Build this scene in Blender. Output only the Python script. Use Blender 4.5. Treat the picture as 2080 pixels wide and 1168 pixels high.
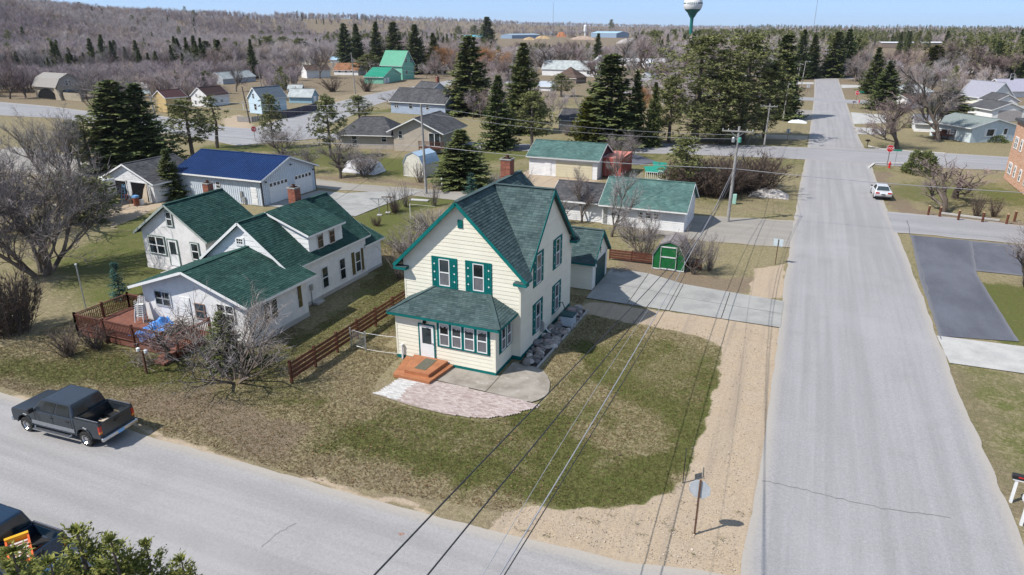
import bpy, bmesh, math, random
import numpy as np
from mathutils import Vector, Matrix
for o in list(bpy.data.objects): bpy.data.objects.remove(o)
SC = bpy.context.scene
COL = SC.collection
R = math.radians
random.seed(7); NR = np.random.default_rng(11)

# ---------------------------------------------------------------- camera, sky, sun, exposure
cam = bpy.data.cameras.new('camera'); cam.sensor_width = 36; cam.lens = 24.23
cam.clip_start = .3; cam.clip_end = 20000
co = bpy.data.objects.new('camera', cam); COL.objects.link(co)
co.location = (0, 0, 18.5); co.rotation_euler = (R(69.3), 0, R(22.73)); SC.camera = co
world = bpy.data.worlds.new('World'); SC.world = world; world.use_nodes = True
wn = world.node_tree; wn.nodes.clear()
sky = wn.nodes.new('ShaderNodeTexSky'); sky.sky_type = 'NISHITA'; sky.sun_disc = False
sky.sun_elevation = R(50); sky.sun_rotation = R(-133.5); sky.air_density = .4; sky.dust_density = .3; sky.ozone_density = 9.5
bg = wn.nodes.new('ShaderNodeBackground'); bg.inputs[1].default_value = .115
wo = wn.nodes.new('ShaderNodeOutputWorld')
veil = wn.nodes.new('ShaderNodeMix'); veil.data_type = 'RGBA'; veil.inputs['Factor'].default_value = .6; veil.inputs[7].default_value = (2.35, 3.1, 4.1, 1)   # even pale colour added over the sky to lift shaded walls
wn.links.new(sky.outputs[0], veil.inputs[6]); wn.links.new(veil.outputs[2], bg.inputs[0]); wn.links.new(bg.outputs[0], wo.inputs[0])
sl = bpy.data.lights.new('sun', 'SUN'); sl.energy = 3.3; sl.angle = R(.55); sl.color = (1, .955, .88)
so = bpy.data.objects.new('sun', sl); COL.objects.link(so); so.rotation_euler = (R(40), 0, R(-46.5)); so.location = (-30, -30, 60)
vs = SC.view_settings; vs.view_transform = 'Standard'; vs.look = 'None'; vs.gamma = 1; vs.use_curve_mapping = False; vs.exposure = .9
SC.cycles.max_bounces = 5; SC.cycles.diffuse_bounces = 3; SC.cycles.transparent_max_bounces = 6

# ---------------------------------------------------------------- materials
class NT:
    def __init__(s, name):
        s.m = bpy.data.materials.new(name); s.m.use_nodes = True; s.t = s.m.node_tree; s.n = s.t.nodes
        s.b = s.n['Principled BSDF']
    def L(s, a, b): s.t.links.new(a, b)
    def node(s, ty, **k):
        n = s.n.new(ty)
        for a, v in k.items(): setattr(n, a, v)
        return n
    def inp(s, sock, v):
        if isinstance(v, bpy.types.NodeSocket): s.L(v, sock)
        elif v is not None:
            if isinstance(v, (tuple, list)) and len(v) == 3 and sock.type == 'RGBA': v = (*v, 1)
            sock.default_value = v
    def pos(s): return s.node('ShaderNodeNewGeometry').outputs['Position']
    def obj(s): return s.node('ShaderNodeTexCoord').outputs['Object']
    def scale(s, v, sc):
        n = s.node('ShaderNodeMapping'); s.L(v, n.inputs[0]); n.inputs['Scale'].default_value = sc if isinstance(sc, tuple) else (sc,)*3
        return n.outputs[0]
    def noise(s, v, sc, det=4, rough=.55, dist=0):
        n = s.node('ShaderNodeTexNoise'); s.L(v, n.inputs['Vector']); n.inputs['Scale'].default_value = sc
        n.inputs['Detail'].default_value = det; n.inputs['Roughness'].default_value = rough; n.inputs['Distortion'].default_value = dist
        return n.outputs['Fac']
    def math(s, op, a, b=0., c=0.):
        n = s.node('ShaderNodeMath', operation=op)
        s.inp(n.inputs[0], a); s.inp(n.inputs[1], b); s.inp(n.inputs[2], c); return n.outputs[0]
    def ss(s, x, a, b, lo=0., hi=1.):
        n = s.node('ShaderNodeMapRange', interpolation_type='SMOOTHSTEP')
        s.inp(n.inputs['Value'], x); n.inputs['From Min'].default_value = a; n.inputs['From Max'].default_value = b
        n.inputs['To Min'].default_value = lo; n.inputs['To Max'].default_value = hi; return n.outputs[0]
    def mix(s, f, a, b, bt='MIX'):
        n = s.node('ShaderNodeMix', data_type='RGBA', blend_type=bt)
        s.inp(n.inputs['Factor'], f); s.inp(n.inputs[6], a); s.inp(n.inputs[7], b); return n.outputs[2]
    def attr(s, name, ty='GEOMETRY'):
        n = s.node('ShaderNodeAttribute', attribute_name=name, attribute_type=ty); return n
    def bump(s, h, st, dist=.02):
        n = s.node('ShaderNodeBump'); n.inputs['Strength'].default_value = st; n.inputs['Distance'].default_value = dist
        s.L(h, n.inputs['Height']); s.L(n.outputs[0], s.b.inputs['Normal'])
    def out(s, col, rough=.8, spec=.3, metal=0):
        s.inp(s.b.inputs['Base Color'], col); s.inp(s.b.inputs['Roughness'], rough)
        s.inp(s.b.inputs['Specular IOR Level'], spec); s.inp(s.b.inputs['Metallic'], metal); return s.m

MATS = {}
def M(name, c1=None, c2=None, sc=3., rough=.75, spec=.3, metal=0, bump=0, bsc=40., lo=.35, hi=.68, dirt=None, rnd=0.):
    if name in MATS: return MATS[name]
    t = NT(name); p = t.pos()
    if c2 is None: c2 = tuple(v*.86 for v in c1)
    f = t.ss(t.noise(p, sc, 5, .62), lo, hi)
    col = t.mix(f, c1, c2)
    if dirt: col = t.mix(t.ss(t.noise(p, sc*.35, 6, .7), .55, .8), col, dirt)
    g = t.noise(p, bsc, 3)
    col = t.mix(.35, col, t.mix(t.ss(g, .3, .7), (.45,)*3, (1,)*3), 'MULTIPLY')
    if rnd:
        oi = t.node('ShaderNodeObjectInfo')
        col = t.mix(1., col, t.mix(oi.outputs['Random'], (1-rnd,)*3, (1+rnd,)*3), 'MULTIPLY')
    if bump: t.bump(g, bump)
    MATS[name] = t.out(col, rough, spec, metal); return MATS[name]
def MV(name, c1, c2, rough=.85, spec=.2, hue=None, hf=.5, trans=0):
    """material with a per-face variation attribute and a per-object tint"""
    t = NT(name)
    f = t.attr('var').outputs['Fac']
    col = t.mix(f, c1, c2)
    if 'shingle' in name:                                            # weathered patches and streaks
        p = t.pos(); col = t.mix(.8, col, t.mix(t.ss(t.noise(p, .7, 5, .65), .35, .68), (.74,)*3, (1.18, 1.17, 1.15)), 'MULTIPLY'); col = t.mix(t.math('MULTIPLY', t.ss(t.noise(t.scale(p, (1, 1, .25)), 1.6, 4, .7), .58, .78), .35), col, (.16, .17, .15))
    if hue:
        oi = t.node('ShaderNodeObjectInfo')
        col = t.mix(t.math('MULTIPLY', oi.outputs['Random'], hf), col, hue)
    MATS[name] = t.out(col, rough, spec); return MATS[name]

TEAL = M('teal paint', (.004, .125, .12), (.006, .16, .15), 2, .65, .12)
CREAM = M('cream siding', (.80, .76, .63), (.76, .72, .595), 1.2, .6, .35, bump=.05, bsc=60, rnd=.03)
WHITE = M('white siding', (.80, .79, .78), (.70, .70, .71), 1.5, .6, .3, dirt=(.52, .50, .48), rnd=.03)
WHITE2 = M('white paint', (.80, .80, .79), (.74, .74, .74), 2, .5, .4)
STUCCO = M('white stucco', (.78, .76, .75), (.66, .63, .62), 1.3, .8, .2, bump=.2, bsc=25, dirt=(.45, .42, .40))
LTBLUE = M('pale blue metal siding', (.60, .66, .72), (.55, .61, .68), 1, .45, .5)
BLUEROOF = M('blue metal roof', (.008, .028, .10), (.010, .034, .12), .5, .5, .15)
BRICK = M('red brick', (.26, .09, .055), (.36, .14, .09), 9, .85, .15, rnd=.25)
MORTAR = M('mortar', (.42, .39, .36), None, 6, .9)
CONC = M('pale concrete', (.46, .45, .43), (.38, .37, .36), .8, .85, .2, bump=.1, bsc=30, dirt=(.31, .30, .28))
WOODB = M('red brown stained wood', (.135, .050, .030), (.095, .034, .021), 4, .6, .3, bump=.1, rnd=.2)
WOODO = M('orange stained wood', (.40, .165, .075), (.34, .13, .06), 3, .55, .35, bump=.08, rnd=.1)
WOODG = M('weathered grey wood', (.36, .34, .33), (.26, .25, .24), 5, .85, .15, bump=.15)
WOODD = M('dark weathered wood', (.12, .085, .065), (.09, .06, .05), 5, .8, .2, bump=.1, rnd=.2)
STEEL = M('galvanised steel', (.48, .49, .50), (.40, .41, .42), 6, .4, .5, .6)
DARK = M('dark interior', (.012, .012, .013), None, 3, .9, .1)  # near black, puts the shade inside openings into a colour
BLACK = M('black plastic', (.018, .018, .02), None, 3, .5, .4)
RUBBER = M('tyre rubber', (.03, .03, .03), (.05, .048, .045), 8, .9, .1)
RUST = M('rusty steel', (.13, .07, .045), (.09, .05, .035), 10, .8, .2)
TAN = M('tan siding', (.46, .40, .33), (.42, .365, .30), 1, .7, .2)
BLUEGREY = M('blue grey siding', (.36, .42, .52), (.32, .38, .48), 1, .7, .2)
SKYBLUE = M('light blue siding', (.55, .68, .76), (.50, .63, .72), 1, .7, .2)
GREENPALE = M('pale green siding', (.22, .50, .38), (.19, .46, .34), 1, .7, .2)
GREENROOF = M('bright green metal roof', (.012, .24, .14), (.016, .28, .165), 1, .45, .4)
RED = M('red paint', (.55, .03, .03), None, 4, .45, .4)
YELLOWC = M('cream garage door', (.62, .56, .40), (.58, .52, .37), 1, .6)
DKBLUE = M('dark blue siding', (.03, .06, .11), (.025, .05, .09), 1, .6)
SHADOWG = M('dark teal door', (.012, .07, .075), None, 1, .5)  # dark teal of the garage door and the cooling unit lid
def glass():
    t = NT('window glass'); p = t.pos()
    f = t.noise(p, .9, 2)
    MATS['glass'] = t.out(t.mix(t.ss(f, .4, .6), (.008, .013, .016), (.035, .048, .056)), .05, .6); return MATS['glass']
GLASS = glass()
SCREEN = M('insect screen', (.16, .16, .17), (.13, .13, .14), 3, .6, .3)
CURTAIN = M('net curtain', (.55, .55, .54), (.40, .40, .40), 12, .8)
SH_G = MV('slate green shingle', (.038, .064, .067), (.080, .117, .118), .9, .15)
SH_D = MV('forest green shingle', (.014, .045, .040), (.034, .082, .070), .9, .15)
SH_K = MV('charcoal shingle', (.055, .055, .062), (.10, .10, .105), .9, .15)
SH_B = MV('brown shingle', (.075, .052, .045), (.12, .085, .07), .9, .15)
SH_L = MV('pale shingle', (.30, .33, .34), (.40, .43, .43), .9, .15)
SH_O = MV('orange brown shingle', (.22, .105, .06), (.30, .15, .085), .9, .15)
SH_T = MV('faded teal shingle', (.055, .115, .108), (.10, .175, .16), .9, .15)

# ---------------------------------------------------------------- mesh helpers
class MB:
    def __init__(s): s.v = []; s.f = []; s.var = []
    def quad(s, *p, var=.5):
        i = len(s.v); s.v += [tuple(q) for q in p]; s.f.append(tuple(range(i, i+len(p)))); s.var.append(var); return s
    def box(s, x0, y0, z0, x1, y1, z1, var=.5):
        i = len(s.v)
        s.v += [(x0,y0,z0),(x1,y0,z0),(x1,y1,z0),(x0,y1,z0),(x0,y0,z1),(x1,y0,z1),(x1,y1,z1),(x0,y1,z1)]
        for f in ((0,3,2,1),(4,5,6,7),(0,1,5,4),(1,2,6,5),(2,3,7,6),(3,0,4,7)): s.f.append(tuple(i+k for k in f)); s.var.append(var)
        return s
    def prism(s, pts, off, var=.5):
        """polygon pts (3D, counter-clockwise seen from outside) extruded by vector off"""
        n = len(pts); i = len(s.v); o = Vector(off)
        s.v += [tuple(p) for p in pts] + [tuple(Vector(p)+o) for p in pts]
        s.f.append(tuple(range(i, i+n))); s.f.append(tuple(range(i+2*n-1, i+n-1, -1))); s.var += [var]*(n+2)
        for k in range(n): s.f.append((i+(k+1)%n, i+k, i+n+k, i+n+(k+1)%n))
        return s
    def bar(s, a, b, w, h=None, var=.5, up=(0,0,1)):
        a = Vector(a); b = Vector(b); d = (b-a).normalized(); h = h or w
        x = d.cross(Vector(up)); x = x.normalized() if x.length > 1e-4 else Vector((1,0,0)); y = x.cross(d)
        i = len(s.v)
        for p in (a, b):
            for sx, sy in ((-1,-1),(1,-1),(1,1),(-1,1)): s.v.append(tuple(p + x*sx*w/2 + y*sy*h/2))
        for f in ((0,1,2,3),(7,6,5,4),(0,4,5,1),(1,5,6,2),(2,6,7,3),(3,7,4,0)): s.f.append(tuple(i+k for k in f)); s.var.append(var)
        return s
    def tube(s, pts, rad, n=6, var=.5, cap=True):
        pts = [Vector(p) for p in pts]
        if not isinstance(rad, (list, tuple)): rad = [rad]*len(pts)
        i0 = len(s.v); m = len(pts)
        for k, p in enumerate(pts):
            d = (pts[min(k+1, m-1)] - pts[max(k-1, 0)]).normalized()
            x = d.cross(Vector((.31, .2, .93))); x = x.normalized() if x.length > 1e-4 else Vector((1,0,0)); y = d.cross(x)
            for j in range(n):
                a = 2*math.pi*j/n; s.v.append(tuple(p + (x*math.cos(a) + y*math.sin(a))*rad[k]))
        for k in range(m-1):
            for j in range(n):
                a = i0+k*n+j; b = i0+k*n+(j+1)%n; s.f.append((a, b, b+n, a+n)); s.var.append(var)
        if cap:
            s.f.append(tuple(i0+j for j in range(n-1, -1, -1))); s.f.append(tuple(i0+(m-1)*n+j for j in range(n))); s.var += [var]*2
        return s
    def lathe(s, prof, n=16, c=(0,0,0), axis='z', var=.5):
        i0 = len(s.v)
        for r, z in prof:
            for j in range(n):
                a = 2*math.pi*j/n; q = (r*math.cos(a), r*math.sin(a), z)
                if axis == 'y': q = (q[0], q[2], q[1])
                if axis == 'x': q = (q[2], q[0], q[1])
                s.v.append((q[0]+c[0], q[1]+c[1], q[2]+c[2]))
        for k in range(len(prof)-1):
            for j in range(n):
                a = i0+k*n+j; b = i0+k*n+(j+1)%n; s.f.append((a, b, b+n, a+n)); s.var.append(var)
        return s
    def mesh(s, name, mat, smooth=False):
        me = bpy.data.meshes.new(name); me.from_pydata(s.v, [], s.f)
        if mat: me.materials.append(mat)
        at = me.attributes.new('var', 'FLOAT', 'FACE'); at.data.foreach_set('value', s.var)
        if smooth: me.polygons.foreach_set('use_smooth', [True]*len(me.polygons))
        return me
    def build(s, name, mat, parent=None, loc=None, rz=0, smooth=False, bevel=0, **props):
        return link(name, s.mesh(name, mat, smooth), parent, loc, rz, bevel, **props)
def link(name, me, parent=None, loc=None, rz=0, bevel=0, **props):
    o = bpy.data.objects.new(name, me); COL.objects.link(o)
    if parent: o.parent = parent
    if loc: o.location = loc
    o.rotation_euler.z = rz
    if bevel:
        b = o.modifiers.new('bevel', 'BEVEL'); b.width = bevel; b.segments = 2; b.limit_method = 'ANGLE'
    for k, v in props.items(): o[k] = v
    return o
def thing(name, label, cat, loc=(0,0,0), rz=0, group=None):
    o = bpy.data.objects.new(name, None); COL.objects.link(o); o.empty_display_size = .3
    o.location = loc; o.rotation_euler.z = rz; o['label'] = label; o['category'] = cat
    if group: o['group'] = group
    return o
def tag(o, label, cat, group=None):
    o['label'] = label; o['category'] = cat
    if group: o['group'] = group
    return o
def copy_tree(o, loc=None, rz=None, sc=None, label=None, group=None, parent=None):
    c = o.copy(); COL.objects.link(c)
    if parent: c.parent = parent
    for ch in o.children: copy_tree(ch, parent=c)
    if loc is not None: c.location = loc
    if rz is not None: c.rotation_euler.z = rz
    if sc is not None: c.scale = sc if isinstance(sc, tuple) else (sc,)*3
    if label: c['label'] = label
    if group: c['group'] = group
    return c

# ---------------------------------------------------------------- roofs, siding, windows
def poly_rows(poly, u, v, step):
    """convex polygon in plane axes -> rows of (v0, v1, a0, b0, a1, b1)"""
    P = [(p.dot(u), p.dot(v)) for p in poly]
    lo = min(p[1] for p in P); hi = max(p[1] for p in P)
    def rng(t):
        xs = []
        for i in range(len(P)):
            (x0, y0), (x1, y1) = P[i], P[(i+1) % len(P)]
            if abs(y1-y0) < 1e-9:
                if abs(y0-t) < 1e-6: xs += [x0, x1]
            elif min(y0, y1)-1e-7 <= t <= max(y0, y1)+1e-7: xs.append(x0+(x1-x0)*(t-y0)/(y1-y0))
        return (min(xs), max(xs)) if xs else (0, 0)
    out = []; t = lo
    while t < hi-1e-4:
        t1 = min(t+step, hi); a = rng(t+1e-6); b = rng(t1-1e-6); out.append((t, t1, a[0], a[1], b[0], b[1])); t = t1
    return out
def axes(poly, udir):
    n = (poly[1]-poly[0]).cross(poly[2]-poly[1]).normalized()
    if n.length < .5: n = (poly[2]-poly[1]).cross(poly[3]-poly[2]).normalized()
    if n.z < 0: n = -n
    u = Vector(udir).normalized(); v = n.cross(u).normalized()
    if v.z < 0: v = -v
    return n, u, v
def slab(name, poly, t, mat, parent, n=None, up=0):
    poly = [Vector(p) for p in poly]
    if n is None: n = axes(poly, poly[1]-poly[0])[0]
    pp = [p+n*up for p in poly]
    if (pp[1]-pp[0]).cross(pp[2]-pp[1]).dot(n) < 0: pp = pp[::-1]
    return MB().prism(pp, -n*t).build(name, mat, parent)
def shingles(poly, udir, mat, parent, ex=.19, tw=.32):
    poly = [Vector(p) for p in poly]; n, u, v = axes(poly, udir)
    o = n*(poly[0].dot(n)); m = MB(); k = 0
    for (t0, t1, a0, b0, a1, b1) in poly_rows(poly, u, v, ex):
        k += 1
        if b0-a0 < .02 and b1-a1 < .02: continue
        w = max(b0-a0, b1-a1); L = min(a0, a1); ph = (k % 2)*.5*tw + random.uniform(-.04, .04)
        xs = [L-ph + tw*i for i in range(int(w/tw)+3)]
        for i in range(len(xs)-1):
            l0, r0 = max(xs[i], a0), min(xs[i+1]-.008, b0); l1, r1 = max(xs[i], a1), min(xs[i+1]-.008, b1)
            if r0-l0 < .01 and r1-l1 < .01: continue
            r0 = max(r0, l0); r1 = max(r1, l1)
            hb = .024+random.uniform(-.004, .005); ht = .008; var = min(1, max(0, random.gauss(.5, .25)))
            p = lambda x, t, h: o + u*x + v*t + n*h
            A, B, C, D = p(l0, t0, hb), p(r0, t0, hb), p(r1, t1, ht), p(l1, t1, ht)
            m.quad(A, B, C, D, var=var); m.quad(p(l0, t0, 0), p(r0, t0, 0), B, A, var=var*.7)
    return m.build('shingles', mat, parent, kind='stuff')
def ribs(poly, udir, mat, parent, sp=.5, h=.03, w=.05, name='roof_seam'):
    poly = [Vector(p) for p in poly]; n, u, v = axes(poly, udir); o = n*(poly[0].dot(n)); m = MB()
    for (t0, t1, a0, b0, a1, b1) in poly_rows(poly, v, u, sp):
        m.bar(o+v*a0+u*t0+n*h*.5, o+v*b0+u*t0+n*h*.5, w, h, up=n)
    return m.build(name, mat, parent, kind='stuff')
def siding(poly, nrm, mat, parent, rev=.25, joined=False, name='siding_board', th=.022):
    """horizontal lap boards on a vertical convex wall polygon with outward normal nrm"""
    poly = [Vector(p) for p in poly]; n = Vector(nrm); v = Vector((0,0,1)); u = v.cross(n)
    o = n*(poly[0].dot(n)); J = MB(); out = []
    for (t0, t1, a0, b0, a1, b1) in poly_rows(poly, u, v, rev):
        m = J if joined else MB()
        p = lambda x, t, h: o+u*x+v*t+n*h
        A = [p(a0,t0,0), p(b0,t0,0), p(b1,t1,0), p(a1,t1,0)]; B = [p(a0,t0,th), p(b0,t0,th), p(b1,t1,.004), p(a1,t1,.004)]
        vr = random.random()
        m.quad(*B, var=vr); m.quad(A[0], A[1], B[1], B[0], var=vr); m.quad(A[1], A[2], B[2], B[1], var=vr); m.quad(A[0], B[0], B[3], A[3], var=vr); m.quad(B[3], B[2], A[2], A[3], var=vr)
        if not joined: m.build(name, mat, parent)
    if joined: J.build('siding', mat, parent, kind='stuff')
class Side:
    """wall side: origin o (local 3D), u along, n outward"""
    def __init__(s, o, u, n): s.o = Vector(o); s.u = Vector(u); s.n = Vector(n)
    def p(s, x, n, z): return s.o + s.u*x + s.n*n + Vector((0,0,z))
    def box(s, m, x0, n0, z0, x1, n1, z1, var=.5):
        m.prism([s.p(x0,n1,z0), s.p(x1,n1,z0), s.p(x1,n1,z1), s.p(x0,n1,z1)], s.n*(n0-n1), var); return m
def window(S, x, z, w, h, parent, trim=None, frame=None, tw=.09, mid=True, cols=1, screen=False, shut=None, shw=.4, dots=False, n0=.02, curtain=False, grid=None):
    frame = frame or WHITE2
    m = MB(); f = .05
    for c in range(cols):
        a = x+w*c/cols; b = x+w*(c+1)/cols
        S.box(m, a, n0, z, b, n0+.06, z+f); S.box(m, a, n0, z+h-f, b, n0+.06, z+h)
        S.box(m, a, n0, z+f, a+f, n0+.06, z+h-f); S.box(m, b-f, n0, z+f, b, n0+.06, z+h-f)
        if mid: S.box(m, a+f, n0, z+h/2-f*.6, b-f, n0+.055, z+h/2+f*.6)
        if grid:
            for i in range(1, grid[0]): S.box(m, a+f+(b-a-2*f)*i/grid[0]-.012, n0, z+f, a+f+(b-a-2*f)*i/grid[0]+.012, n0+.045, z+h-f)
            for i in range(1, grid[1]): S.box(m, a+f, n0, z+f+(h-2*f)*i/grid[1]-.012, b-f, n0+.046, z+f+(h-2*f)*i/grid[1]+.012)
    W = m.build('window', frame, parent)
    g = MB(); S.box(g, x+.01, n0-.005, z+.01, x+w-.01, n0+.02, z+h-.01); g.build('pane', GLASS, W)
    if screen:
        for c in range(cols):
            a = x+w*c/cols; b = x+w*(c+1)/cols
            g = MB(); S.box(g, a+f, n0+.022, z+f, b-f, n0+.03, z+h/2-.03); g.build('screen', SCREEN, W)
    if curtain:
        for c in range(cols):
            a = x+w*c/cols; b = x+w*(c+1)/cols; g = MB(); k = 7
            for i in range(k):
                l = a+f+(b-a-2*f)*i/k; r = a+f+(b-a-2*f)*(i+1)/k
                S.box(g, l, n0+.0205, z+h-f-random.uniform(.12, .24), r, n0+.024, z+h-f)
            g.build('curtain', CURTAIN, W)
    if trim:
        m = MB(); S.box(m, x-tw, n0-.02, z-tw, x+w+tw, n0+.045, z); S.box(m, x-tw, n0-.02, z+h, x+w+tw, n0+.05, z+h+tw)
        S.box(m, x-tw, n0-.02, z, x, n0+.045, z+h); S.box(m, x+w, n0-.02, z, x+w+tw, n0+.045, z+h); m.build('window_trim', trim, W)
    if shut:
        for a in (x-tw-shw, x+w+tw):
            m = MB(); S.box(m, a, n0-.01, z-tw, a+shw, n0+.03, z+h+tw)
            for k in range(3): S.box(m, a+shw*k/3+.01, n0+.03, z-tw+.02, a+shw*(k+1)/3-.01, n0+.042, z+h+tw-.02)
            sh = m.build('shutter', shut, W)
            if dots:
                for k in range(3):
                    c = S.p(a+shw/2, n0+.046, z+h*(.2+.3*k)); d = .06
                    MB().quad(c+S.u*-d, c+Vector((0,0,-d)), c+S.u*d, c+Vector((0,0,d))).build('diamond', WHITE2, sh)
    return W
def door(S, x, z, w, h, parent, mat=None, trim=None, n0=.02, glass=True, grid=None):
    m = MB(); S.box(m, x, n0-.01, z, x+w, n0+.035, z+h)
    if not glass: 
        for k in range(3): S.box(m, x+.1, n0+.035, z+.15+k*(h-.2)/3, x+w-.1, n0+.05, z+.02+(k+1)*(h-.2)/3)
    D = m.build('door', mat or WHITE2, parent)
    if glass:
        g = MB(); S.box(g, x+.16, n0+.03, z+h*.45, x+w-.16, n0+.045, z+h-.16); g.build('pane', GLASS, D)
    g = MB(); S.box(g, x+w-.13, n0+.035, z+h*.47, x+w-.06, n0+.09, z+h*.5); g.build('handle', STEEL, D)
    if trim:
        m = MB(); S.box(m, x-.08, n0-.015, z, x, n0+.05, z+h+.08); S.box(m, x+w, n0-.015, z, x+w+.08, n0+.05, z+h+.08); S.box(m, x, n0-.015, z+h, x+w, n0+.05, z+h+.08)
        m.build('door_trim', trim, D)
    return D
def garage_door(S, x, z, w, h, parent, mat=None, lights=False, n0=.015, rows=4, cols=4):
    m = MB(); S.box(m, x, n0-.01, z, x+w, n0+.01, z+h); D = m.build('garage_door', mat or WHITE2, parent)
    for r in range(rows):
        m = MB(); S.box(m, x+.02, n0+.01, z+h*r/rows+.012, x+w-.02, n0+.03, z+h*(r+1)/rows-.012); m.build('panel', mat or WHITE2, D)
    if lights:
        for k in range(5):
            g = MB(); a = x+w*(k+.18)/5; S.box(g, a, n0+.03, z+h*(rows-1)/rows+h*.05, a+w*.64/5, n0+.04, z+h-h*.05); g.build('pane', GLASS, D)
    return D
def chimney(parent, x, y, z0, z1, w=.62):
    """brick chimney: every course a ring of separate bricks"""
    C = MB().box(x-w/2+.012, y-w/2+.012, z0, x+w/2-.012, y+w/2-.012, z1).build('chimney', MORTAR, parent)
    bh = .085; n = int((z1-z0-.1)/bh); me = {}
    def brick(L):
        if L not in me: me[L] = MB().box(-L/2, -.05, 0, L/2, .05, bh-.016).mesh('brick', BRICK)
        return me[L]
    for i in range(n):
        z = z0+i*bh
        for k, (dx, dy, rz) in enumerate(((0,-1,0), (1,0,90), (0,1,0), (-1,0,90))):
            for q in range(2):
                L = w/2-.012; t = -w/4+q*w/2
                if (i+k) % 2: t *= .92
                link('brick', brick(round(L, 3)), C, (x+dx*(w/2-.045)+(t if dx == 0 else 0), y+dy*(w/2-.045)+(t if dx else 0), z+.008), R(rz))
    MB().box(x-w/2-.04, y-w/2-.04, z1-.08, x+w/2+.04, y+w/2+.04, z1).build('chimney_cap', MORTAR, C)
    MB().lathe([(.13, 0), (.13, .2), (.1, .2), (.1, 0)], 10, (x, y, z1)).build('flue', RUST, C)
    return C

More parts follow.
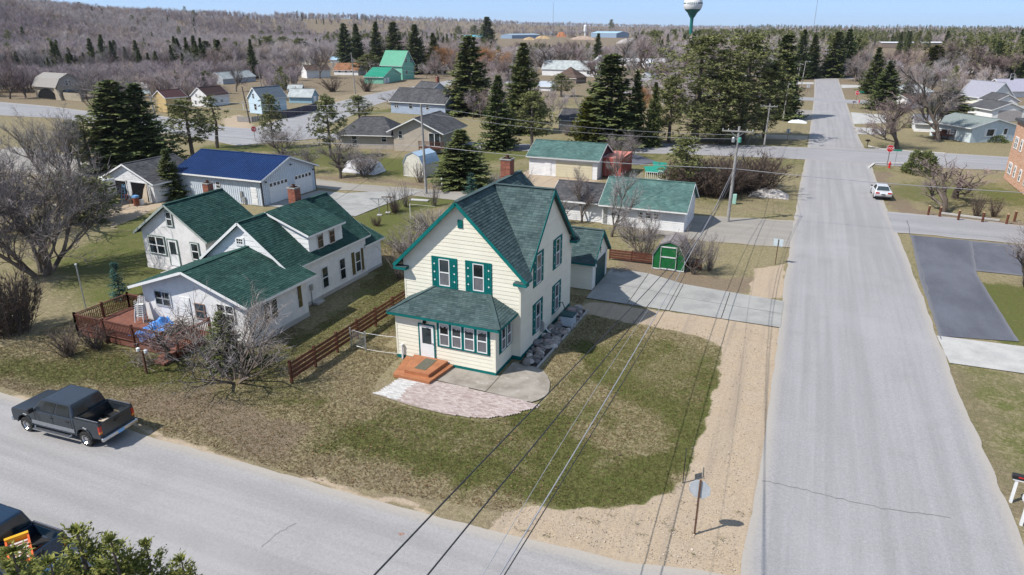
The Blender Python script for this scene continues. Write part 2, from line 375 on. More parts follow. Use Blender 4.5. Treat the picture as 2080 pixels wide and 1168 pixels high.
def house(name, label, cat, fr, d, he, hr, ax, wall, roof, trim=None, ov=.35, og=.3, feats=(), group=None, shing=True, lap=.0, boards=False, hip=0, seam=0, found=.0, chim=None, z0=0, roofth=.14, foundm=None, ex=.25, fs=1.):
    """gabled (or hipped) building. fr = x, y, angle, width of its front; local x along the front, y depth"""
    ox, oy, a, w = fr; trim = trim or WHITE2
    T = thing(name, label, cat, (ox, oy, z0), a, group)
    if fs < 1: ov *= fs; og *= fs
    V = Vector
    if ax == 'x': wp = [(0,0,0),(0,0,he),(0,d/2,hr-.0),(0,d,he),(0,d,0)]
    m = MB()
    sl = (hr-he)/((d if ax == 'x' else w)/2)
    if ax == 'x' and not hip: m.prism([(0,0,0),(0,0,he),(0,d/2,hr-.06),(0,d,he),(0,d,0)], (w,0,0))
    elif ax == 'y' and not hip: m.prism([(0,0,0),(w,0,0),(w,0,he),(w/2,0,hr-.06),(0,0,he)], (0,d,0))
    else: m.box(0, 0, 0, w, d, he)
    m.build('wall', wall, T)
    S = dict(F=Side((0,0,0),(1,0,0),(0,-1,0)), R=Side((w,0,0),(0,1,0),(1,0,0)), L=Side((0,d,0),(0,-1,0),(-1,0,0)), B=Side((w,d,0),(-1,0,0),(0,1,0)))
    if lap:
        F = [(0,0,found),(w,0,found),(w,0,he),(0,0,he)]; Rr = [(w,0,found),(w,d,found),(w,d,he),(w,0,he)]; Lf = [(0,0,found),(0,d,found),(0,d,he),(0,0,he)]
        if not hip:
            if ax == 'y': F = [(0,0,found),(w,0,found),(w,0,he),(w/2,0,hr-.06),(0,0,he)]
            else: Rr = [(w,0,found),(w,d,found),(w,d,he),(w,d/2,hr-.06),(w,0,he)]; Lf = [(0,0,found),(0,d,found),(0,d,he),(0,d/2,hr-.06),(0,0,he)]
        for P, n in ((F, (0,-1,0)), (Rr, (1,0,0)), (Lf, (-1,0,0))): siding(P, n, wall, T, lap, not boards)
    if found: MB().box(-.03, -.03, 0, w+.03, d+.03, found).build('foundation', foundm or CONC, T)
    up = .06
    if ax == 'x': ze = he-sl*ov; faces = [((-og,-ov,ze),(w+og,-ov,ze),(w+og-hip,d/2,hr),(-og+hip,d/2,hr)), ((w+og,d+ov,ze),(-og,d+ov,ze),(-og+hip,d/2,hr),(w+og-hip,d/2,hr))]; ud = (1,0,0)
    else: ze = he-sl*ov; faces = [((-ov,d+og,ze),(-ov,-og,ze),(w/2,-og+hip,hr),(w/2,d+og-hip,hr)), ((w+ov,-og,ze),(w+ov,d+og,ze),(w/2,d+og-hip,hr),(w/2,-og+hip,hr))]; ud = (0,1,0)
    hips = []
    if hip:
        if ax == 'x': hips = [((w+og,-ov,ze),(w+og,d+ov,ze),(w+og-hip,d/2,hr)), ((-og,d+ov,ze),(-og,-ov,ze),(-og+hip,d/2,hr))]; hud = (0,1,0)
        else: hips = [((-ov,-og,ze),(w+ov,-og,ze),(w/2,-og+hip,hr)), ((w+ov,d+og,ze),(-ov,d+og,ze),(w/2,d+og-hip,hr))]; hud = (1,0,0)
    m = MB()
    for f in faces+hips:
        P = [V(p) for p in f]; n = (P[1]-P[0]).cross(P[2]-P[1]).normalized(); m.prism([p+n*up for p in P], -n*roofth)
    Rf = m.build('roof', roof, T)
    for f in faces:
        P = [V(p) for p in f]; n = (P[1]-P[0]).cross(P[2]-P[1]).normalized(); P = [p+n*up for p in P]
        if seam: ribs(P, ud, roof, Rf, seam)
        elif shing: shingles(P, ud, roof, Rf, ex, .4 if ex > .2 else .32)
    for f in hips:
        P = [V(p) for p in f]; n = (P[1]-P[0]).cross(P[2]-P[1]).normalized(); P = [p+n*up for p in P]
        if shing: shingles(P, hud, roof, Rf, ex, .4)
    m = MB()                                                        # fascia, rake boards, ridge cap
    if ax == 'x':
        for yy in (-ov-.012, d+ov+.012): m.bar((-og,yy,ze-.02),(w+og,yy,ze-.02), .024, .17)
        if not hip:
            for xx in (-og-.012, w+og+.012):
                for yy in (-ov, d+ov): m.bar((xx,yy,ze-.02),(xx,d/2,hr-.02), .024, .17)
    else:
        for xx in (-ov-.012, w+ov+.012): m.bar((xx,-og,ze-.02),(xx,d+og,ze-.02), .024, .17)
        if not hip:
            for yy in (-og-.012, d+og+.012):
                for xx in (-ov, w+ov): m.bar((xx,yy,ze-.02),(w/2,yy,hr-.02), .024, .17)
    m.build('fascia', trim, T)
    m = MB()
    if ax == 'x': m.bar((-og+hip,d/2,hr+.075),(w+og-hip,d/2,hr+.075), .3, .035)
    else: m.bar((w/2,-og+hip,hr+.075),(w/2,d+og-hip,hr+.075), .3, .035)
    m.build('ridge_cap', roof, Rf)
    for ft in feats:
        k, sd, x, z, fw, fh = ft[:6]; x, z, fw, fh = x*fs, z*fs, fw*fs, fh*fs; kw = ft[6] if len(ft) > 6 else {}
        dict(w=window, d=door, g=garage_door)[k](S[sd], x, z, fw, fh, T, **kw)
    if chim:
        for (cx, cy, cz0, cz1, *cw) in chim: chimney(T, cx, cy, cz0, cz1, *cw)
    T['_S'] = 0; del T['_S']
    return T, S

# ================================================================ ground, roads, pavements
def lines(segs):
    out = [segs[0][0]]
    for a, b, st in segs:
        n = max(1, round((b-a)/st)); out += list(a+(b-a)*np.arange(1, n+1)/n)
    return np.array(out)
def geo(a, b, s0, k=1.18):
    out = []; s = s0; t = a; sg = 1 if b > a else -1
    while (b-t)*sg > 0: t += sg*s; s *= k; out.append(t)
    return np.array(out)
gx = np.concatenate([geo(-190, -7000, 6)[::-1], lines([(-190, -75, 1.6), (-75, -58, .6), (-58, 20, .24), (20, 48, .8)]), geo(48, 2500, 3)])
gy = np.concatenate([geo(4, -300, 3)[::-1], lines([(4, 13, .6), (13, 52, .24), (52, 90, .5), (90, 150, 1.0), (150, 340, 4)]), geo(340, 7500, 8, 1.12)])
X, Y = np.meshgrid(gx, gy)
def vnoise(x, y, sc, seed=0):
    r = np.random.default_rng(seed).random((128, 128)); x = x/sc; y = y/sc
    i = np.floor(x).astype(int); j = np.floor(y).astype(int); fx = x-i; fy = y-j; fx = fx*fx*(3-2*fx); fy = fy*fy*(3-2*fy)
    g = lambda a, b: r[a % 128, b % 128]
    return (g(i,j)*(1-fx)+g(i+1,j)*fx)*(1-fy)+(g(i,j+1)*(1-fx)+g(i+1,j+1)*fx)*fy
def fbm(x, y, sc, seed=0): return vnoise(x, y, sc, seed)*.55+vnoise(x, y, sc/2.1, seed+1)*.3+vnoise(x, y, sc/4.3, seed+2)*.15
def sstep(x, a, b): t = np.clip((x-a)/(b-a), 0, 1); return t*t*(3-2*t)
def pdist(poly, X, Y):
    """signed distance to a polygon, positive inside"""
    d = np.full(X.shape, 1e9); ins = np.zeros(X.shape, bool); n = len(poly)
    for k in range(n):
        (x0, y0), (x1, y1) = poly[k], poly[(k+1) % n]; dx, dy = x1-x0, y1-y0
        t = np.clip(((X-x0)*dx+(Y-y0)*dy)/(dx*dx+dy*dy+1e-9), 0, 1); d = np.minimum(d, np.hypot(X-x0-t*dx, Y-y0-t*dy))
        if y0 != y1: ins ^= ((y0 > Y) != (y1 > Y)) & (X < (x1-x0)*(Y-y0)/(y1-y0)+x0)
    return np.where(ins, d, -d)
def cap(pts, X, Y):
    d = np.full(X.shape, 1e9)
    for (x0, y0), (x1, y1) in zip(pts[:-1], pts[1:]):
        dx, dy = x1-x0, y1-y0; t = np.clip(((X-x0)*dx+(Y-y0)*dy)/(dx*dx+dy*dy+1e-9), 0, 1); d = np.minimum(d, np.hypot(X-x0-t*dx, Y-y0-t*dy))
    return d
def paint(X, Y):
    wx = X+(fbm(X, Y, 2.2, 3)-.5)*2.4; wy = Y+(fbm(X, Y, 2.2, 9)-.5)*2.4; ex = X+(fbm(X, Y, .9, 13)-.5)*.7; ey = Y+(fbm(X, Y, .9, 19)-.5)*.7
    green = .28+(fbm(X, Y, 9, 21)-.5)*.9; dirt = np.zeros(X.shape); brown = .25+(fbm(X, Y, 6, 31)-.5)*.9
    far = np.hypot(X, Y) > 160
    def G(d, a): nonlocal green; green = green+(a-green)*d
    def B(d, a): nonlocal brown; brown = brown+(a-brown)*d
    def D(d, a=1.): nonlocal dirt; dirt = np.maximum(dirt, d*a)
    soft = lambda P, w=.8: sstep(pdist(P, wx, wy), -w, w)
    line = lambda P, r, w=.6: 1-sstep(cap(P, wx, wy), r-w, r+w)
    crisp = lambda P, w=.8: sstep(pdist(P, ex, ey), -w, w)
    # front lawn: greener middle, dark green band, thatch next to the road
    L = ((-19.26,27.43),(-16.29,27),(-12.73,27.2),(-10.41,29.47),(-10.68,33.47),(-9.85,38.83),(-6.98,40.03),(-2.54,38.2),(-2.44,31.26),(-3.08,26.59),(-3.69,23.29),(-7.07,22.71),(-12.76,22.54),(-20.57,23.67),(-24.4,25.27))
    G(soft(L), .62); B(soft(L), .15)
    G(line(((-18.05,22.61),(-15.48,22.82),(-13.02,23.02),(-10.38,22.58),(-8.44,22.84),(-6.31,23.73),(-4.02,25.81),(-3.06,29.11)), 1.1), 1.0)
    G(line(((-10.37,27.94),(-9.39,28.85),(-7.81,27.13),(-8.12,24.48),(-5.43,24.47),(-3.94,23.51)), 1.0), 1.05)
    G(line(((-11.07,37.54),(-6.28,32.86),(-2.38,30.8),(-2.65,36.83)), .7), .85)
    G(line(((-9.55,30.92),(-8.14,32.67),(-5.03,30.68),(-5.44,28.12),(-7.88,28.98)), .9), .35)
    B(line(((-7.05,34.98),(-5.21,37.09),(-4.9,38.63)), 1.0), .55)
    road = ((-38.67,19.88),(-31.83,20.49),(-24.22,20.25),(-16.47,20.4),(-9.47,20.55))
    G(line(road, 1.9, 1.4), .06); B(line(road, 1.9, 1.2), .55)
    D(line(((-37.47,19.12),(-30.66,19.59),(-23.44,19.48),(-15.96,19.69),(-9.15,19.84)), .25, .35), .8)
    G(line(((-25.59,29.24),(-22.86,29.35),(-21.81,30.83),(-22.2,33.65),(-20.29,25.33),(-20,27.12)), 1.3), .05); B(line(((-23.87,27.94),(-20.8,27.37)), 1.4), .5)
    G(line(((-28.77,21.78),(-23.54,21.46),(-22.7,23.28)), 1.6), .1); B(line(((-30.77,22.6),(-25.94,22.96),(-21.48,21.85)), 1.6), .85)
    # yards on the left
    G(line(((-59.04,48.93),(-48.12,35.81),(-47.32,32.58),(-42.88,34.44),(-53.67,38.95)), 5., 3), .8)
    G(line(((-41.42,21.91),(-37.32,22.3),(-35.3,24.48),(-30.13,24.68)), 1.5, 1.4), .85)
    G(line(((-53.45,30.01),(-42.74,25.86)), 3., 2), .35)
    B(line(((-46.78,27.68),(-51.73,34.29),(-51.74,31.87)), 3., 2), .5)
    G(line(((-29.15,46.37),(-25.58,36.56),(-26.8,31.73),(-27.66,29.09)), 2.2, 1.2), .7)
    G(line(((-37.85,69.58),(-40.63,63.32),(-38.15,55.67),(-34.51,53.47)), 3., 2), .95)
    B(line(((-35.06,61.08),(-34.61,63.5)), 2.), .6)
    # block behind the alley
    G(line(((-66.61,85.61),(-52.79,82.9),(-45.01,99.41),(-42.15,100.61)), 6, 4), .9)
    B(line(((-63.34,71.79),(-54.75,74.01),(-43.3,74.56),(-35.86,76.14)), 1.2, 1), .8)
    G(line(((-87.91,86.57),(-79.72,90.01),(-70.77,91.13)), 4, 3), .85)
    G(line(((-169.73,110.08),(-151.03,107.43),(-134.52,100.63),(-125.56,85.68),(-127.92,78.35)), 6, 4), .5)
    G(line(((-28.35,111.53),(-20.5,104.93),(-19.12,95.07)), 3, 2), .6)
    G(line(((9.31,196.89),(16.14,191.34)), 3, 2), .7); G(line(((9.86,234.26),(19.08,234.65)), 4, 2), .7); G(line(((10.59,285.96),(17.85,286.42)), 4, 2), .7); G(line(((-8.94,294.3),(-1.12,297.57)), 3, 2), .6); G(line(((-10.41,253.27),(-1.24,248.63)), 3, 2), .6)
    G(line(((-58.14,175.1),(-55.3,183.19)), 7, 4), .8); G(line(((-41.31,111.67),(-24.62,113.09),(-5.27,121.2)), 5, 4), .65); G(line(((-108.42,120.46),(-106.85,135.32)), 2, 1), .5); G(line(((-168.61,189.2),(-179.18,222.98),(-159.31,217.41)), 8, 5), .6); G(line(((-139.23,239.71),(-133.56,257.37)), 5, 4), .65); G(line(((-94.89,133.97),(-91.4,142.9)), 4, 2), .95)
    # right-hand yards
    G(line(((11.5,123.08),(18.74,121.37),(27.44,120.61)), 4, 3), .85)
    G(line(((12.67,93.52),(19.15,99.18),(23.48,95.27)), 5, 4), .75)
    B(line(((10.31,105.52),(9.94,92.38),(11.12,82.65),(17.81,82.16),(21.08,81.48)), 1.0, .8), 1.)
    G(line(((14.52,57.38),(14.55,51.56),(16.52,58.23)), 3, 1.5), 1.)
    G(line(((11.32,42.68),(11.62,35.26),(11.95,38.83)), 2.5, 2), .6); B(line(((10.02,42.14),(10.11,34.63),(10.27,28.98)), 1.0, .8), .7)
    # bare dirt and gravel
    D(crisp(((-8.51,20.32),(-9.3,20.46),(-9.17,21.36),(-8.16,22.12),(-6.11,22.37),(-4.01,22.93),(-3.84,23.59),(-3.67,24.63),(-2.81,26.01),(-2.74,28.81),(-2.54,31.98),(-2.56,35.01),(-2.71,40.65),(-5.78,42.01),(-8.76,42.23),(-13.27,42.28),(-12.59,44.76),(0.38,45.62),(0.62,32.54),(0.35,26.52),(0.25,21.83),(-3.41,20.3)), .38))
    D(crisp([(-9.5,19.3),(-8.6,21.6),(-3,24.2),(1,24.2),(1,15),(-3,18.6)], .3))
    D(crisp(((-2.17,49.86),(-2.21,56.98),(0.04,59.29),(0.15,50.83)), .4))
    D(soft(((0.47,75.97),(0.84,113.87),(2.22,114.45),(1.42,76.37)), .4), .7)
    B(soft(((-12.75,59.19),(-12.88,51.21),(-6.74,49.58),(-2.22,50.37),(-1.89,55.18),(-6.22,53.36)), .8), .9)
    B(soft(((-10.29,73.69),(-10.04,86.95),(-1.76,93.56),(0.22,85.53),(-0.51,76.65)), .8), .5)
    D(soft(((-71.61,50.34),(-69.57,56.29),(-67.88,61.22),(-64.11,53.48),(-60.46,44.42)), .8), .7)
    B(soft(((-52.4,64.85),(-44.57,65.44),(-46.12,61.02)), .8), .9)
    D(soft(((-40.74,58.7),(-52.42,70.74),(-53.87,71.73),(-54.07,67.01)), 1), .3)
    D(soft(((-127.57,146.01),(-102.98,149.84),(-97.23,180.9),(-148.41,268.04),(-127.96,176.52)), 4), .45)
    D(soft(((-34.85,88.48),(-23.43,87.82),(-24.22,79.52),(-33.61,77.08)), 1.2), .9)
    D(soft(((-121.02,125.09),(-115.56,122.29),(-98.37,106.23),(-101.4,99.2),(-116.8,116.95)), 2), .8)
    h = np.hypot(X, Y); G(sstep(h, 110, 260), .2); B(sstep(h, 110, 260), .75)
    return green, dirt, brown
def hill(X, Y):
    r = np.hypot(X, Y); th = np.degrees(np.arctan2(-X, Y))
    A = np.interp(th, [-30, -14, 5, 20, 28, 36, 44, 50, 56, 62, 75, 95], [6, 8, 12, 24, 38, 37, 30, 29, 35, 44, 50, 40])
    st = np.interp(th, [0, 20, 30, 40, 48, 56, 65], [1800, 1500, 1200, 800, 560, 470, 440]); en = st+np.interp(th, [0, 30, 48, 65], [1500, 1100, 420, 330])
    q = sstep(r, st, en)*A+(fbm(X, Y, 160, 5)-.5)*9*sstep(r, st, en)
    return np.maximum(q, 0)+(fbm(X, Y, 260, 7)-.5)*2.*sstep(r, 330, 700)
gr, di, br = paint(X, Y)
Z = hill(X, Y) + (fbm(X, Y, 1.1, 41)-.5)*.05*sstep(np.hypot(X, Y), 5, 12) - .035
ny, nx = X.shape
gv = np.stack([X, Y, Z], -1).reshape(-1, 3)
ii = (np.arange(ny-1)[:, None]*nx+np.arange(nx-1)[None, :]).reshape(-1)
gf = np.stack([ii, ii+1, ii+1+nx, ii+nx], -1)
def np_mesh(name, v, f, mat, attrs=(), smooth=False):
    me = bpy.data.meshes.new(name); k = f.shape[1]
    me.vertices.add(len(v)); me.vertices.foreach_set('co', np.ascontiguousarray(v, np.float32).reshape(-1))
    me.loops.add(f.size); me.loops.foreach_set('vertex_index', np.ascontiguousarray(f, np.int32).reshape(-1))
    me.polygons.add(len(f)); me.polygons.foreach_set('loop_start', np.arange(0, f.size, k, dtype=np.int32)); me.polygons.foreach_set('loop_total', np.full(len(f), k, np.int32))
    if smooth: me.polygons.foreach_set('use_smooth', [True]*len(f))
    me.update(calc_edges=True)
    for nm, dom, arr in attrs:
        ty = 'FLOAT_COLOR' if arr.ndim == 2 else 'FLOAT'
        a = me.attributes.new(nm, ty, dom); a.data.foreach_set('color' if ty == 'FLOAT_COLOR' else 'value', np.ascontiguousarray(arr, np.float32).reshape(-1))
    me.materials.append(mat); return me
def ground_mat():
    t = NT('ground'); p = t.pos(); c = t.node('ShaderNodeSeparateColor'); t.L(t.attr('mask').outputs['Color'], c.inputs[0])
    n1 = t.noise(p, .9, 4, .6); n2 = t.noise(p, 4.5, 4, .65); n3 = t.noise(p, 22, 3, .6); n4 = t.noise(p, 42, 3, .7); n5 = t.noise(p, 11, 4, .75)
    st = t.noise(p, 26, 4, .7, .3)
    def brk(s, a, lo, hi):
        e = t.math('ADD', s, t.math('MULTIPLY', t.math('SUBTRACT', n1, .5), a)); e = t.math('ADD', e, t.math('MULTIPLY', t.math('SUBTRACT', n2, .5), a*1.1))
        e = t.math('ADD', e, t.math('MULTIPLY', t.math('SUBTRACT', n3, .5), a*.8)); return t.ss(e, lo, hi)
    g = brk(c.outputs[0], .75, .3, .8); b = brk(c.outputs[2], .7, .35, .85); d = brk(c.outputs[1], .4, .36, .64)
    tan = t.mix(t.ss(st, .35, .68), (.18, .15, .09), (.35, .295, .20))
    tan = t.mix(t.ss(n2, .3, .7), tan, t.mix(t.ss(n3, .35, .65), (.135, .12, .06), (.23, .20, .11)))
    grn = t.mix(t.ss(st, .35, .68), (.066, .074, .024), (.145, .145, .052))
    grn = t.mix(t.ss(n1, .45, .7), grn, (.092, .108, .030))
    brn = t.mix(t.ss(st, .35, .65), (.115, .088, .062), (.26, .205, .15))
    grv = t.mix(t.ss(n4, .35, .65), (.29, .225, .155), (.44, .355, .265)); grv = t.mix(t.ss(n1, .35, .7), grv, (.37, .30, .225))
    grv = t.mix(.85, grv, t.mix(t.ss(n5, .34, .66), (.84, .83, .82), (1.1, 1.09, 1.08)), 'MULTIPLY'); grv = t.mix(t.ss(t.noise(p, 19, 2), .64, .70), grv, (.19, .16, .13))
    col = t.mix(b, tan, brn); col = t.mix(t.math('MULTIPLY', g, t.math('SUBTRACT', 1., t.math('MULTIPLY', b, .5))), col, grn)
    col = t.mix(.75, col, t.mix(t.ss(n4, .32, .68), (.60,)*3, (1.28,)*3), 'MULTIPLY'); col = t.mix(.7, col, t.mix(t.ss(n5, .33, .67), (.72, .72, .70), (1.22, 1.2, 1.16)), 'MULTIPLY')
    tr_ = t.noise(t.scale(p, (1.6, .05, 1)), 1., 3, .6); grv = t.mix(t.math('MULTIPLY', t.ss(tr_, .48, .7), .6), grv, (.25, .205, .165)); grv = t.mix(t.math('MULTIPLY', t.ss(n2, .52, .7), .45), grv, (.30, .235, .175)); col = t.mix(d, col, grv)
    col = t.mix(t.math('MULTIPLY', t.ss(t.noise(p, 1.7, 2), .68, .76), .25), col, (.30, .25, .17))
    t.bump(t.math('ADD', t.math('MULTIPLY', st, .5), t.math('MULTIPLY', n4, .5)), .4, .03)
    return t.out(col, .95, .08)
GM = ground_mat()
me = np_mesh('ground', gv, gf, GM, [('mask', 'POINT', np.stack([gr, di, br, br*0+1], -1).reshape(-1, 4))], True)
link('ground', me, kind='structure')

def asphalt(name, base, stretch, warm=(.40, .37, .33), dark=.86):
    t = NT(name); p = t.pos()
    tr = t.noise(t.scale(p, stretch), 1., 4, .6); n1 = t.noise(p, .35, 5, .6); n3 = t.noise(p, 30, 4, .8); n4 = t.noise(p, 7, 5, .75)
    col = t.mix(t.ss(tr, .34, .66), tuple(v*(dark+.06) for v in base), tuple(v*1.07 for v in base))
    col = t.mix(t.math('MULTIPLY', t.ss(n1, .5, .75), .5), col, tuple(v*.84 for v in base))
    col = t.mix(.6, col, t.mix(t.ss(n3, .3, .7), (.66,)*3, (1.25,)*3), 'MULTIPLY')
    col = t.mix(.6, col, t.mix(t.ss(n4, .3, .7), (.84,)*3, (1.12,)*3), 'MULTIPLY'); col = t.mix(t.math('MULTIPLY', t.ss(t.noise(p, .12, 4, .6), .5, .7), .3), col, tuple(v*1.22 for v in base))
    e = t.attr('edge').outputs['Fac']; e = t.ss(t.math('ADD', e, t.math('MULTIPLY', t.math('SUBTRACT', n4, .5), .6)), .45, 1.)
    col = t.mix(t.math('MULTIPLY', e, .75), col, warm)
    t.bump(n3, .25, .01)
    return t.out(col, .9, .15)
def strip(name, L, Rr, mat, z=.004, n=8, jit=.12, step=.5, **kw):
    """road sheet between a left and a right edge polyline, with uneven crumbled edges"""
    def res(P):
        P = np.array(P, float); d = np.concatenate([[0], np.cumsum(np.hypot(*np.diff(P, axis=0).T))]); return P, d
    Lp, ld = res(L); Rp, rd = res(Rr); k = max(2, int(max(ld[-1], rd[-1])/step)); s = np.linspace(0, 1, k)
    l = np.stack([np.interp(s*ld[-1], ld, Lp[:, i]) for i in (0, 1)], -1); r = np.stack([np.interp(s*rd[-1], rd, Rp[:, i]) for i in (0, 1)], -1)
    w = np.linalg.norm(r-l, axis=1)[:, None]; u = (r-l)/w
    jn = lambda a, sd: ((fbm(a[:, 0], a[:, 1], 1.4, sd)-.5)*2*jit)[:, None]
    l = l+u*jn(l, 51); r = r+u*jn(r, 52)
    tt = np.array([0, .04, .1]+list(np.linspace(.18, .82, n-3))+[.92, .97, 1.])
    v = l[:, None]*(1-tt)[None, :, None]+r[:, None]*tt[None, :, None]; q = len(tt)
    e = np.repeat(np.clip(1-np.minimum(tt, 1-tt)/.14, 0, 1)[None], k, 0)
    v = np.concatenate([v, np.full((k, q, 1), z)], -1).reshape(-1, 3)
    i = (np.arange(k-1)[:, None]*q+np.arange(q-1)[None]).reshape(-1); f = np.stack([i, i+1, i+1+q, i+q], -1)
    a = v[f[:, 0]]; nz = np.cross(v[f[:, 1]]-a, v[f[:, 2]]-a)[:, 2]
    if nz.mean() < 0: f = f[:, ::-1]
    return link(name, np_mesh(name, v, f, mat, [('edge', 'POINT', e.reshape(-1))], True), kind='structure', **kw)
def sheet(name, poly, mat, z, parent=None, **kw):
    m = MB(); P = [(x, y, z) for x, y in poly]
    ar = sum(P[i][0]*P[(i+1) % len(P)][1]-P[(i+1) % len(P)][0]*P[i][1] for i in range(len(P)))
    m.quad(*(P if ar > 0 else P[::-1])); return m.build(name, mat, parent, kind='structure', **kw)
KERBT = M('sandy track', (.42,.35,.27), (.36,.30,.23), 1, .95)
AS_E = asphalt('street asphalt', (.28, .272, .278), (1.5, .035, 1), (.345, .315, .275))
AS_S = asphalt('front street asphalt', (.29, .28, .28), (.035, 1.3, 1), (.36, .32, .27))
AS_N = asphalt('cross street asphalt', (.27, .265, .275), (.03, .8, 1), (.32, .29, .26))
AS_G = asphalt('gravel track', (.27, .25, .225), (.05, .9, 1), (.30, .26, .20))
AS_B = asphalt('dark sealed asphalt', (.115, .12, .145), (.3, .12, 1), (.16, .16, .175), .72)
strip('front_street', [(-260, 19.6), (-33, 19.65), (-17, 19.7), (-9, 19.95), (-3.5, 20.4), (0, 21.2)], [(-260, 9.3), (-33, 9.3), (-17, 9.3), (-9, 9.2), (-3, 9.), (.8, 8.8)], AS_S, .004)
strip('street', [(-.4, -10), (-.1, 10), (0, 21), (.25, 32), (.2, 43), (.1, 56), (.2, 76), (.3, 95), (.6, 112), (.8, 140), (1., 220), (.5, 300), (-12, 308)], [(9.9, -10), (9.9, 27), (9.7, 36), (9.6, 43), (9.6, 57), (9.5, 72), (9.3, 84), (9.4, 107), (9.4, 125), (9., 140), (8.9, 220), (8.9, 300), (24, 304)], AS_E, .009)
strip('front_street_east', [(9.3, 20.5), (40, 19.8), (120, 19.8)], [(9.3, 9), (40, 9.3), (120, 9.3)], AS_S, .005)
strip('cross_street', [(90, 126), (28, 126.2), (11, 127), (.3, 124), (-7, 122.8), (-27, 117.5), (-45, 108.5), (-70, 106.3), (-95, 107.5), (-104, 106.2), (-134, 115), (-147, 113), (-176, 119), (-260, 126)], [(90, 114), (25, 113.3), (10.6, 111), (.3, 112), (-18, 109.2), (-46, 101.3), (-69, 101.6), (-80, 100.5), (-87, 89), (-100, 93), (-126, 98), (-150, 103), (-166, 101.5), (-260, 108)], AS_N, .014, step=1.2)
strip('north_west_street', [(-99, 105), (-113, 145), (-120, 180), (-127, 262), (-132, 330)], [(-84, 105), (-101, 150), (-109, 184), (-119, 262), (-122, 330)], AS_N, .018, step=1.5)
strip('alley', [(-120, 74), (-93, 71.5), (-65, 73), (-52, 71.6), (-40, 72.6), (-22, 72.4), (-9.5, 72.3), (.4, 74.4)], [(-120, 62), (-93, 60.), (-65, 67.8), (-52, 68), (-40, 68.8), (-22, 67.5), (-9.2, 63), (.4, 64.2)], AS_G, .003, jit=.35)
strip('side_street', [(9.2, 82), (14, 82), (22, 80.9), (60, 81)], [(9.2, 73.2), (14, 73.4), (22, 73.4), (60, 73.4)], AS_N, .012, jit=.3)
strip('sealed_apron', [(10.6, 72.8), (9.9, 60), (9.7, 47.6)], [(15.6, 72.8), (14.2, 62), (14.2, 48.6)], AS_B, .0155, jit=.06)
strip('parking_lot', [(14.2, 72.9), (60, 72.9)], [(13.9, 63.2), (60, 63.6)], AS_B, .0125, jit=.08)
sheet('driveway_crossing', [(9.55, 47.6), (9.7, 43.5), (30, 44.2), (30, 48.6)], CONC, .02)
strip('second_cross_street', [(60, 214), (9, 214), (.9, 217), (-60, 220)], [(60, 203), (9, 203), (.9, 207), (-60, 210)], AS_N, .0115, step=1.5)
strip('end_street', [(70, 318), (-60, 312)], [(70, 304), (-60, 299)], AS_N, .0135, step=2)
for P, mt in ((((9.13,181.74),(16.25,178.51),(15.14,163.33),(8.9,159.05)), CONC), (((8.81,154.19),(14.42,153.49),(13.78,144.73),(8.67,143.93)), CONC), (((9.09,270.51),(17.08,271.53),(16.61,262.41),(9.03,255)), CONC), (((-8.81,136.61),(0.64,137.89),(0.55,132.78),(-8.47,130.24)), KERBT), (((-3.31,183.19),(1.08,182.76),(0.7,160.73),(-3.8,161.52)), AS_G), (((-7.56,275.78),(0.42,279.12),(0.5,269.27),(-7.52,265.91)), CONC)): sheet('driveway', P, mt, .007)
# concrete drive: separate slabs with open joints
t = NT('drive concrete'); p = t.pos()
c = t.mix(t.ss(t.noise(p, .7, 5, .6), .35, .7), (.315, .31, .295), (.255, .25, .24)); c = t.mix(t.ss(t.noise(p, .25, 6, .7), .55, .75), c, (.21, .205, .195)); c = t.mix(.4, c, t.mix(t.ss(t.noise(p, 50, 3), .3, .7), (.8,)*3, (1.1,)*3), 'MULTIPLY')
DRIVE = t.out(c, .85, .2)
for x0, x1 in ((-13.1, -10.05), (-10., -7.05), (-7., -3.55), (-3.5, .25)):
    n = lambda x: np.interp(x, [-13.1, -10, -8.5, -7, .25], [52.5, 52.3, 51.4, 50.9, 50.1]); s = lambda x: np.interp(x, [-13.1, .25], [45.25, 45.05])
    for q in range(2):
        lo = lambda x: s(x)+(n(x)-s(x))*q*.5+(.02 if q else 0); hi = lambda x: s(x)+(n(x)-s(x))*(q+1)*.5-(0 if q else .02)
        sheet('driveway_slab', [(x0, lo(x0)), (x1, lo(x1)), (x1, hi(x1)), (x0, hi(x0))], DRIVE, .03)
for P in ([(-54.1, 58.2), (-42.1, 58.2), (-42.1, 62.6), (-53.6, 62.6)], [(-53.6, 62.64), (-42.1, 62.64), (-41.6, 71.2), (-47, 68.6), (-49.5, 66.7), (-53.3, 66.8)]): sheet('forecourt_slab', P, DRIVE, .03)
sheet('tank_pad', [(-26.36,103.39), (-21.86,97.87), (-18.99,101.16), (-22.41,105.05), (-24.06,107.21)], AS_B, .012)
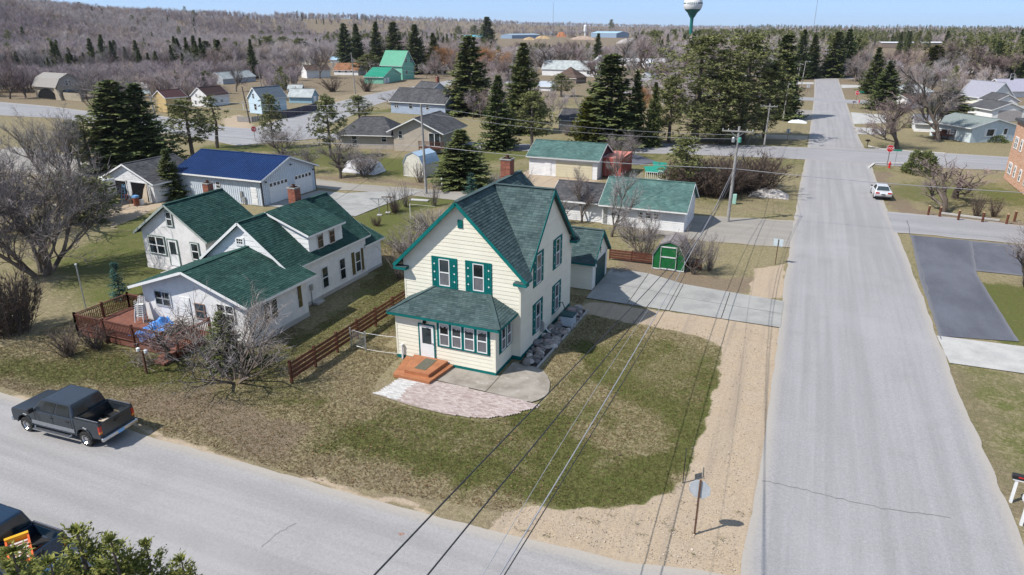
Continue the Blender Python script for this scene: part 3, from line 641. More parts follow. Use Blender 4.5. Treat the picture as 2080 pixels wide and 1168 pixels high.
# front patio: paver field plus concrete
t = NT('patio concrete'); p = t.pos()
c = t.mix(t.ss(t.noise(p, .9, 5, .6), .35, .7), (.31, .28, .245), (.21, .185, .155)); c = t.mix(t.ss(t.noise(p, 2.2, 5, .7), .55, .75), c, (.40, .38, .35)); c = t.mix(.4, c, t.mix(t.ss(t.noise(p, 45, 3), .3, .7), (.8,)*3, (1.1,)*3), 'MULTIPLY')
PATC = t.out(c, .9, .15)
sheet('patio_slab', [(-17.4, 29.95), (-14.06, 29.85), (-14.06, 31.75), (-17., 31.75)], PATC, .03)
sheet('patio_slab', [(-14.02, 29.82), (-11.35, 29.75), (-11.1, 30.1), (-10.9, 30.6), (-10.88, 31.1), (-11.0, 31.6), (-11.2, 32.2), (-11.55, 32.8), (-12., 33.3), (-12.5, 33.6), (-14.02, 33.65)], PATC, .03)
PV = MV('patio paver', (.30, .235, .215), (.45, .385, .36), .9, .15); PVG = MV('grey paver', (.40, .385, .37), (.56, .545, .53), .9, .15)
edge_c = [(-19.5, 27.3), (-18, 27.12), (-16.5, 27.0), (-15.1, 26.95), (-14, 27.05), (-12.9, 27.4), (-11.9, 28.15), (-11.2, 29.2)]
ma = MB(); mb = MB(); yy = 26.9; row = 0
while yy < 30.4:
    xx = -19.6+(row % 2)*.11
    while xx < -11.0:
        lo = np.interp(xx, [e[0] for e in edge_c], [e[1] for e in edge_c]); hi = 30.2 if xx < -17.4 else np.interp(xx, [-17.4, -14, -11.2], [29.93, 29.8, 29.72])
        if xx < -17.4: hi = np.interp(xx, [-19.5, -19.2, -17.4], [27.6, 29.6, 29.9])
        if yy > lo and yy+.1 < hi+.02:
            v = min(1, max(0, random.gauss(.5, .3))); g = xx < -18.15-(yy-27.3)*.02+random.uniform(-.12, .12) or (xx < -17.6 and yy > 29.2)
            z = .034+random.uniform(-.004, .004); (mb if g else ma).box(xx+.004, yy+.004, 0, xx+.205, yy+.1, z, v)
        xx += .211
    yy += .106; row += 1
pf = sheet('patio_bed', [(-19.5, 27.3), (-17, 27), (-15, 26.95), (-13, 27.35), (-11.2, 29.3), (-11.2, 29.7), (-17.4, 29.9), (-19.2, 29.7)], M('sand', (.30, .25, .2)), .008)
ma.build('paver', PV, pf, kind='stuff'); mb.build('grey_paver', PVG, pf, kind='stuff')
# cracks and seams in the asphalt
CRK = M('asphalt crack', (.17, .17, .175), None, 8, .95, .1)
def crack(name, pts, w=.035, z=.021, n=8):
    m = MB(); P = []
    for (a, b) in zip(pts[:-1], pts[1:]):
        for k in range(n): f = k/n; P.append((a[0]+(b[0]-a[0])*f+random.uniform(-.06, .06), a[1]+(b[1]-a[1])*f+random.uniform(-.06, .06)))
    P.append(pts[-1])
    for (a, b) in zip(P[:-1], P[1:]):
        d = Vector((b[0]-a[0], b[1]-a[1])).normalized()*w*random.uniform(.35, .6); m.quad((a[0]+d.y, a[1]-d.x, z), (b[0]+d.y, b[1]-d.x, z), (b[0]-d.y, b[1]+d.x, z), (a[0]-d.y, a[1]+d.x, z))
    m.build(name, CRK, kind='structure')
crack('road_crack', ((0.28,27.42),(1.79,27.42),(3.33,27.35),(5.18,27.34),(7.51,27.76)), .03)
crack('road_crack', ((-16.57,17.25),(-16.9,16.5),(-16.89,15.71)), .014)
crack('road_crack', ((10.82,78.61),(10.46,70.57),(10.34,64.31),(10.17,58.4),(9.87,52.37),(9.74,47.04)), .09, .024)
KERB = M('kerb concrete', (.55, .53, .50), (.48, .46, .43), 2, .9)
for P in (((9.94,129.19),(11.75,126.74),(15.89,125.92),(20.66,125.94)), ((8.87,107.95),(9.79,111.95),(11.46,113.07),(14.05,113.74))):
    m = MB()
    for a, b in zip(P[:-1], P[1:]): m.bar((*a, .06), (*b, .06), .3, .16)
    m.build('kerb', KERB, kind='structure')

# ================================================================ the cream house with teal trim
HX0, HX1, HY0, HY1, HR, SLP, RX, CY = -21.40, -13.75, 34.09, 43.29, 9.25, .969, -17.58, 38.95
EAV = 5.05
house_ = thing('cream_house', 'cream two storey clapboard house with teal trim and crossing green roofs', 'house', (HX1, HY0, 0))
def HB(m, name, mat, parent=None, **k):
    m.v = [(x-HX1, y-HY0, z) for x, y, z in m.v] if parent is None or parent is house_ or True else m.v
    return m.build(name, mat, parent or house_, **k)
V = Vector
def loc(P): return [V((x-HX1, y-HY0, z)) for x, y, z in P]
zw = HR-SLP*(HX1-RX)-.1
m = MB(); m.prism([(HX0,HY0,0),(HX1,HY0,0),(HX1,HY0,zw),(RX,HY0,HR-.1),(HX0,HY0,zw)], (0, HY1-HY0, 0)); m.prism([(HX1,CY-3.8,HR-.12-3.8*SLP),(HX1,CY+3.8,HR-.12-3.8*SLP),(HX1,CY,HR-.12)], (-3.6,0,0)); HB(m, 'wall', CREAM)
siding(loc([(HX0,HY0,.25),(HX1,HY0,.25),(HX1,HY0,zw),(RX,HY0,HR-.12),(HX0,HY0,zw)]), (0,-1,0), CREAM, house_, .25)
siding(loc([(HX1,HY0,.25),(HX1,HY1,.25),(HX1,HY1,HR-.12-4.34*SLP),(HX1,CY,HR-.12),(HX1,HY0,HR-.12-(CY-HY0)*SLP)]), (1,0,0), CREAM, house_, .25)
m = MB(); m.box(HX0-.03, HY0-.03, 0, HX1+.03, HY1+.03, .25); HB(m, 'foundation', TEAL)
for bx in ((HX1-.09, HY0-.03, .25, HX1+.028, HY0+.09, zw), (HX0-.02, HY0-.03, .25, HX0+.08, HY0+.05, zw), (HX1-.05, HY1-.08, .25, HX1+.028, HY1+.03, zw-.6)): HB(MB().box(*bx), 'corner_board', CREAM)
def roofplane(P, ud, name='roof', parent=None, ex=.175):
    P = loc(P); s = slab(name, P, .13, SH_G, house_, None, .05); n = axes(P, ud)[0]
    shingles([p+n*.05 for p in P], ud, SH_G, s, ex, .3); return s
yF, yB, xE, xW, xC = HY0-.4, HY1+.2, HX1+.5, HX0-.5, HX1+.28
dv = CY-(xE-RX)
roofplane([(xW,yB,EAV),(xW,yF,EAV),(RX,yF,HR),(RX,yB,HR)], (0,1,0))
roofplane([(xE,yF,EAV),(xE,dv,EAV),(RX,CY,HR),(RX,yF,HR)], (0,1,0))
roofplane([(xE,2*CY-dv,EAV),(xE,yB,EAV),(RX,yB,HR),(RX,CY,HR)], (0,1,0))
dc = HR-SLP*(xC-RX)
for s in (-1, 1):
    y = CY+s*(xC-RX); e = .3; roofplane([(xC-e,CY+s*(xC-e-RX),dc+e*SLP),(xC,y,dc),(xC,CY,HR),(RX,CY,HR)], (1,0,0))
m = MB()                                                             # rakes and eaves
for y in (yF-.012,):
    for x in (xW, xE): m.bar((x,y,EAV-.03),(RX,y,HR-.03), .03, .2)
for s in (-1, 1): m.bar((xC+.012,CY+s*(xC-RX+.42),dc-.42*SLP-.03),(xC+.012,CY,HR-.03), .03, .22)
m.bar((xW-.012,yF,EAV-.04),(xW-.012,yB,EAV-.04), .03, .16); m.bar((xE+.012,yF,EAV-.04),(xE+.012,dv,EAV-.04), .03, .16)
HB(m, 'rake_board', TEAL)
for x0, x1, y0, y1 in ((xW-.02, HX0+.35, yF-.03, HY0+.02), (HX1-.3, xE+.02, yF-.03, HY0+.03), (HX1-.02, xC+.24, HY1-.36, HY1+.42)):
    m = MB(); m.box(x0, y0, EAV-.26, x1, y1, EAV-.1); HB(m, 'eave_return', TEAL)
    m = MB(); m.prism([(x0,y0,EAV-.1),(x1,y0,EAV-.1),(x1,y1,EAV-.1),(x0,y1,EAV-.1)], (0,0,.03)); HB(m, 'return_cap', SH_G)
for s in (1,):                                                      # low tail of the rear gable slope
    m = MB(); P = [(HX1+.02,CY+4.1,dc-.02),(xC,CY+4.1,dc-.02),(xC,CY+4.72,dc-.5),(HX1+.02,CY+4.72,dc-.5)]; m.prism(P, (0,0,-.12)); HB(m, 'roof_tail', SH_G)
m = MB(); m.bar((RX,yF,HR+.085),(RX,yB,HR+.085), .3, .03); m.bar((RX,CY,HR+.09),(xC,CY,HR+.09), .3, .03); HB(m, 'ridge_cap', SH_G)
SF = Side((0-(HX1), 0, 0), (1,0,0), (0,-1,0)); SF.o = V((-HX1, 0, 0)); SE = Side((0, -HY0, 0), (0,1,0), (1,0,0))
for x in (-18.96, -16.73): window(SF, x, 4.02, .70, 1.68, house_, TEAL, None, .12, screen=True, shut=TEAL, shw=.38, dots=True)
for y, z in ((36.5, 3.95), (40.0, 3.95), (36.47, .85), (39.98, .85)): window(SE, y, z, .76, 1.85, house_, TEAL, None, .08, screen=True, shut=TEAL, shw=.38, dots=True)
m = MB(); SF.box(m, -17.64, .02, 7.72, -17.32, .06, 8.2); vt = m.build('gable_vent', TEAL, house_)
m = MB()
for k in range(6): SF.box(m, -17.62, .06, 7.75+k*.075, -17.34, .075, 7.79+k*.075)
m.build('louvre', TEAL, vt)
m = MB(); cx, cy = -18.3, 43.9
chimney(house_, RX-HX1-.35, 42.0-HY0, HR-.5, HR+1.15, .7)
# enclosed porch
PX0, PX1, PY = -20.71, -14.30, 31.73; PH = 2.95
m = MB(); m.box(PX0, PY, 0, PX1, HY0, PH); pw = HB(m, 'porch_wall', CREAM)
siding(loc([(PX0,PY,.2),(PX1,PY,.2),(PX1,PY,PH),(PX0,PY,PH)]), (0,-1,0), CREAM, house_, .24)
siding(loc([(PX1,PY,.2),(PX1,HY0-.03,.2),(PX1,HY0-.03,PH),(PX1,PY,PH)]), (1,0,0), CREAM, house_, .24)
m = MB(); m.box(PX0-.035, PY-.035, 0, PX1+.035, HY0-.05, .19); HB(m, 'porch_foundation', TEAL)
for bx in ((PX1-.08, PY-.03, .19, PX1+.03, PY+.09, PH), (PX0-.02, PY-.03, .19, PX0+.08, PY+.05, PH)): HB(MB().box(*bx), 'porch_corner', CREAM)
ez, tz, ey = 2.97, 3.84, 31.36; eL, eR = -21.05, -13.93
roofplane([(eL,ey,ez),(eR,ey,ez),(-15.71,HY0,tz),(-19.31,HY0,tz)], (1,0,0), 'porch_roof', ex=.16)
roofplane([(eR,ey,ez),(eR,HY0,ez),(-15.71,HY0,tz)], (0,1,0), 'porch_roof', ex=.16)
roofplane([(eL,HY0,ez),(eL,ey,ez),(-19.31,HY0,tz)], (0,1,0), 'porch_roof', ex=.16)
m = MB(); m.bar((eL,ey-.01,ez-.03),(eR,ey-.01,ez-.03), .03, .15); m.bar((eR+.01,ey,ez-.03),(eR+.01,HY0,ez-.03), .03, .15); m.bar((eL-.01,ey,ez-.03),(eL-.01,HY0,ez-.03), .03, .15)
HB(m, 'porch_fascia', TEAL)
m = MB(); m.box(eL+.02, ey+.02, ez-.12, eR-.02, HY0-.04, ez-.09); HB(m, 'porch_soffit', CREAM)
for a, b in ((eR, -15.71), (eL, -19.31)): HB(MB().bar((a,ey,ez+.09),(b,HY0-.02,tz+.09), .2, .03), 'hip_cap', SH_G)
SP = Side((-HX1, PY-HY0, 0), (1,0,0), (0,-1,0)); SQ = Side((PX1-HX1, -HY0, 0), (0,1,0), (1,0,0))
m = MB(); SP.box(m, -17.96, .02, 1.2, -14.61, .045, 2.84); HB2 = m.build('window_band', TEAL, house_)
for a in (-17.77, -16.98, -16.18, -15.38): window(SP, a, 1.33, .62, 1.4, house_, TEAL, None, .08, screen=True, n0=.05, curtain=True)
m = MB(); SQ.box(m, 32.2, .02, 1.1, 34.0, .045, 2.72); m.build('window_band', TEAL, house_)
for a in (32.4, 33.2): window(SQ, a, 1.24, .6, 1.36, house_, TEAL, None, .07, screen=True, n0=.05)
door(SP, -19.1, .3, .92, 2.1, house_, WHITE2, TEAL)
m = MB(); SP.box(m, -18.8, .02, 2.55, -18.64, .16, 2.7); m.lathe([(.07,0),(.1,-.1),(.0,-.14)], 8, (-18.72-HX1, PY-HY0-.2, 2.62)); m.build('porch_lamp', BLACK, house_)
m = MB(); m.tube([(-20.3-HX1, PY-HY0-.12, 0), (-20.3-HX1, PY-HY0-.12, .85)], .06, 8); m.tube([(-20.3-HX1, PY-HY0-.12, .85), (-20.3-HX1, PY-HY0-.12, .95)], .08, 8); m.build('vent_pipe', WHITE2, house_)
m = MB(); m.tube([(.14, 4.1, .75), (.14, 4.1, .35), (.3, 4.1, .18), (.62, 4.1, .15)], .05, 8); m.build('downspout', WHITE2, house_)
m = MB(); m.box(.03, 3.25, .5, .2, 3.5, 1.0); m.lathe([(.0,0),(.12,0),(.12,.14),(.0,.14)], 10, (.14,3.37,.98)); m.build('meter_box', STEEL, house_)
for x, y, r in ((PX1+.1, HY0-.3, 0),): pass

# porch steps of orange stained planks
st = thing('porch_steps', 'orange stained two tier wooden steps at the white porch door', 'steps', (-18.3, 30.6, 0))
def tier(P, z0, z1, nm):
    P = [(x+18.3, y-30.6) for x, y in P]; m = MB(); m.prism([(*p, z0) for p in P], (0,0,z1-z0-.03)); m.build(nm+'_frame', WOODO, st)
    ys = [p[1] for p in P]; y = min(ys); Pv = [V((*p, 0)) for p in P]; k = 0
    for (t0, t1, a0, b0, a1, b1) in poly_rows(Pv, V((1,0,0)), V((0,1,0)), .145):
        m = MB(); m.prism([(a0-.02,t0,z1-.028),(b0+.02,t0,z1-.028),(b1+.02,t1-.012,z1-.028),(a1-.02,t1-.012,z1-.028)], (0,0,.03)); m.build('plank', WOODO, st)
tier([(-19.55,29.35),(-17.25,29.35),(-16.95,31.66),(-20.05,31.66)], .0, .2, 'lower'); tier([(-19.05,29.72),(-17.5,29.72),(-17.3,31.66),(-19.5,31.66)], .2, .4, 'upper')
tag(MB().box(-18.62, 30.1, .402, -17.9, 31.45, .418).build('doormat', M('grey doormat', (.13, .125, .09), (.10, .10, .075), 9, .95)), 'flat grey doormat lying on the orange porch steps', 'doormat')

# rock bed along the shaded wall
def rock_mesh(seed, mat, name='rock'):
    rr = random.Random(seed); bm = bmesh.new(); bmesh.ops.create_icosphere(bm, subdivisions=2, radius=1)
    k = [(Vector((rr.gauss(0,1), rr.gauss(0,1), rr.gauss(0,1))).normalized(), rr.uniform(.6,.95)) for _ in range(9)]
    for v in bm.verts:
        for d, c in k:
            e = v.co.dot(d)
            if e > c: v.co -= d*(e-c)*.9
        v.co.z *= .72
    me = bpy.data.meshes.new(name); bm.to_mesh(me); bm.free(); me.materials.append(mat); return me
ROCKM = [rock_mesh(i, M('pale field stone %d' % i, c, tuple(q*.7 for q in c), 6, .9, .15, bump=.15, dirt=(.14,.11,.09))) for i, c in enumerate(((.42,.38,.35),(.27,.24,.22),(.38,.31,.29),(.22,.21,.21),(.58,.54,.50)))]
rb = thing('rock_bed', 'bed of loose field stones along the shaded side wall', 'rock bed', (-13.0, 37.5, 0))
for k in range(150):
    y = random.uniform(33.7, 43.0); x = random.uniform(-13.62, np.interp(y, [33.6, 34.3, 42, 43], [-12.75, -12.5, -12.3, -12.9])); s = random.choice((.13, .17, .21, .26, .32))*random.uniform(.8, 1.2)
    o = link('rock', random.choice(ROCKM), rb, (x+13.0, y-37.5, s*.35+random.uniform(0, .06)), random.uniform(0, 6)); o.scale = (s, s*random.uniform(.6, 1), s*random.uniform(.7, 1))
m = MB(); m.bar((.55,-4.0,.06),(.75,5.4,.06), .07, .14); m.build('edging', CONC, rb)
MB().box(-.65, -3.9, 0, .55, 5.5, .03).build('soil', M('dark soil', (.05, .04, .035)), rb)
ac = thing('ac_unit', 'grey boxed cooling unit with dark teal lid among the stones', 'cooling unit', (-12.72, 40.0, 0))
MB().box(-.42, -.42, .06, .42, .42, .78).build('casing', M('grey green casing', (.50, .55, .60), None, 3, .5), ac, bevel=.08)
MB().box(-.45, -.45, .78, .45, .45, .87).build('lid', SHADOWG, ac, bevel=.04)
m = MB(); m.tube([(-.3,.5,.1),(-.45,.6,.9),(-.7,.75,1.3),(-.95,.7,1.2)], .03, 6); m.build('pipe', BLACK, ac)

# detached garage behind the house
GX1, GY0, GW, GD = -13.2, 47.0, 6.0, 3.95
gar, GS = house('detached_garage', 'small cream garage with green roof and dark teal door beside the drive', 'garage', (GX1-GW, GY0, 0, GW), GD, 2.35, 4.1, 'x', CREAM, SH_G, TEAL, .3, .25, lap=.115, boards=True, ex=.175,
    feats=[('g', 'R', .72, .0, 2.75, 2.02, dict(mat=SHADOWG, rows=4)), ])
m = MB(); S = GS['R']
for a, b in ((.56,.72),(3.47,3.63)): S.box(m, a, .0, 0, b, .05, 2.15)
S.box(m, .56, 0, 2.02, 3.63, .05, 2.16); m.build('door_surround', WHITE2, gar)
for y in (.35,): MB().lathe([(.0,.25),(.07,.2),(.09,0),(.05,-.05),(0,-.05)], 8, (GW+.14, y, 1.75)).build('wall_lantern', WHITE2, gar)
m = MB(); S.box(m, -.02, -.02, 0, .16, .03, 2.3); S.box(m, GD-.16, -.02, 0, GD+.02, .03, 2.3); m.build('corner_board', WHITE2, gar, kind='stuff')
def text(body, size, mat, parent, loc, rot, name='lettering', ext=.008, label=None):
    cu = bpy.data.curves.new(name, 'FONT'); cu.body = body; cu.size = size; cu.align_x = 'CENTER'; cu.align_y = 'CENTER'; cu.extrude = ext
    tmp = bpy.data.objects.new(name, cu); COL.objects.link(tmp); dg = bpy.context.evaluated_depsgraph_get(); me = bpy.data.meshes.new_from_object(tmp.evaluated_get(dg)); bpy.data.objects.remove(tmp)
    me.materials.clear(); me.materials.append(mat); o = link(name, me, parent, loc); o.rotation_euler = rot; return o
m = MB(); S = GS['R']                                               # dark scroll ornament on the gable
m.tube([S.p(1.95+.12*math.cos(a), .05, 2.72+.11*math.sin(a)) for a in [k*.5 for k in range(12)]], .022, 5); m.tube([S.p(1.93, .05, 2.6), S.p(1.86, .05, 2.45), S.p(1.98, .05, 2.38)], .02, 5)
m.build('scroll_ornament', BLACK, gar)

# ================================================================ white neighbour house, cottage, sheds and garages
W_ = dict(trim=None)
nb, NS = house('white_house', 'long white one and a half storey house with forest green roof, dormer and front wing', 'house', (-37.8, 34.4, 0, 7.05), 9.1, 3.5, 6.2, 'y', WHITE, SH_D, WHITE2, .35, .3, lap=.36, boards=True, found=.3, ex=.18,
    feats=[('w', 'R', 3.45, .7, .72, 1.6), ('w', 'R', 5.55, .65, .72, 1.65), ('w', 'R', 7.55, .62, .72, 1.65, dict(shut=M('olive shutter', (.13,.10,.035)), shw=.34, trim=WHITE2, tw=.06)), ('w', 'F', 3.0, 4.62, .6, .45, dict(trim=WHITE2, grid=(3,2), mid=False))],
    chim=[(2.82, 6.5, 5.5, 7.25, .66)])
NX, NY = -37.8, 34.4
L2 = lambda P: [V((x-NX, y-NY, z)) for x, y, z in P]
dx = -30.92; m = MB()
m.prism(L2([(dx,37.05,3.62),(dx,40.9,3.62),(dx,40.9,4.95),(dx,37.05,4.95)]), (-.1,0,0)); m.build('dormer_wall', WHITE, nb)
for y in (37.05, 40.9): MB().prism(L2([(dx,y,3.62),(dx,y,4.95),(-34.2,y,6.15)]), (0,.08 if y < 39 else -.08,0)).build('dormer_cheek', WHITE, nb)
siding(L2([(dx,37.05,3.64),(dx,40.9,3.64),(dx,40.9,4.93),(dx,37.05,4.93)]), (1,0,0), WHITE, nb, .33)
for y in (37.05,): siding(L2([(-34.2,y,6.12),(dx,y,3.66),(dx,y,4.93)]), (0,-1,0), WHITE, nb, .33)
P = L2([(-30.68,36.82,4.93),(-30.68,41.1,4.93),(-34.3,41.1,6.27),(-34.3,36.82,6.27)]); s = slab('dormer_roof', P, .1, SH_D, nb, None, .06); n = axes(P, (0,1,0))[0]; shingles([p+n*.06 for p in P], (0,1,0), SH_D, s, .18, .32)
m = MB(); m.bar(*L2([(-30.66,36.82,4.9),(-30.66,41.1,4.9)]), .03, .14); m.bar(*L2([(-30.68,36.8,4.92),(-34.3,36.8,6.26)]), .03, .14); m.build('dormer_fascia', WHITE2, nb)
SD = Side((dx-NX, -NY, 0), (0,1,0), (1,0,0))
for y in (37.95, 39.3): window(SD, y, 3.72, .62, 1.1, nb, WHITE2, M('brown sash', (.30,.20,.16)), .05, curtain=True)
m = MB(); m.box(7.05, 2.1, .0, 7.55, 2.9, .16); m.build('step', CONC, nb)
m = MB(); m.box(7.08, 2.0, 1.1, 7.2, 2.25, 1.5); m.tube([(7.12,2.1,0),(7.12,2.1,1.2)], .03, 6); m.build('meter_box', STEEL, nb)
wg, WS = house('front_wing', 'white front wing', 'house', (-38.3-NX, 29.3-NY, 0, 8.75), 5.4, 3.03, 4.5, 'y', WHITE, SH_D, WHITE2, .5, .6, found=.35, ex=.18,
    feats=[('w', 'F', 1.1, 1.72, 1.3, .98, dict(cols=2, trim=WHITE2, tw=.05, frame=M('grey sash', (.32,.34,.36)))), ('w', 'F', 6.3, 1.45, 1.35, 1.15, dict(cols=2)), ('w', 'F', 4.45, 1.3, .8, 1.05, dict(frame=M('brown sash', (.30,.20,.16)))), ('w', 'R', 1.15, 1.1, 1.3, 1.35, dict(cols=2, mid=False)), ('d', 'F', 3.2, .6, .85, 2.0, dict(glass=False))])
wg.parent = nb; del wg['category'], wg['label']
ex_, XS = house('rear_extension', 'rear', 'house', (.9, 9.1, 0, 6.0), 2.3, 2.5, 3.7, 'y', WHITE, SH_D, WHITE2, .3, .25, found=.25, lap=.36, ex=.18)
ex_.parent = nb; del ex_['category'], ex_['label']
def flatten(sub, root):
    """fold a wing built as a house of its own into its main house"""
    bpy.context.view_layer.update()
    for ch in list(sub.children):
        w = sub.location.copy(); ch.parent = root; ch.location = ch.location + w
    bpy.data.objects.remove(sub)
flatten(wg, nb); flatten(ex_, nb)
for y in (5.85-.6,): MB().box(7.05+.03+.6, -.5, .9, 7.05+.1+.6, -.2, 2.4)
m = MB(); m.box(8.28, -.62, 1.0, 8.31, -.3, 2.45); m.build('shutter', M('olive shutter', (.13,.10,.035)), nb)

ct, CS = house('stucco_cottage', 'small white stucco cottage with steep green roof and brick chimney', 'house', (-48.4, 38.0, 0, 6.7), 5.4, 3.35, 5.6, 'y', STUCCO, SH_D, M('grey green trim', (.36,.40,.37)), .55, .35, found=.3, ex=.18, foundm=STUCCO,
    feats=[('w', 'F', .65, 1.35, 1.72, 1.45, dict(cols=2, trim=M('dull green trim', (.16,.22,.18)), tw=.08)), ('d', 'F', 2.75, .55, .95, 2.15, dict(trim=M('dull green trim', (.16,.22,.18)))), ('w', 'F', 5.2, 1.35, .75, 1.35, dict(trim=M('dull green trim', (.16,.22,.18)), tw=.08)), ('w', 'F', 3.05, 3.85, .6, 1.15, dict(trim=M('dull green trim', (.16,.22,.18)), tw=.07)), ('w', 'R', 1.2, 2.0, .8, .9)],
    chim=[(2.7, 4.9, 5.0, 6.3, .6)])
MB().box(2.6, -1.1, 0, 3.9, 0, .22).build('doorstep', CONC, ct)

bb, BS = house('blue_roof_workshop', 'pale metal workshop with bright blue metal roof and two garage doors', 'workshop', (-66.2, 57.9, 0, 12.3), 9.1, 3.05, 4.75, 'x', LTBLUE, BLUEROOF, WHITE2, .45, .45, seam=.3, found=.08,
    feats=[('w', 'F', 5.8, 1.5, .66, .78), ('d', 'F', 10.75, .1, .85, 2.0, dict(glass=False)), ('g', 'R', 1.15, .05, 3.05, 2.35, dict(lights=True)), ('g', 'R', 5.4, .05, 3.05, 2.35, dict(lights=True))])
m = MB()
for k in range(41): m.box(.02+k*.302, -.035, .1, .06+k*.302, 0, 3.04)
for k in range(31):
    y = .02+k*.3; zt = 4.68-abs(y-4.55)*.374
    zz = 2.42 if 1.1 < y < 4.22 or 5.35 < y < 8.47 else .1
    m.box(12.3, y, zz, 12.335, y+.04, zt)
m.build('siding_rib', LTBLUE, bb, kind='stuff')
for x, y in ((12.32, .0), (12.32, 9.1)): MB().box(x-.08, y-.06, .05, x+.03, y+.06, 3.0).build('corner_trim', BLACK, bb)
for y, z in ((4.9, 3.75), (.6, 2.55), (8.8, 2.5)): MB().lathe([(0,.16),(.1,.1),(.13,0),(0,0)], 8, (12.46, y, z)).build('wall_lamp', BLACK, bb)
m = MB(); m.box(9.25, -.18, .9, 9.55, -.04, 1.5); m.box(9.3, -.16, .2, 9.36, -.08, .9); m.box(9.6, -.2, .2, 9.9, -.06, .9); m.build('meter_box', STEEL, bb)

og, OS = house('old_garage', 'weathered white two bay garage with peeling paint and open doorways', 'garage', (-74.0, 54.5, 0, 7.8), 6.6, 2.3, 4.1, 'y', M('peeling white paint', (.74,.74,.74), (.60,.60,.60), 2, .8, .2, dirt=(.24,.20,.18)), SH_K, WHITE2, .4, .35, lap=.2)
S = OS['F']
for x0, x1 in ((1.0, 3.6), (4.4, 6.9)):
    m = MB(); S.box(m, x0, .0, .02, x1, .03, 2.12); o = m.build('doorway', DARK, og)  # flat panel on the solid wall, interior shade put into its colour
    m = MB(); S.box(m, x0-.12, 0, 0, x0, .07, 2.2); S.box(m, x1, 0, 0, x1+.12, .07, 2.2); S.box(m, x0-.2, 0, 2.12, x1+.2, .09, 2.26); m.build('door_frame', M('peeling white paint', None), o)
lg, LS = house('long_white_garage', 'long low white garage with faded teal shingle roof beside the alley', 'garage', (-17.6, 65.4, 0, 8.1), 6.1, 2.35, 4.15, 'x', WHITE, SH_T, WHITE2, .55, .3, lap=.2, ex=.19,
    feats=[('w', 'F', 3.55, 1.0, .55, .62), ('w', 'F', 4.35, 1.0, .55, .62), ('w', 'F', 5.1, 1.0, .55, .62), ('d', 'F', .1, .1, .4, 1.7, dict(glass=False, mat=STEEL)), ('d', 'R', 2.2, .05, .9, 2.0, dict(glass=False))])
l2, _ = house('long_garage_end', 'lower section', 'garage', (-5.4, .35, 0, 5.4), 5.5, 2.2, 3.35, 'x', WHITE, SH_K, WHITE2, .5, .3, lap=.2, ex=.19); l2.parent = lg; flatten(l2, lg)
wgr, GS2 = house('white_garage', 'white garage with teal shingle roof, maroon gable and wide cream door', 'garage', (-33.4, 85.7, 0, 9.4), 6.4, 2.65, 4.15, 'x', WHITE, SH_T, WHITE2, .4, .35, lap=.2, ex=.22,
    feats=[('g', 'F', 3.75, 0, 5.0, 2.05, dict(mat=YELLOWC, rows=6)), ('d', 'F', 2.2, .02, .9, 1.95, dict(glass=False))])
m = MB(); S = GS2['R']; m.prism([S.p(0,.03,2.6),S.p(6.4,.03,2.6),S.p(3.2,.03,4.1)], (.03,0,0)); m.build('maroon_gable', M('maroon paint', (.07,.02,.025)), wgr)

# red shipping container, ribbed on every side
cn = thing('shipping_container', 'faded red steel shipping container standing beside the white garage', 'container', (-23.85, 87.75, 0))
CR = M('faded red steel', (.40,.10,.075), (.32,.075,.06), 2, .6, .3, dirt=(.45,.22,.18)); CT = M('sun bleached red roof', (.58,.22,.17), (.50,.17,.13), 1.5, .7)
MB().box(.06, .06, .12, 2.38, 6.0, 2.52).build('body', CR, cn); MB().box(.03, .03, 2.52, 2.41, 6.03, 2.56).build('roof', CT, cn)
m = MB()
for k in range(24): m.box(2.38, .2+k*.24, .18, 2.43, .32+k*.24, 2.48); m.box(.01, .2+k*.24, .18, .06, .32+k*.24, 2.48)
m.build('rib', CR, cn, kind='stuff')
for x in (0, 2.34):
    for y in (0, 5.96): MB().box(x, y, 0, x+.1, y+.1, 2.6).build('corner_post', CR, cn)
for x in (.14, 1.25): MB().box(x, .0, .2, x+1.05, .06, 2.46).build('door', CR, cn)
for x in (.45, .9, 1.55, 2.0): MB().tube([(x, -.03, .2), (x, -.03, 2.46)], .02, 6).build('locking_bar', STEEL, cn)

# gambrel sheds
def gambrel(name, label, loc, w, d, zs, zk, zt, kx, wall, roof, trim, rz=0, frame=True, ribroof=0):
    T = thing(name, label, 'shed', loc, rz)
    pr = [(0,zs),(kx,zk),(w/2,zt),(w-kx,zk),(w,zs)]
    MB().prism([(0,0,0),(w,0,0)]+[(x,0,z) for x, z in pr[::-1]], (0,d,0)).build('wall', wall, T)
    for (a, b) in zip(pr[:-1], pr[1:]):
        ov = .1; dxx, dz = b[0]-a[0], b[1]-a[1]; l = math.hypot(dxx, dz); e = .12/l
        A = (a[0]-(dxx*e if a[0] == 0 else 0), a[1]-(dz*e if a[0] == 0 else 0)); B = (b[0]+(dxx*e if b[0] == w else 0), b[1]+(dz*e if b[0] == w else 0))
        P = [V((A[0],-ov,A[1])),V((B[0],-ov,B[1])),V((B[0],d+ov,B[1])),V((A[0],d+ov,A[1]))]; n = (P[1]-P[0]).cross(P[2]-P[1]).normalized()
        if n.z < 0: n = -n
        r = slab('roof_panel', P, .05, roof, T, n, .06)
        if ribroof: ribs([p+n*.06 for p in (P if abs(dxx) > 0 else P)], (0,1,0), roof, r, ribroof, .02, .03)
        else: shingles([p+n*.06 for p in P], (0,1,0), roof, r, .2, .3)
    m = MB(); q = [(0,0)]+pr+[(w,0)]
    for a, b in zip(q[:-1], q[1:]): m.bar((a[0],-.02,a[1]),(b[0],-.02,b[1]), .03, .09)
    m.bar((0,-.02,.04),(w,-.02,.04), .03, .08); m.build('trim', trim, T); return T
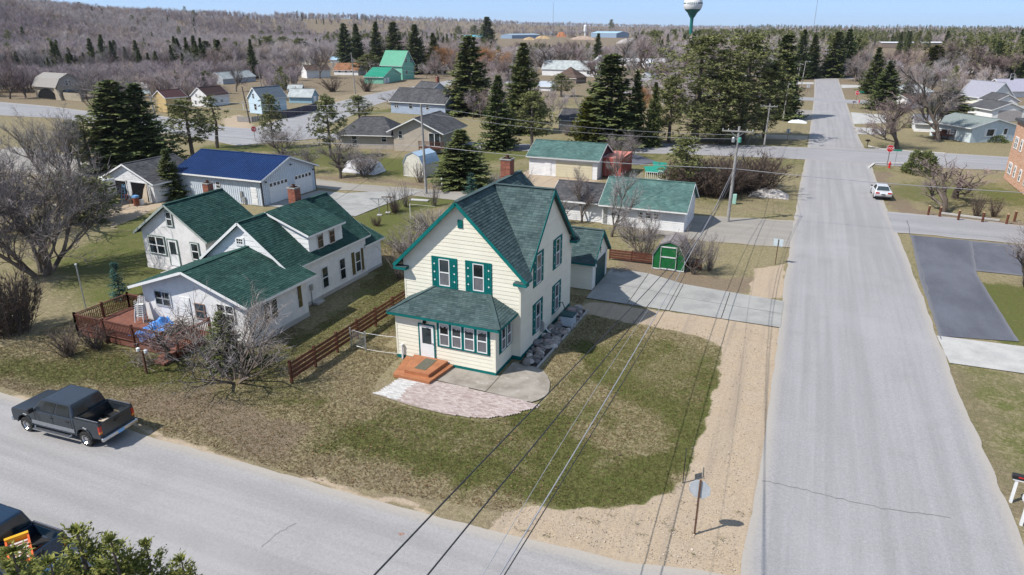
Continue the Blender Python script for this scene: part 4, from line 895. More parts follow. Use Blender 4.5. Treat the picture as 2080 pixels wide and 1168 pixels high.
GRN = M('bright green paint', (.006,.105,.028), (.009,.135,.036), 3, .6); GT = M('chipped white trim', (.72,.72,.74), (.52,.51,.50), 9, .7)
gs = gambrel('green_shed', 'small bright green gambrel garden shed with white trim and brown roof', (-10.05, 53.75, 0), 2.55, 2.7, 1.2, 2.1, 2.38, .5, GRN, MV('grey brown shingle', (.15,.135,.135), (.24,.22,.22), .9, .1), GT)
dm = MB().box(.58, -.05, .06, 1.92, -.005, 1.98).build('door', GRN, gs); m = MB()
for x in (.62, 1.88): m.bar((x,-.065,.06),(x,-.065,1.98), .03, .1)
for z in (.1, 1.1, 1.94): m.bar((.67,-.064,z),(1.83,-.064,z), .03, .09)
m.build('door_trim', GT, dm)
bx, by = (-48.4,78.41)
bs = gambrel('blue_roof_shed', 'cream board shed with pale blue metal gambrel roof beside the grey pole', (bx, by, 0), 3.1, 3.7, 1.75, 2.75, 3.2, .55, M('cream boards', (.66,.64,.56)), M('pale blue metal', (.38,.50,.62), None, 2, .4, .5), WHITE2, R(-6), ribroof=.3)
m = MB()
for k in range(14): m.box(.05+k*.215, -.02, .05, .075+k*.215, 0, 1.9)
m.build('board_gap', M('board shadow', (.30,.29,.25)), bs, kind='stuff')  # raised strips, shade between the boards put into their colour
MB().box(.9, -.05, .05, 2.1, -.02, 1.9).build('door', M('cream boards', None), bs)

# deck with stained railings
dk = thing('timber_deck', 'red brown timber deck with slatted railing in front of the white house', 'deck', (-37.0, 28.0, 0))
DKF = M('red brown deck boards', (.22,.095,.065), (.17,.07,.05), 3, .75, .2, bump=.1)
DX = lambda x, y, z=0: (x+37.0, y-28.0, z)
m = MB(); y = 26.3
while y < 30.2:
    x1 = -32.6 if y < 29.1 else -38.45
    m.box(-41.0+37, y-28, .54, x1+37, y+.135-28, .6); y += .142
m.build('deck_board', DKF, dk, kind='stuff')
MB().box(-40.9+37, 26.4-28, .05, -38.5+37, 30.1-28, .53).build('frame', DKF, dk); MB().box(-38.5+37, 26.4-28, .05, -32.7+37, 29.0-28, .53).build('frame', DKF, dk)
def rail(a, b, posts, z0=.6, h=.95, bal=.13):
    a = V((*a, 0)); b = V((*b, 0)); L = (b-a).length; d = (b-a)/L
    for k in range(posts): p = a+d*L*k/max(1, posts-1); MB().box(p.x-.06, p.y-.06, 0, p.x+.06, p.y+.06, z0+h+.12).build('post', WOODB, dk, loc=(37, -28, 0))
    for z, w in ((z0+h, .12), (z0+h-.1, .05), (z0+.1, .05)): MB().bar(a+V((37,-28,z)), b+V((37,-28,z)), w, .04).build('rail', WOODB, dk)
    m = MB(); k = bal
    while k < L: p = a+d*k+V((37,-28,0)); m.box(p.x-.018, p.y-.018, z0+.1, p.x+.018, p.y+.018, z0+h-.1); k += bal
    m.build('baluster', WOODB, dk, kind='stuff')
rail((-41.0,26.3), (-41.0,30.15), 3); rail((-41.0,26.3), (-33.5,26.3), 4); rail((-32.55,26.4), (-32.55,29.0), 2); rail((-41.0,30.15), (-38.6,30.15), 2)
for k in range(3): MB().box(-33.4+37, 25.35+.32*k-28, .05, -32.6+37, 25.66+.32*k-28, .17+.18*k).build('stair_tread', DKF, dk)
# blue tarp, white stacked chairs, cut branches on the deck
TARP = M('blue tarpaulin', (.05,.22,.62), (.09,.30,.72), 5, .45, .4)
nx_, ny_ = 12, 16; m = MB(); tz = lambda u, w: .66+.75*math.exp(-((u-.55)**2*7+(w-.7)**2*3))+.10*math.sin(u*17+w*6)*w+.06*math.sin(w*23+u*5)+.05*random.random()
tg = [[(-.85+1.5*u+.35*w*(u-.4)-.25*(1-w), -1.2+2.2*w+.15*math.sin(u*5), tz(u, w)) for u in np.linspace(0, 1, nx_)] for w in np.linspace(0, 1, ny_)]
for i in range(ny_-1):
    for j in range(nx_-1): m.quad(tg[i][j], tg[i][j+1], tg[i+1][j+1], tg[i+1][j])
tag(m.build('tarp', TARP, loc=(-35.6, 27.6, 0)), 'crumpled bright blue tarp over a heap on the deck', 'tarp')
ch = thing('stacked_chairs', 'leaning stack of white plastic chairs by the deck door', 'chair stack', (-38.0, 28.5, .6)); ch.rotation_euler = (R(-8), R(4), R(30))
PLW = M('white plastic', (.78,.77,.75), (.66,.64,.62), 6, .5)
for k in range(7):
    z = k*.13; m = MB(); m.box(-.24, -.22, .42+z, .24, .22, .455+z)
    for sx in (-1, 1):
        for sy in (-1, 1): m.bar((sx*.2, sy*.19, .42+z), (sx*.26, sy*.25, .05+z*.6), .035)
        m.tube([(sx*.25, .2, .44+z), (sx*.29, .1, .66+z), (sx*.28, -.2, .64+z)], .022, 5)
    for j in range(5): m.bar((-.2+.1*j, .21, .45+z), (-.17+.085*j, .3, .88+z), .035, .015)
    m.tube([(-.22,.28,.82+z),(-.1,.32,.92+z),(.1,.32,.92+z),(.22,.28,.82+z)], .02, 5); m.build('chair', PLW, ch)
def heap(name, label, cat, loc, n, L, rad, mat, sx=1., sy=1., sz=.5, kind=None):
    m = MB()
    for k in range(n):
        a = random.uniform(0, math.pi); p = V((random.gauss(0, sx*.4), random.gauss(0, sy*.4), abs(random.gauss(.1, sz*.5)))); d = V((math.cos(a), math.sin(a), random.uniform(-.25, .35)))*L*random.uniform(.4, 1)*.5
        q = [p-d, p+V((random.gauss(0,.06),)*3), p+d]; q = [V((v.x, v.y, max(.02, v.z))) for v in q]; m.tube(q, [rad*random.uniform(.5, 1), rad*.7, rad*.3], 4, random.random())
    o = m.build(name, mat, loc=loc); tag(o, label, cat)
    return o
BARK = MV('grey bark', (.10,.082,.068), (.24,.205,.18), .95, .1); BARKP = MV('pale wood', (.34,.27,.2), (.52,.44,.34), .9, .15)
heap('branch_pile', 'pile of cut branches between the blue tarp and the house', 'branch pile', (-34.1, 28.2, .6), 70, 2.2, .035, BARK, 1.2, .8, .8)
heap('brushwood', 'tangle of pale brushwood beside the deck stairs', 'brushwood', (-33.9, 25.2, 0), 60, 1.7, .02, BARK, 1.1, .7, .8)

# brown board fence with chain gate beside the cream house
fe = thing('board_fence', 'red brown horizontal board fence between white house and cream house', 'fence', (-24.4, 26.6, 0))
for k in range(7): MB().box(-.06, k*2.1-.06, 0, .06, k*2.1+.06, 1.35 if k else 1.4).build('post', WOODB, fe)
for k in range(6):
    for z, h in ((.28,.2),(.56,.2),(.84,.2),(1.1,.18)):
        MB().box(.06, k*2.1+.01, z+random.uniform(-.015,.015), .088, k*2.1+2.09, z+h).build('board', WOODB, fe)
cg = thing('chain_gate', 'grey chain link gate with two steel posts beside the brown fence', 'gate', (-24.1, 31.75, 0))
m = MB(); m.tube([(.2,0,.15),(.2,0,1.15),(1.1,-.12,1.15),(1.1,-.12,.15),(.2,0,.15)], .025, 6); m.build('frame', STEEL, cg)
for x, y in ((.02,.02),(1.2,-.14)): MB().tube([(x,y,0),(x,y,1.3)], .045, 8).build('post', STEEL, cg)
m = MB()
for k in range(9): m.bar((.2+k*.1,-.012*k,.18),(.2+k*.1,-.012*k,1.13), .008)
for k in range(9): m.bar((.2,0,.2+k*.105),(1.1,-.12,.2+k*.105), .008)
m.build('mesh_wire', STEEL, cg, kind='stuff')
for z in (1.2, .12): MB().tube([(1.2,-.14,z),(2.2,-.02,z-.04),(3.35,.1,z)], .012, 5).build('rail', WHITE2, cg)
# low dark board fence behind the cream garage
lf = thing('low_board_fence', 'low dark red board fence behind the bare bushes', 'fence', (-13.88,54.6,0), R(1))
for k in range(5): MB().box(k*1.9-.05, 0, 0, k*1.9+.05, .1, 1.0).build('post', WOODB, lf)
for k in range(4):
    for z in (.12,.33,.54,.75): MB().box(k*1.9+.03, -.03, z, k*1.9+1.87, 0, z+.18).build('board', WOODB, lf)

# ================================================================ houses of the town
F = lambda **k: k
TOWN = [
 ('tan_house', 'tan raised house with grey roof and small red balcony', *((-60.23,95.04,0.1,7.9),9.5,3.41,5.23), 'y', TAN, SH_K, F(ov=.9, og=.6, lap=.2, feats=[('w','F',.9,2.0,.7,1.2), ('w','F',6.1,1.0,1.9,2.05,F(cols=2,mid=False)), ('w','R',1.4,1.8,.9,1.1,F(cols=2)), ('w','R',5.4,1.8,.9,1.1,F(cols=2))])),
 ('tan_house_wing', 'low tan house with brown grey roof beside the balcony house', *((-69.74,93.65,0.24,9.19),8,2.56,4.65), 'x', TAN, SH_K, F(ov=.6, hip=3, lap=.2, feats=[('w','F',2.2,.5,.9,1.9), ('w','F',7.2,1.2,.9,1.0)])),
 ('blue_grey_house', 'blue grey house with long charcoal roof on the corner', *((-88.71,139.68,-0.07,14.66),8,2.86,5.35), 'x', BLUEGREY, SH_K, F(ov=.5, lap=.2, feats=[('w','F',1.0,1.2,1.1,1.4,F(cols=2)), ('w','F',5.0,1.2,1.0,1.3), ('w','F',9.6,1.2,.8,1.0)])),
 ('slate_gable_house', 'house with slate blue gabled roof and pale chimney behind the blue grey house', *((-88.96,156.98,1.09,7.55),8,2.68,5.32), 'y', BLUEGREY, SH_K, F(ov=.5, lap=.2, feats=[('w','F',2,1.2,1,1.3)], chim=[(6.2, 4.2, 4.2, 6.6, .7)])),
 ('green_house', 'tall pale green house with bright green metal roof', *((-152.08,234.33,-0.15,10.16),7,5.51,10.24), 'x', GREENPALE, GREENROOF, F(ov=.5, og=.4, seam=.6, lap=.25, feats=[('w','R',2.,6.0,1,1.4), ('w','R',4.8,6.0,1,1.4), ('w','R',2,2,1,1.4), ('w','R',6.5,2,1,1.4)])),
 ('green_garage', 'pale green double garage with bright green roof before the green house', *((-138.15,213.59,1.75,17.08),7,2.28,4.98), 'y', GREENPALE, GREENROOF, F(fs=0.8, seam=.6, ov=.5, lap=.25, feats=[('g','F',.6,0,2.7,2.2), ('g','F',4.2,0,2.7,2.2)])),
 ('beige_house', 'small beige gabled house alone on the far meadow', *((-253.75,308.36,0.13,9.5),6,3.02,4.98), 'y', M('beige siding', (.62,.58,.49)), SH_L, F(fs=0.75, lap=.25, feats=[('w','F',1.6,1.1,1.3,1.4,F(cols=2)), ('w','F',6.5,1.3,1,1)])),
 ('low_white_house', 'long low white house with brown roof behind bare bushes', *((-180.23,225.48,1.02,9.55),6,2.93,4.64), 'x', WHITE, SH_B, F(lap=.25)),
 ('orange_roof_house', 'white house with orange brown roof behind the grey pole', *((-183.09,246.55,0.11,11.09),7,2.03,4.57), 'x', WHITE, SH_O, F(lap=.25, feats=[('w','F',2,1,1.1,1.3), ('w','F',5,1,1.1,1.3), ('d','F',7.5,.2,1,2)])),
 ('grey_metal_hall', 'long grey metal hall with raised end beyond the light blue house', *((-187.22,189.44,1.59,16.16),6,1.87,3.8), 'x', M('grey metal siding', (.42,.44,.48)), SH_L, F(fs=0.75, lap=.3, feats=[('w','L',3,1.4,1,1)])),
 ('ochre_house', 'ochre house with dark maroon roof behind the tall spruces', *((-142.26,121.59,-0.3,6.23),5,3.34,4.77), 'y', M('ochre siding', (.52,.38,.18)), M('maroon roof', (.055,.022,.024), None, 3, .8), F(fs=0.6, shing=False, lap=.25, feats=[('w','F',1.,3.6,.8,1), ('w','F',1.,1.,.8,1.2)])),
 ('white_brown_roof_house', 'white house with dark brown roof and gable window', *((-142.77,133.17,-0.03,5.46),7,2.61,4.5), 'y', WHITE, M('dark brown roof', (.052,.028,.026), None, 3, .85), F(fs=0.62, shing=False, lap=.25, ov=.4, feats=[('w','F',2.6,3.7,.7,1.1), ('w','F',1.6,.8,1.1,1.4), ('w','R',6.5,1.1,1.3,1.2,F(cols=2))])),
 ('light_blue_house', 'light blue steep gabled house with porch and white rear wing', *((-118.8,127.08,-0.19,4.38),7,3.52,5.68), 'y', SKYBLUE, M('blue grey roof', (.10,.13,.16), (.13,.16,.20), 3, .8), F(fs=0.85, shing=False, lap=.2, ov=.35, feats=[('w','F',1.9,3.9,.75,1.3), ('w','F',2.2,.9,1.0,1.6)])),
 ('light_blue_shed', 'low light blue shed with pale roof and white door', *((-125.1,148.39,0.2,6.37),3.6,1.92,3.44), 'x', M('steel blue siding', (.28,.43,.52)), SH_L, F(fs=0.8, ov=.5, shing=False, lap=.2, feats=[('d','R',1.2,.1,2.0,2.0,F(glass=False))])),
 ('grey_shed', 'small grey shed behind the light blue shed', *((-144.45,171.39,0.4,3.84),3,1.14,2.3), 'x', M('grey metal siding', None), SH_L, F(shing=False)),
 ('white_long_house', 'long white house with pale green roof and bay window', *((-102.65,276.87,0.01,23.72),8,2.75,5.79), 'x', WHITE, SH_L, F(shing=False, lap=.25, feats=[('w','F',19,.9,2,1.5,F(cols=2)), ('w','F',14,1,1.2,1.4)])),
 ('gable_white_house', 'white gabled house rising behind the long white house', *((-89.3,307.65,0.4,5.22),6,4.55,6.8), 'y', WHITE, SH_L, F(fs=0.8, shing=False, feats=[('w','F',2,5,1,1.3)])),
 ('pyramid_roof_house', 'house with brown pyramid roof among bare trees', *((-84.63,240.95,-0.16,8.61),8,1.99,5.28), 'x', M('brown siding', (.24,.19,.16)), SH_B, F(hip=4.5, shing=False)),
 ('pale_roof_cabin', 'low cabin with pale blue roof between the two tall spruces', *((-78.6,208.25,-0.03,4.28),6,1.4,2.67), 'x', WHITE, M('pale blue roof', (.42,.46,.52)), F(shing=False)),
 ('spruce_cabin', 'small building with pale roof half hidden by dark spruces', (-79.32,180.5,-0.25,4.61), 7, 2.6, 4.2, 'x', WHITE, M('pale blue roof', None), F(shing=False)),
 ('hedge_bungalow', 'cream bungalow with grey roof between the dark spruces', *((-44.18,128.94,0.02,5.62),7,1.99,3.48), 'x', M('beige siding', None), SH_K, F(ov=.6, lap=.25, feats=[('w','F',2.2,.9,2.2,1.4,F(cols=2))])),
 ('grey_roof_house', 'grey roofed house beyond the row of spruces', *((-55.14,243.6,-0.1,4.53),8,2.34,3.94), 'y', M('grey metal siding', None), SH_L, F(shing=False)),
 ('far_white_hall', 'flat white hall behind the bare trees', *((-94.82,364.11,-0.01,12.09),12,2.28,3.49), 'x', WHITE, M('white roof sheet', (.62,.63,.66)), F(shing=False)),
 ('far_white_house', 'white roofed house behind the big pines', *((-75.76,347.31,0.4,10.01),10,2.27,4.1), 'x', WHITE, M('white roof sheet', None), F(shing=False)),
 ('blue_roof_hall', 'long mill hall with light blue roof on the skyline', (-402.93,1351.73,-0.62,75.47), 30, 8, 11, 'x', M('blue mill siding', (.25,.34,.46)), M('light blue mill roof', (.33,.50,.62)), F(shing=False)),
 ('blue_roof_mill', 'low mill shed with blue grey roof by the log piles', (-473.83,1131.01,1.23,72.64), 26, 6, 8, 'x', M('blue mill siding', None), M('blue grey mill roof', (.28,.38,.46)), F(shing=False)),
 ('blue_dome_shed', 'short blue roofed mill shed beside the orange pile', (-602.46,1627.7,-0.84,52.61), 18, 5, 8, 'x', M('blue mill siding', None), M('light blue mill roof', None), F(shing=False)),
 ('turquoise_roof_house', 'turquoise roofed house far behind the tallest spruce', (-489.79,975.76,0.4,35.16), 14, 4, 7.5, 'x', M('grey metal siding', None), M('turquoise roof', (.10,.34,.42)), F(shing=False)),
 ('blue_bungalow', 'pale blue bungalow with mossy roof and white shuttered window', *((26.14,139.93,0.6,9.32),9,2.6,3.84), 'y', M('aged pale blue siding', (.58,.65,.66), (.52,.58,.60), 2, .8), M('mossy grey roof', (.17,.20,.19), (.24,.27,.26), 4, .9), F(shing=False, ov=.6, lap=.22, feats=[('w','F',3.0,1.0,1.5,1.2,F(mid=False,trim=WHITE2,shut=WHITE2,shw=.35)), ('d','F',6.3,.35,.95,2.0)])),
 ('white_garage_grey_door', 'white garage with wide grey door above the blue bungalow', *((35.48,174.42,0.4,6.7),8,2.51,3.8), 'y', WHITE, SH_K, F(shing=False, ov=.5, lap=.25, feats=[('g','F',1.2,0,5.0,2.3,F(mat=M('grey door', (.42,.39,.38))))])),
 ('small_white_garage', 'smaller white garage with slate roof behind the grey door garage', *((40.8,199.4,0.4,5.15),6,2.27,3.62), 'y', WHITE, SH_K, F(shing=False, ov=.5)),
 ('tall_white_house', 'tall cream white house with steep gable and single attic window', *((41.59,211.67,0.57,6.99),10,2.11,5.46), 'y', M('cream white siding', (.74,.72,.66)), M('lavender grey roof', (.30,.30,.35)), F(shing=False, ov=.5, lap=.25, feats=[('w','F',4.6,6.0,1.2,1.6)])),
 ('lavender_roof_house', 'long house with pale lavender roof at the right edge', *((50.28,237.89,0.53,10.82),9,1.94,4.69), 'x', WHITE, M('lavender roof', (.38,.37,.44), (.32,.31,.38)), F(shing=False, ov=.5)),
 ('low_grey_house', 'low white house with dark grey roof behind the forked tree', *((19.05,151.77,-0.03,4.69),7,1.68,2.84), 'x', WHITE, M('dark grey roof', (.12,.12,.135), (.17,.17,.18)), F(shing=False, ov=.5, lap=.25, feats=[('w','F',5.2,1.3,1.0,.9)])),
 ('brown_roof_house', 'white house with brown grey roof left of the small conifer', *((23.26,196.65,0.84,7.69),8,1.58,3.02), 'x', WHITE, SH_B, F(shing=False, ov=.7)),
 ('carport_house', 'white house with pale roof edges above the brown roof', *((25.38,225.9,0.96,11.07),8,1.48,3.09), 'x', WHITE, SH_L, F(shing=False, ov=.7)),
 ('dark_blue_house', 'dark blue bungalow with porch posts at the end of the street', *((6.31,312.79,0.26,6.52),9,2.64,5.05), 'y', DKBLUE, SH_K, F(shing=False, ov=.9, trim=WHITE2, feats=[('w','F',4.2,4.3,2.0,1.5,F(cols=2)), ('w','F',1.0,1.0,1.2,1.5), ('w','F',4.4,1.0,2.2,1.5,F(cols=2)), ('w','F',7.2,1.0,1.2,1.5)])),
 ('dark_blue_garage', 'dark blue double garage beside the dark blue bungalow', *((-0.31,323.8,0.26,4.78),8,1.74,3.19), 'y', M('slate blue siding', (.10,.14,.20)), SH_K, F(shing=False, ov=.5, feats=[('g','F',.5,0,3.0,2.5,F(mat=M('pale grey door', (.40,.43,.47)))), ('g','F',4.6,0,3.0,2.5,F(mat=M('pale grey door', None)))])),
 ('red_barn', 'dark red outbuilding left of the far utility poles', (-8.6,337.63,0.03,4.8), 7, 3, 4.6, 'x', M('barn red', (.22,.05,.045)), SH_B, F(shing=False)),
 ('far_white_store', 'long flat white roofed store far beyond the right trees', (56.12,779.99,0.12,30.5), 30, 4.5, 5.2, 'x', M('brown siding', None), M('white roof sheet', None), F(shing=False)),
 ('far_white_annex', 'short flat white roofed annex beside the far store', (93.47,795.64,0.4,21.66), 26, 4.5, 5.2, 'x', M('brown siding', None), M('white roof sheet', None), F(shing=False)),
 ('street_grey_house', 'low grey house half hidden right of the far spruces', (28.76,331.92,0.4,5.85), 12, 3.4, 5.6, 'x', WHITE, M('lavender roof', None), F(shing=False)),
 ('willow_white_house', 'white house glimpsed through the orange willows', *((-159.55,298.72,0.4,4.6),7,2.85,5.46), 'y', WHITE, SH_L, F(shing=False)),
 ('willow_shed', 'white shed behind the second orange willow', *((-153.41,344.91,0.4,3.6),6,2.93,5.84), 'y', WHITE, SH_L, F(shing=False)),
 ('spruce_white_house', 'white house between the tall spruces behind the green house', *((-298.43,430.39,0.4,15.96),8,1.97,3.82), 'x', WHITE, SH_L, F(shing=False)),
 ('blue_white_house', 'white house with blue roof at the meadow edge', *((-245.92,328.99,0.4,4.33),7,1.8,3.21), 'x', WHITE, M('light blue mill roof', None), F(shing=False)),
 ('spruce_trailer', 'long white roofed trailer home behind the left spruces', *((-197.81,152.66,0.09,16.69),4,1.92,2.92), 'x', SKYBLUE, M('white roof sheet', None), F(shing=False, ov=.4)),
 ('small_edge_house', 'grey blue house at the left edge of the woods', *((-311.9,192.58,1.89,6.44),6,1.38,2.54), 'x', M('grey metal siding', None), SH_L, F(shing=False)),
]
for nm, lab, fr, d, he, hr, ax, wm, rm, kw in TOWN: globals()['h_'+nm], _ = house(nm, lab, 'house' if not any(k in nm for k in ('garage','shed','hall','mill','store','annex','barn','cabin','trailer')) else nm.split('_')[-1].replace('door', 'garage'), fr, d, he, hr, ax, wm, rm, **kw)
# balcony of the tan house
bl = h_tan_house; m = MB(); m.box(5.0, -1.6, .85, 9.2, -.05, .98); m.build('balcony_floor', WOODB, bl)
for x in (5.05, 7.1, 9.1): MB().box(x-.05, -1.6, 0, x+.05, -1.5, 2.0).build('balcony_post', WOODB, bl)
m = MB()
for k in range(28): m.box(5.1+k*.145, -1.57, .98, 5.14+k*.145, -1.53, 1.9)
m.build('balcony_baluster', WOODB, bl, kind='stuff')
MB().bar((5.0,-1.55,1.93),(9.2,-1.55,1.93), .1, .05).build('balcony_rail', WOODB, bl)
# porch of the light blue house, stone gambrel house at the left
lb = h_light_blue_house; MB().box(-3.4, .8, .3, -.05, 3., .4).build('porch_floor', WOODG, lb); MB().prism([(-3.6,.6,2.2),(-.02,.6,2.6),(-.02,3.2,2.6),(-3.6,3.2,2.2)], (0,0,-.1)).build('porch_roof', SH_L, lb)
for x in (-3.4, -2.2, -1.): MB().box(x, .8, .4, x+.1, .9, 2.25).build('porch_post', WHITE2, lb)
MB().prism([(-2.2,3.6,0),(-2.2,3.6,3.6),(0,3.6,5.3),(0,3.6,0)], (0,3.2,0)).build('rear_wing', SKYBLUE, lb); P = [V((-2.5,3.4,3.45)),V((.1,3.4,5.5)),V((.1,6.9,5.5)),V((-2.5,6.9,3.45))]; slab('rear_wing_roof', P, .12, M('white roof sheet', None), lb)
q = (-198.7,130.49,-0.12,11.12)
sh = thing('stone_gambrel_house', 'tan stone house with curved buttress and grey gambrel roof by the bend', 'house', (q[0], q[1], 0), q[2]); w = q[3]; STN = M('tan stone', (.40,.345,.26), (.31,.265,.20), 3, .9, .15, bump=.3)
MB().box(0, 1.2, 0, w, 8, 3.4).build('wall', STN, sh); MB().prism([(w,1.2,3.4),(w,8,3.4),(w,7,5.4),(w,4.6,6.6),(w,2.2,5.4)], (-w,0,0)).build('gable', M('grey shingle wall', (.34,.31,.28), None, 4, .9), sh)
for P in (([(-.3,.6,3.2),(w+.3,.6,3.2),(w+.3,2.1,5.5),(-.3,2.1,5.5)]), ([(-.3,2.1,5.5),(w+.3,2.1,5.5),(w+.3,4.6,6.75),(-.3,4.6,6.75)]), ([(w+.3,8.6,3.2),(-.3,8.6,3.2),(-.3,7.1,5.5),(w+.3,7.1,5.5)]), ([(w+.3,7.1,5.5),(-.3,7.1,5.5),(-.3,4.6,6.75),(w+.3,4.6,6.75)])): slab('roof_panel', [V(p) for p in P], .15, M('mottled shingle', (.30,.28,.26), (.22,.21,.19), 5, .9), sh)
arch = [(1.2+ (w-2.2)*.5*(1-math.cos(a)), .2+2.6*math.sin(a)) for a in np.linspace(0, math.pi, 12)]
m = MB(); m.prism([(x, 1.0, z) for x, z in arch[::-1]], (0,.25,0)); m.build('archway', DARK, sh)  # solid slab, shade under the arch put into its colour
m = MB(); m.prism([(w-.6,1.15,0),(w+1.9,1.15,0),(w+1.2,1.15,1.6),(w+.2,1.15,2.8),(w-.6,1.15,3.3)], (0,-.5,0)); m.build('buttress', STN, sh)
MB().box(w+1.6, 1.6, 0, w+9.5, 2.0, 2.0).build('garden_wall', STN, sh); S = Side((w,0,0),(0,1,0),(1,0,0)); window(S, 3.6, 3.7, 1.6, 1.3, sh, cols=2); MB().box(w+.0, 2.5, 2.2, w+2.6, 6.5, 2.45).build('canopy', DKBLUE, sh)
# porch posts on the dark blue bungalow
dbh = h_dark_blue_house
for x in (.3, 2.4, 4.6, 6.8, 8.8): MB().box(x-.1, -1.8, 0, x+.1, -1.6, 2.6).build('porch_post', WHITE2, dbh)
MB().box(-.3, -2.0, 2.6, 9.4, .1, 2.85).build('porch_roof', SH_K, dbh); MB().box(-.1, -1.75, 0, 9.2, 0, .8).build('porch_wall', DKBLUE, dbh)
# brick apartment block, each visible course a run of bricks
ab = thing('brick_apartments', 'two storey orange brick apartment block at the right edge', 'apartment block', (24.75, 107.2, 0))
BRK2 = MV('orange brick', (.46,.26,.17), (.62,.40,.29), .9, .15)
MB().box(0, -40, 0, 14, 0, 7.4).build('wall', M('brick mortar', (.40,.24,.17)), ab)
m = MB(); zz = .05; r = 0
while zz < 7.3:
    yy = -14.5+(r % 2)*.16
    while yy < -.05: m.box(-.025, yy, zz, 0, min(-.0, yy+.3), zz+.115, min(1, max(0, random.gauss(.5,.3)))); yy += .32
    zz += .135; r += 1
m.build('brick', BRK2, ab, kind='stuff'); MB().box(-.3, -40.3, 7.4, 14.3, .3, 7.75).build('roof', SH_K, ab)
S = Side((0, 0, 0), (0,-1,0), (-1,0,0))
for z in (1.0, 4.2):
    for x, w, c in ((1.2, 1.5, 2), (4.0, .8, 1), (6.6, .8, 1), (9.2, 1.5, 2)): window(S, x, z, w, 1.35, ab, WHITE2, None, .05, cols=c, n0=.04, curtain=True)

# dark board fence and grey picket fence round the light blue house
def panel_fence(name, label, P, h, mat, step=1.0, gap=.03):
    T = thing(name, label, 'fence', (*P[0], 0))
    for a, b in zip(P[:-1], P[1:]):
        L = math.dist(a, b); n = max(1, int(L/step)); A = V((a[0]-P[0][0], a[1]-P[0][1], 0)); D = V((b[0]-a[0], b[1]-a[1], 0))/n
        for k in range(n): p = A+D*k; q = p+D; d = D.normalized(); MB().bar(p+d*gap+V((0,0,h/2)), q-d*gap+V((0,0,h/2)), .05, h-random.uniform(0,.08)).build('board', mat, T)
    return T
DKF2 = M('dark violet fence boards', (.085,.075,.095), (.06,.055,.07), 3, .85, rnd=.2)
panel_fence('dark_board_fence', 'tall dark board fence behind the light blue house', ((-105.87,118.76),(-104.28,122.2),(-105.71,129.44),(-107.61,137.22)), 1.75, DKF2)
panel_fence('grey_picket_fence', 'weathered grey fence before the light blue house', ((-109.88,113.53),(-106.46,114.09),(-105.58,117.98)), 1.1, WOODG, .5)

# ================================================================ trees
TW_GREY = MV('grey twigs', (.155,.142,.135), (.36,.335,.325), .95, .05, (.20,.15,.15), .5)
TW_MAUVE = MV('mauve twigs', (.185,.13,.125), (.38,.29,.28), .95, .05, (.17,.14,.125), .5)
TW_ORANGE = MV('orange willow twigs', (.28,.14,.06), (.44,.25,.12), .95, .05)
TW_DARK = MV('dark shrub twigs', (.055,.045,.04), (.16,.135,.12), .95, .05, (.11,.07,.05), .6)
TW_PALE = MV('silvery twigs', (.24,.225,.22), (.46,.44,.44), .95, .05)
BK = MV('tree bark', (.085,.068,.055), (.17,.14,.12), .95, .1); BKP = MV('pale bark', (.36,.34,.32), (.58,.56,.53), .9, .1)
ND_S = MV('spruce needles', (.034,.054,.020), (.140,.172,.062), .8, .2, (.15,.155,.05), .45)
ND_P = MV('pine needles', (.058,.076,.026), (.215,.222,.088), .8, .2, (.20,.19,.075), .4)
ND_B = MV('blue spruce needles', (.022,.065,.052), (.075,.15,.125), .8, .2)
ND_G = MV('golden cedar needles', (.06,.072,.010), (.14,.135,.02), .8, .2)
ND_F = MV('fresh fir needles', (.060,.080,.014), (.235,.235,.055), .75, .25)
class TM:
    """trunk and twig accumulators"""
    def __init__(s, rnd): s.t = MB(); s.w = MB(); s.r = rnd
    def twig(s, p, d, L, rad):
        r = s.r; x = d.cross(Vector((r.random(), r.random(), r.random()+.1))).normalized(); y = d.cross(x)
        q = p+d*L+Vector((r.gauss(0,1), r.gauss(0,1), r.gauss(0,1)))*L*.1
        i = len(s.w.v); v = r.random()
        s.w.v += [tuple(p+x*rad), tuple(p-x*rad*.5+y*rad*.87), tuple(p-x*rad*.5-y*rad*.87), tuple(q)]
        s.w.f += [(i,i+1,i+3),(i+1,i+2,i+3),(i+2,i,i+3)]; s.w.var += [v]*3
    def limb(s, p, d, L, r0, r1, wob=.12, up=.15, n=5, grav=0):
        pts = [p.copy()]; rad = [r0]; d = d.normalized()
        for k in range(n):
            d = (d+Vector((s.r.gauss(0,wob), s.r.gauss(0,wob), s.r.gauss(0,wob*.6)+up*.35-grav))).normalized(); p = p+d*(L/n); pts.append(p); rad.append(r0+(r1-r0)*(k+1)/n)
        s.t.tube(pts, rad, 7 if r0 > .12 else 5 if r0 > .05 else 3, s.r.random(), False); return pts, d
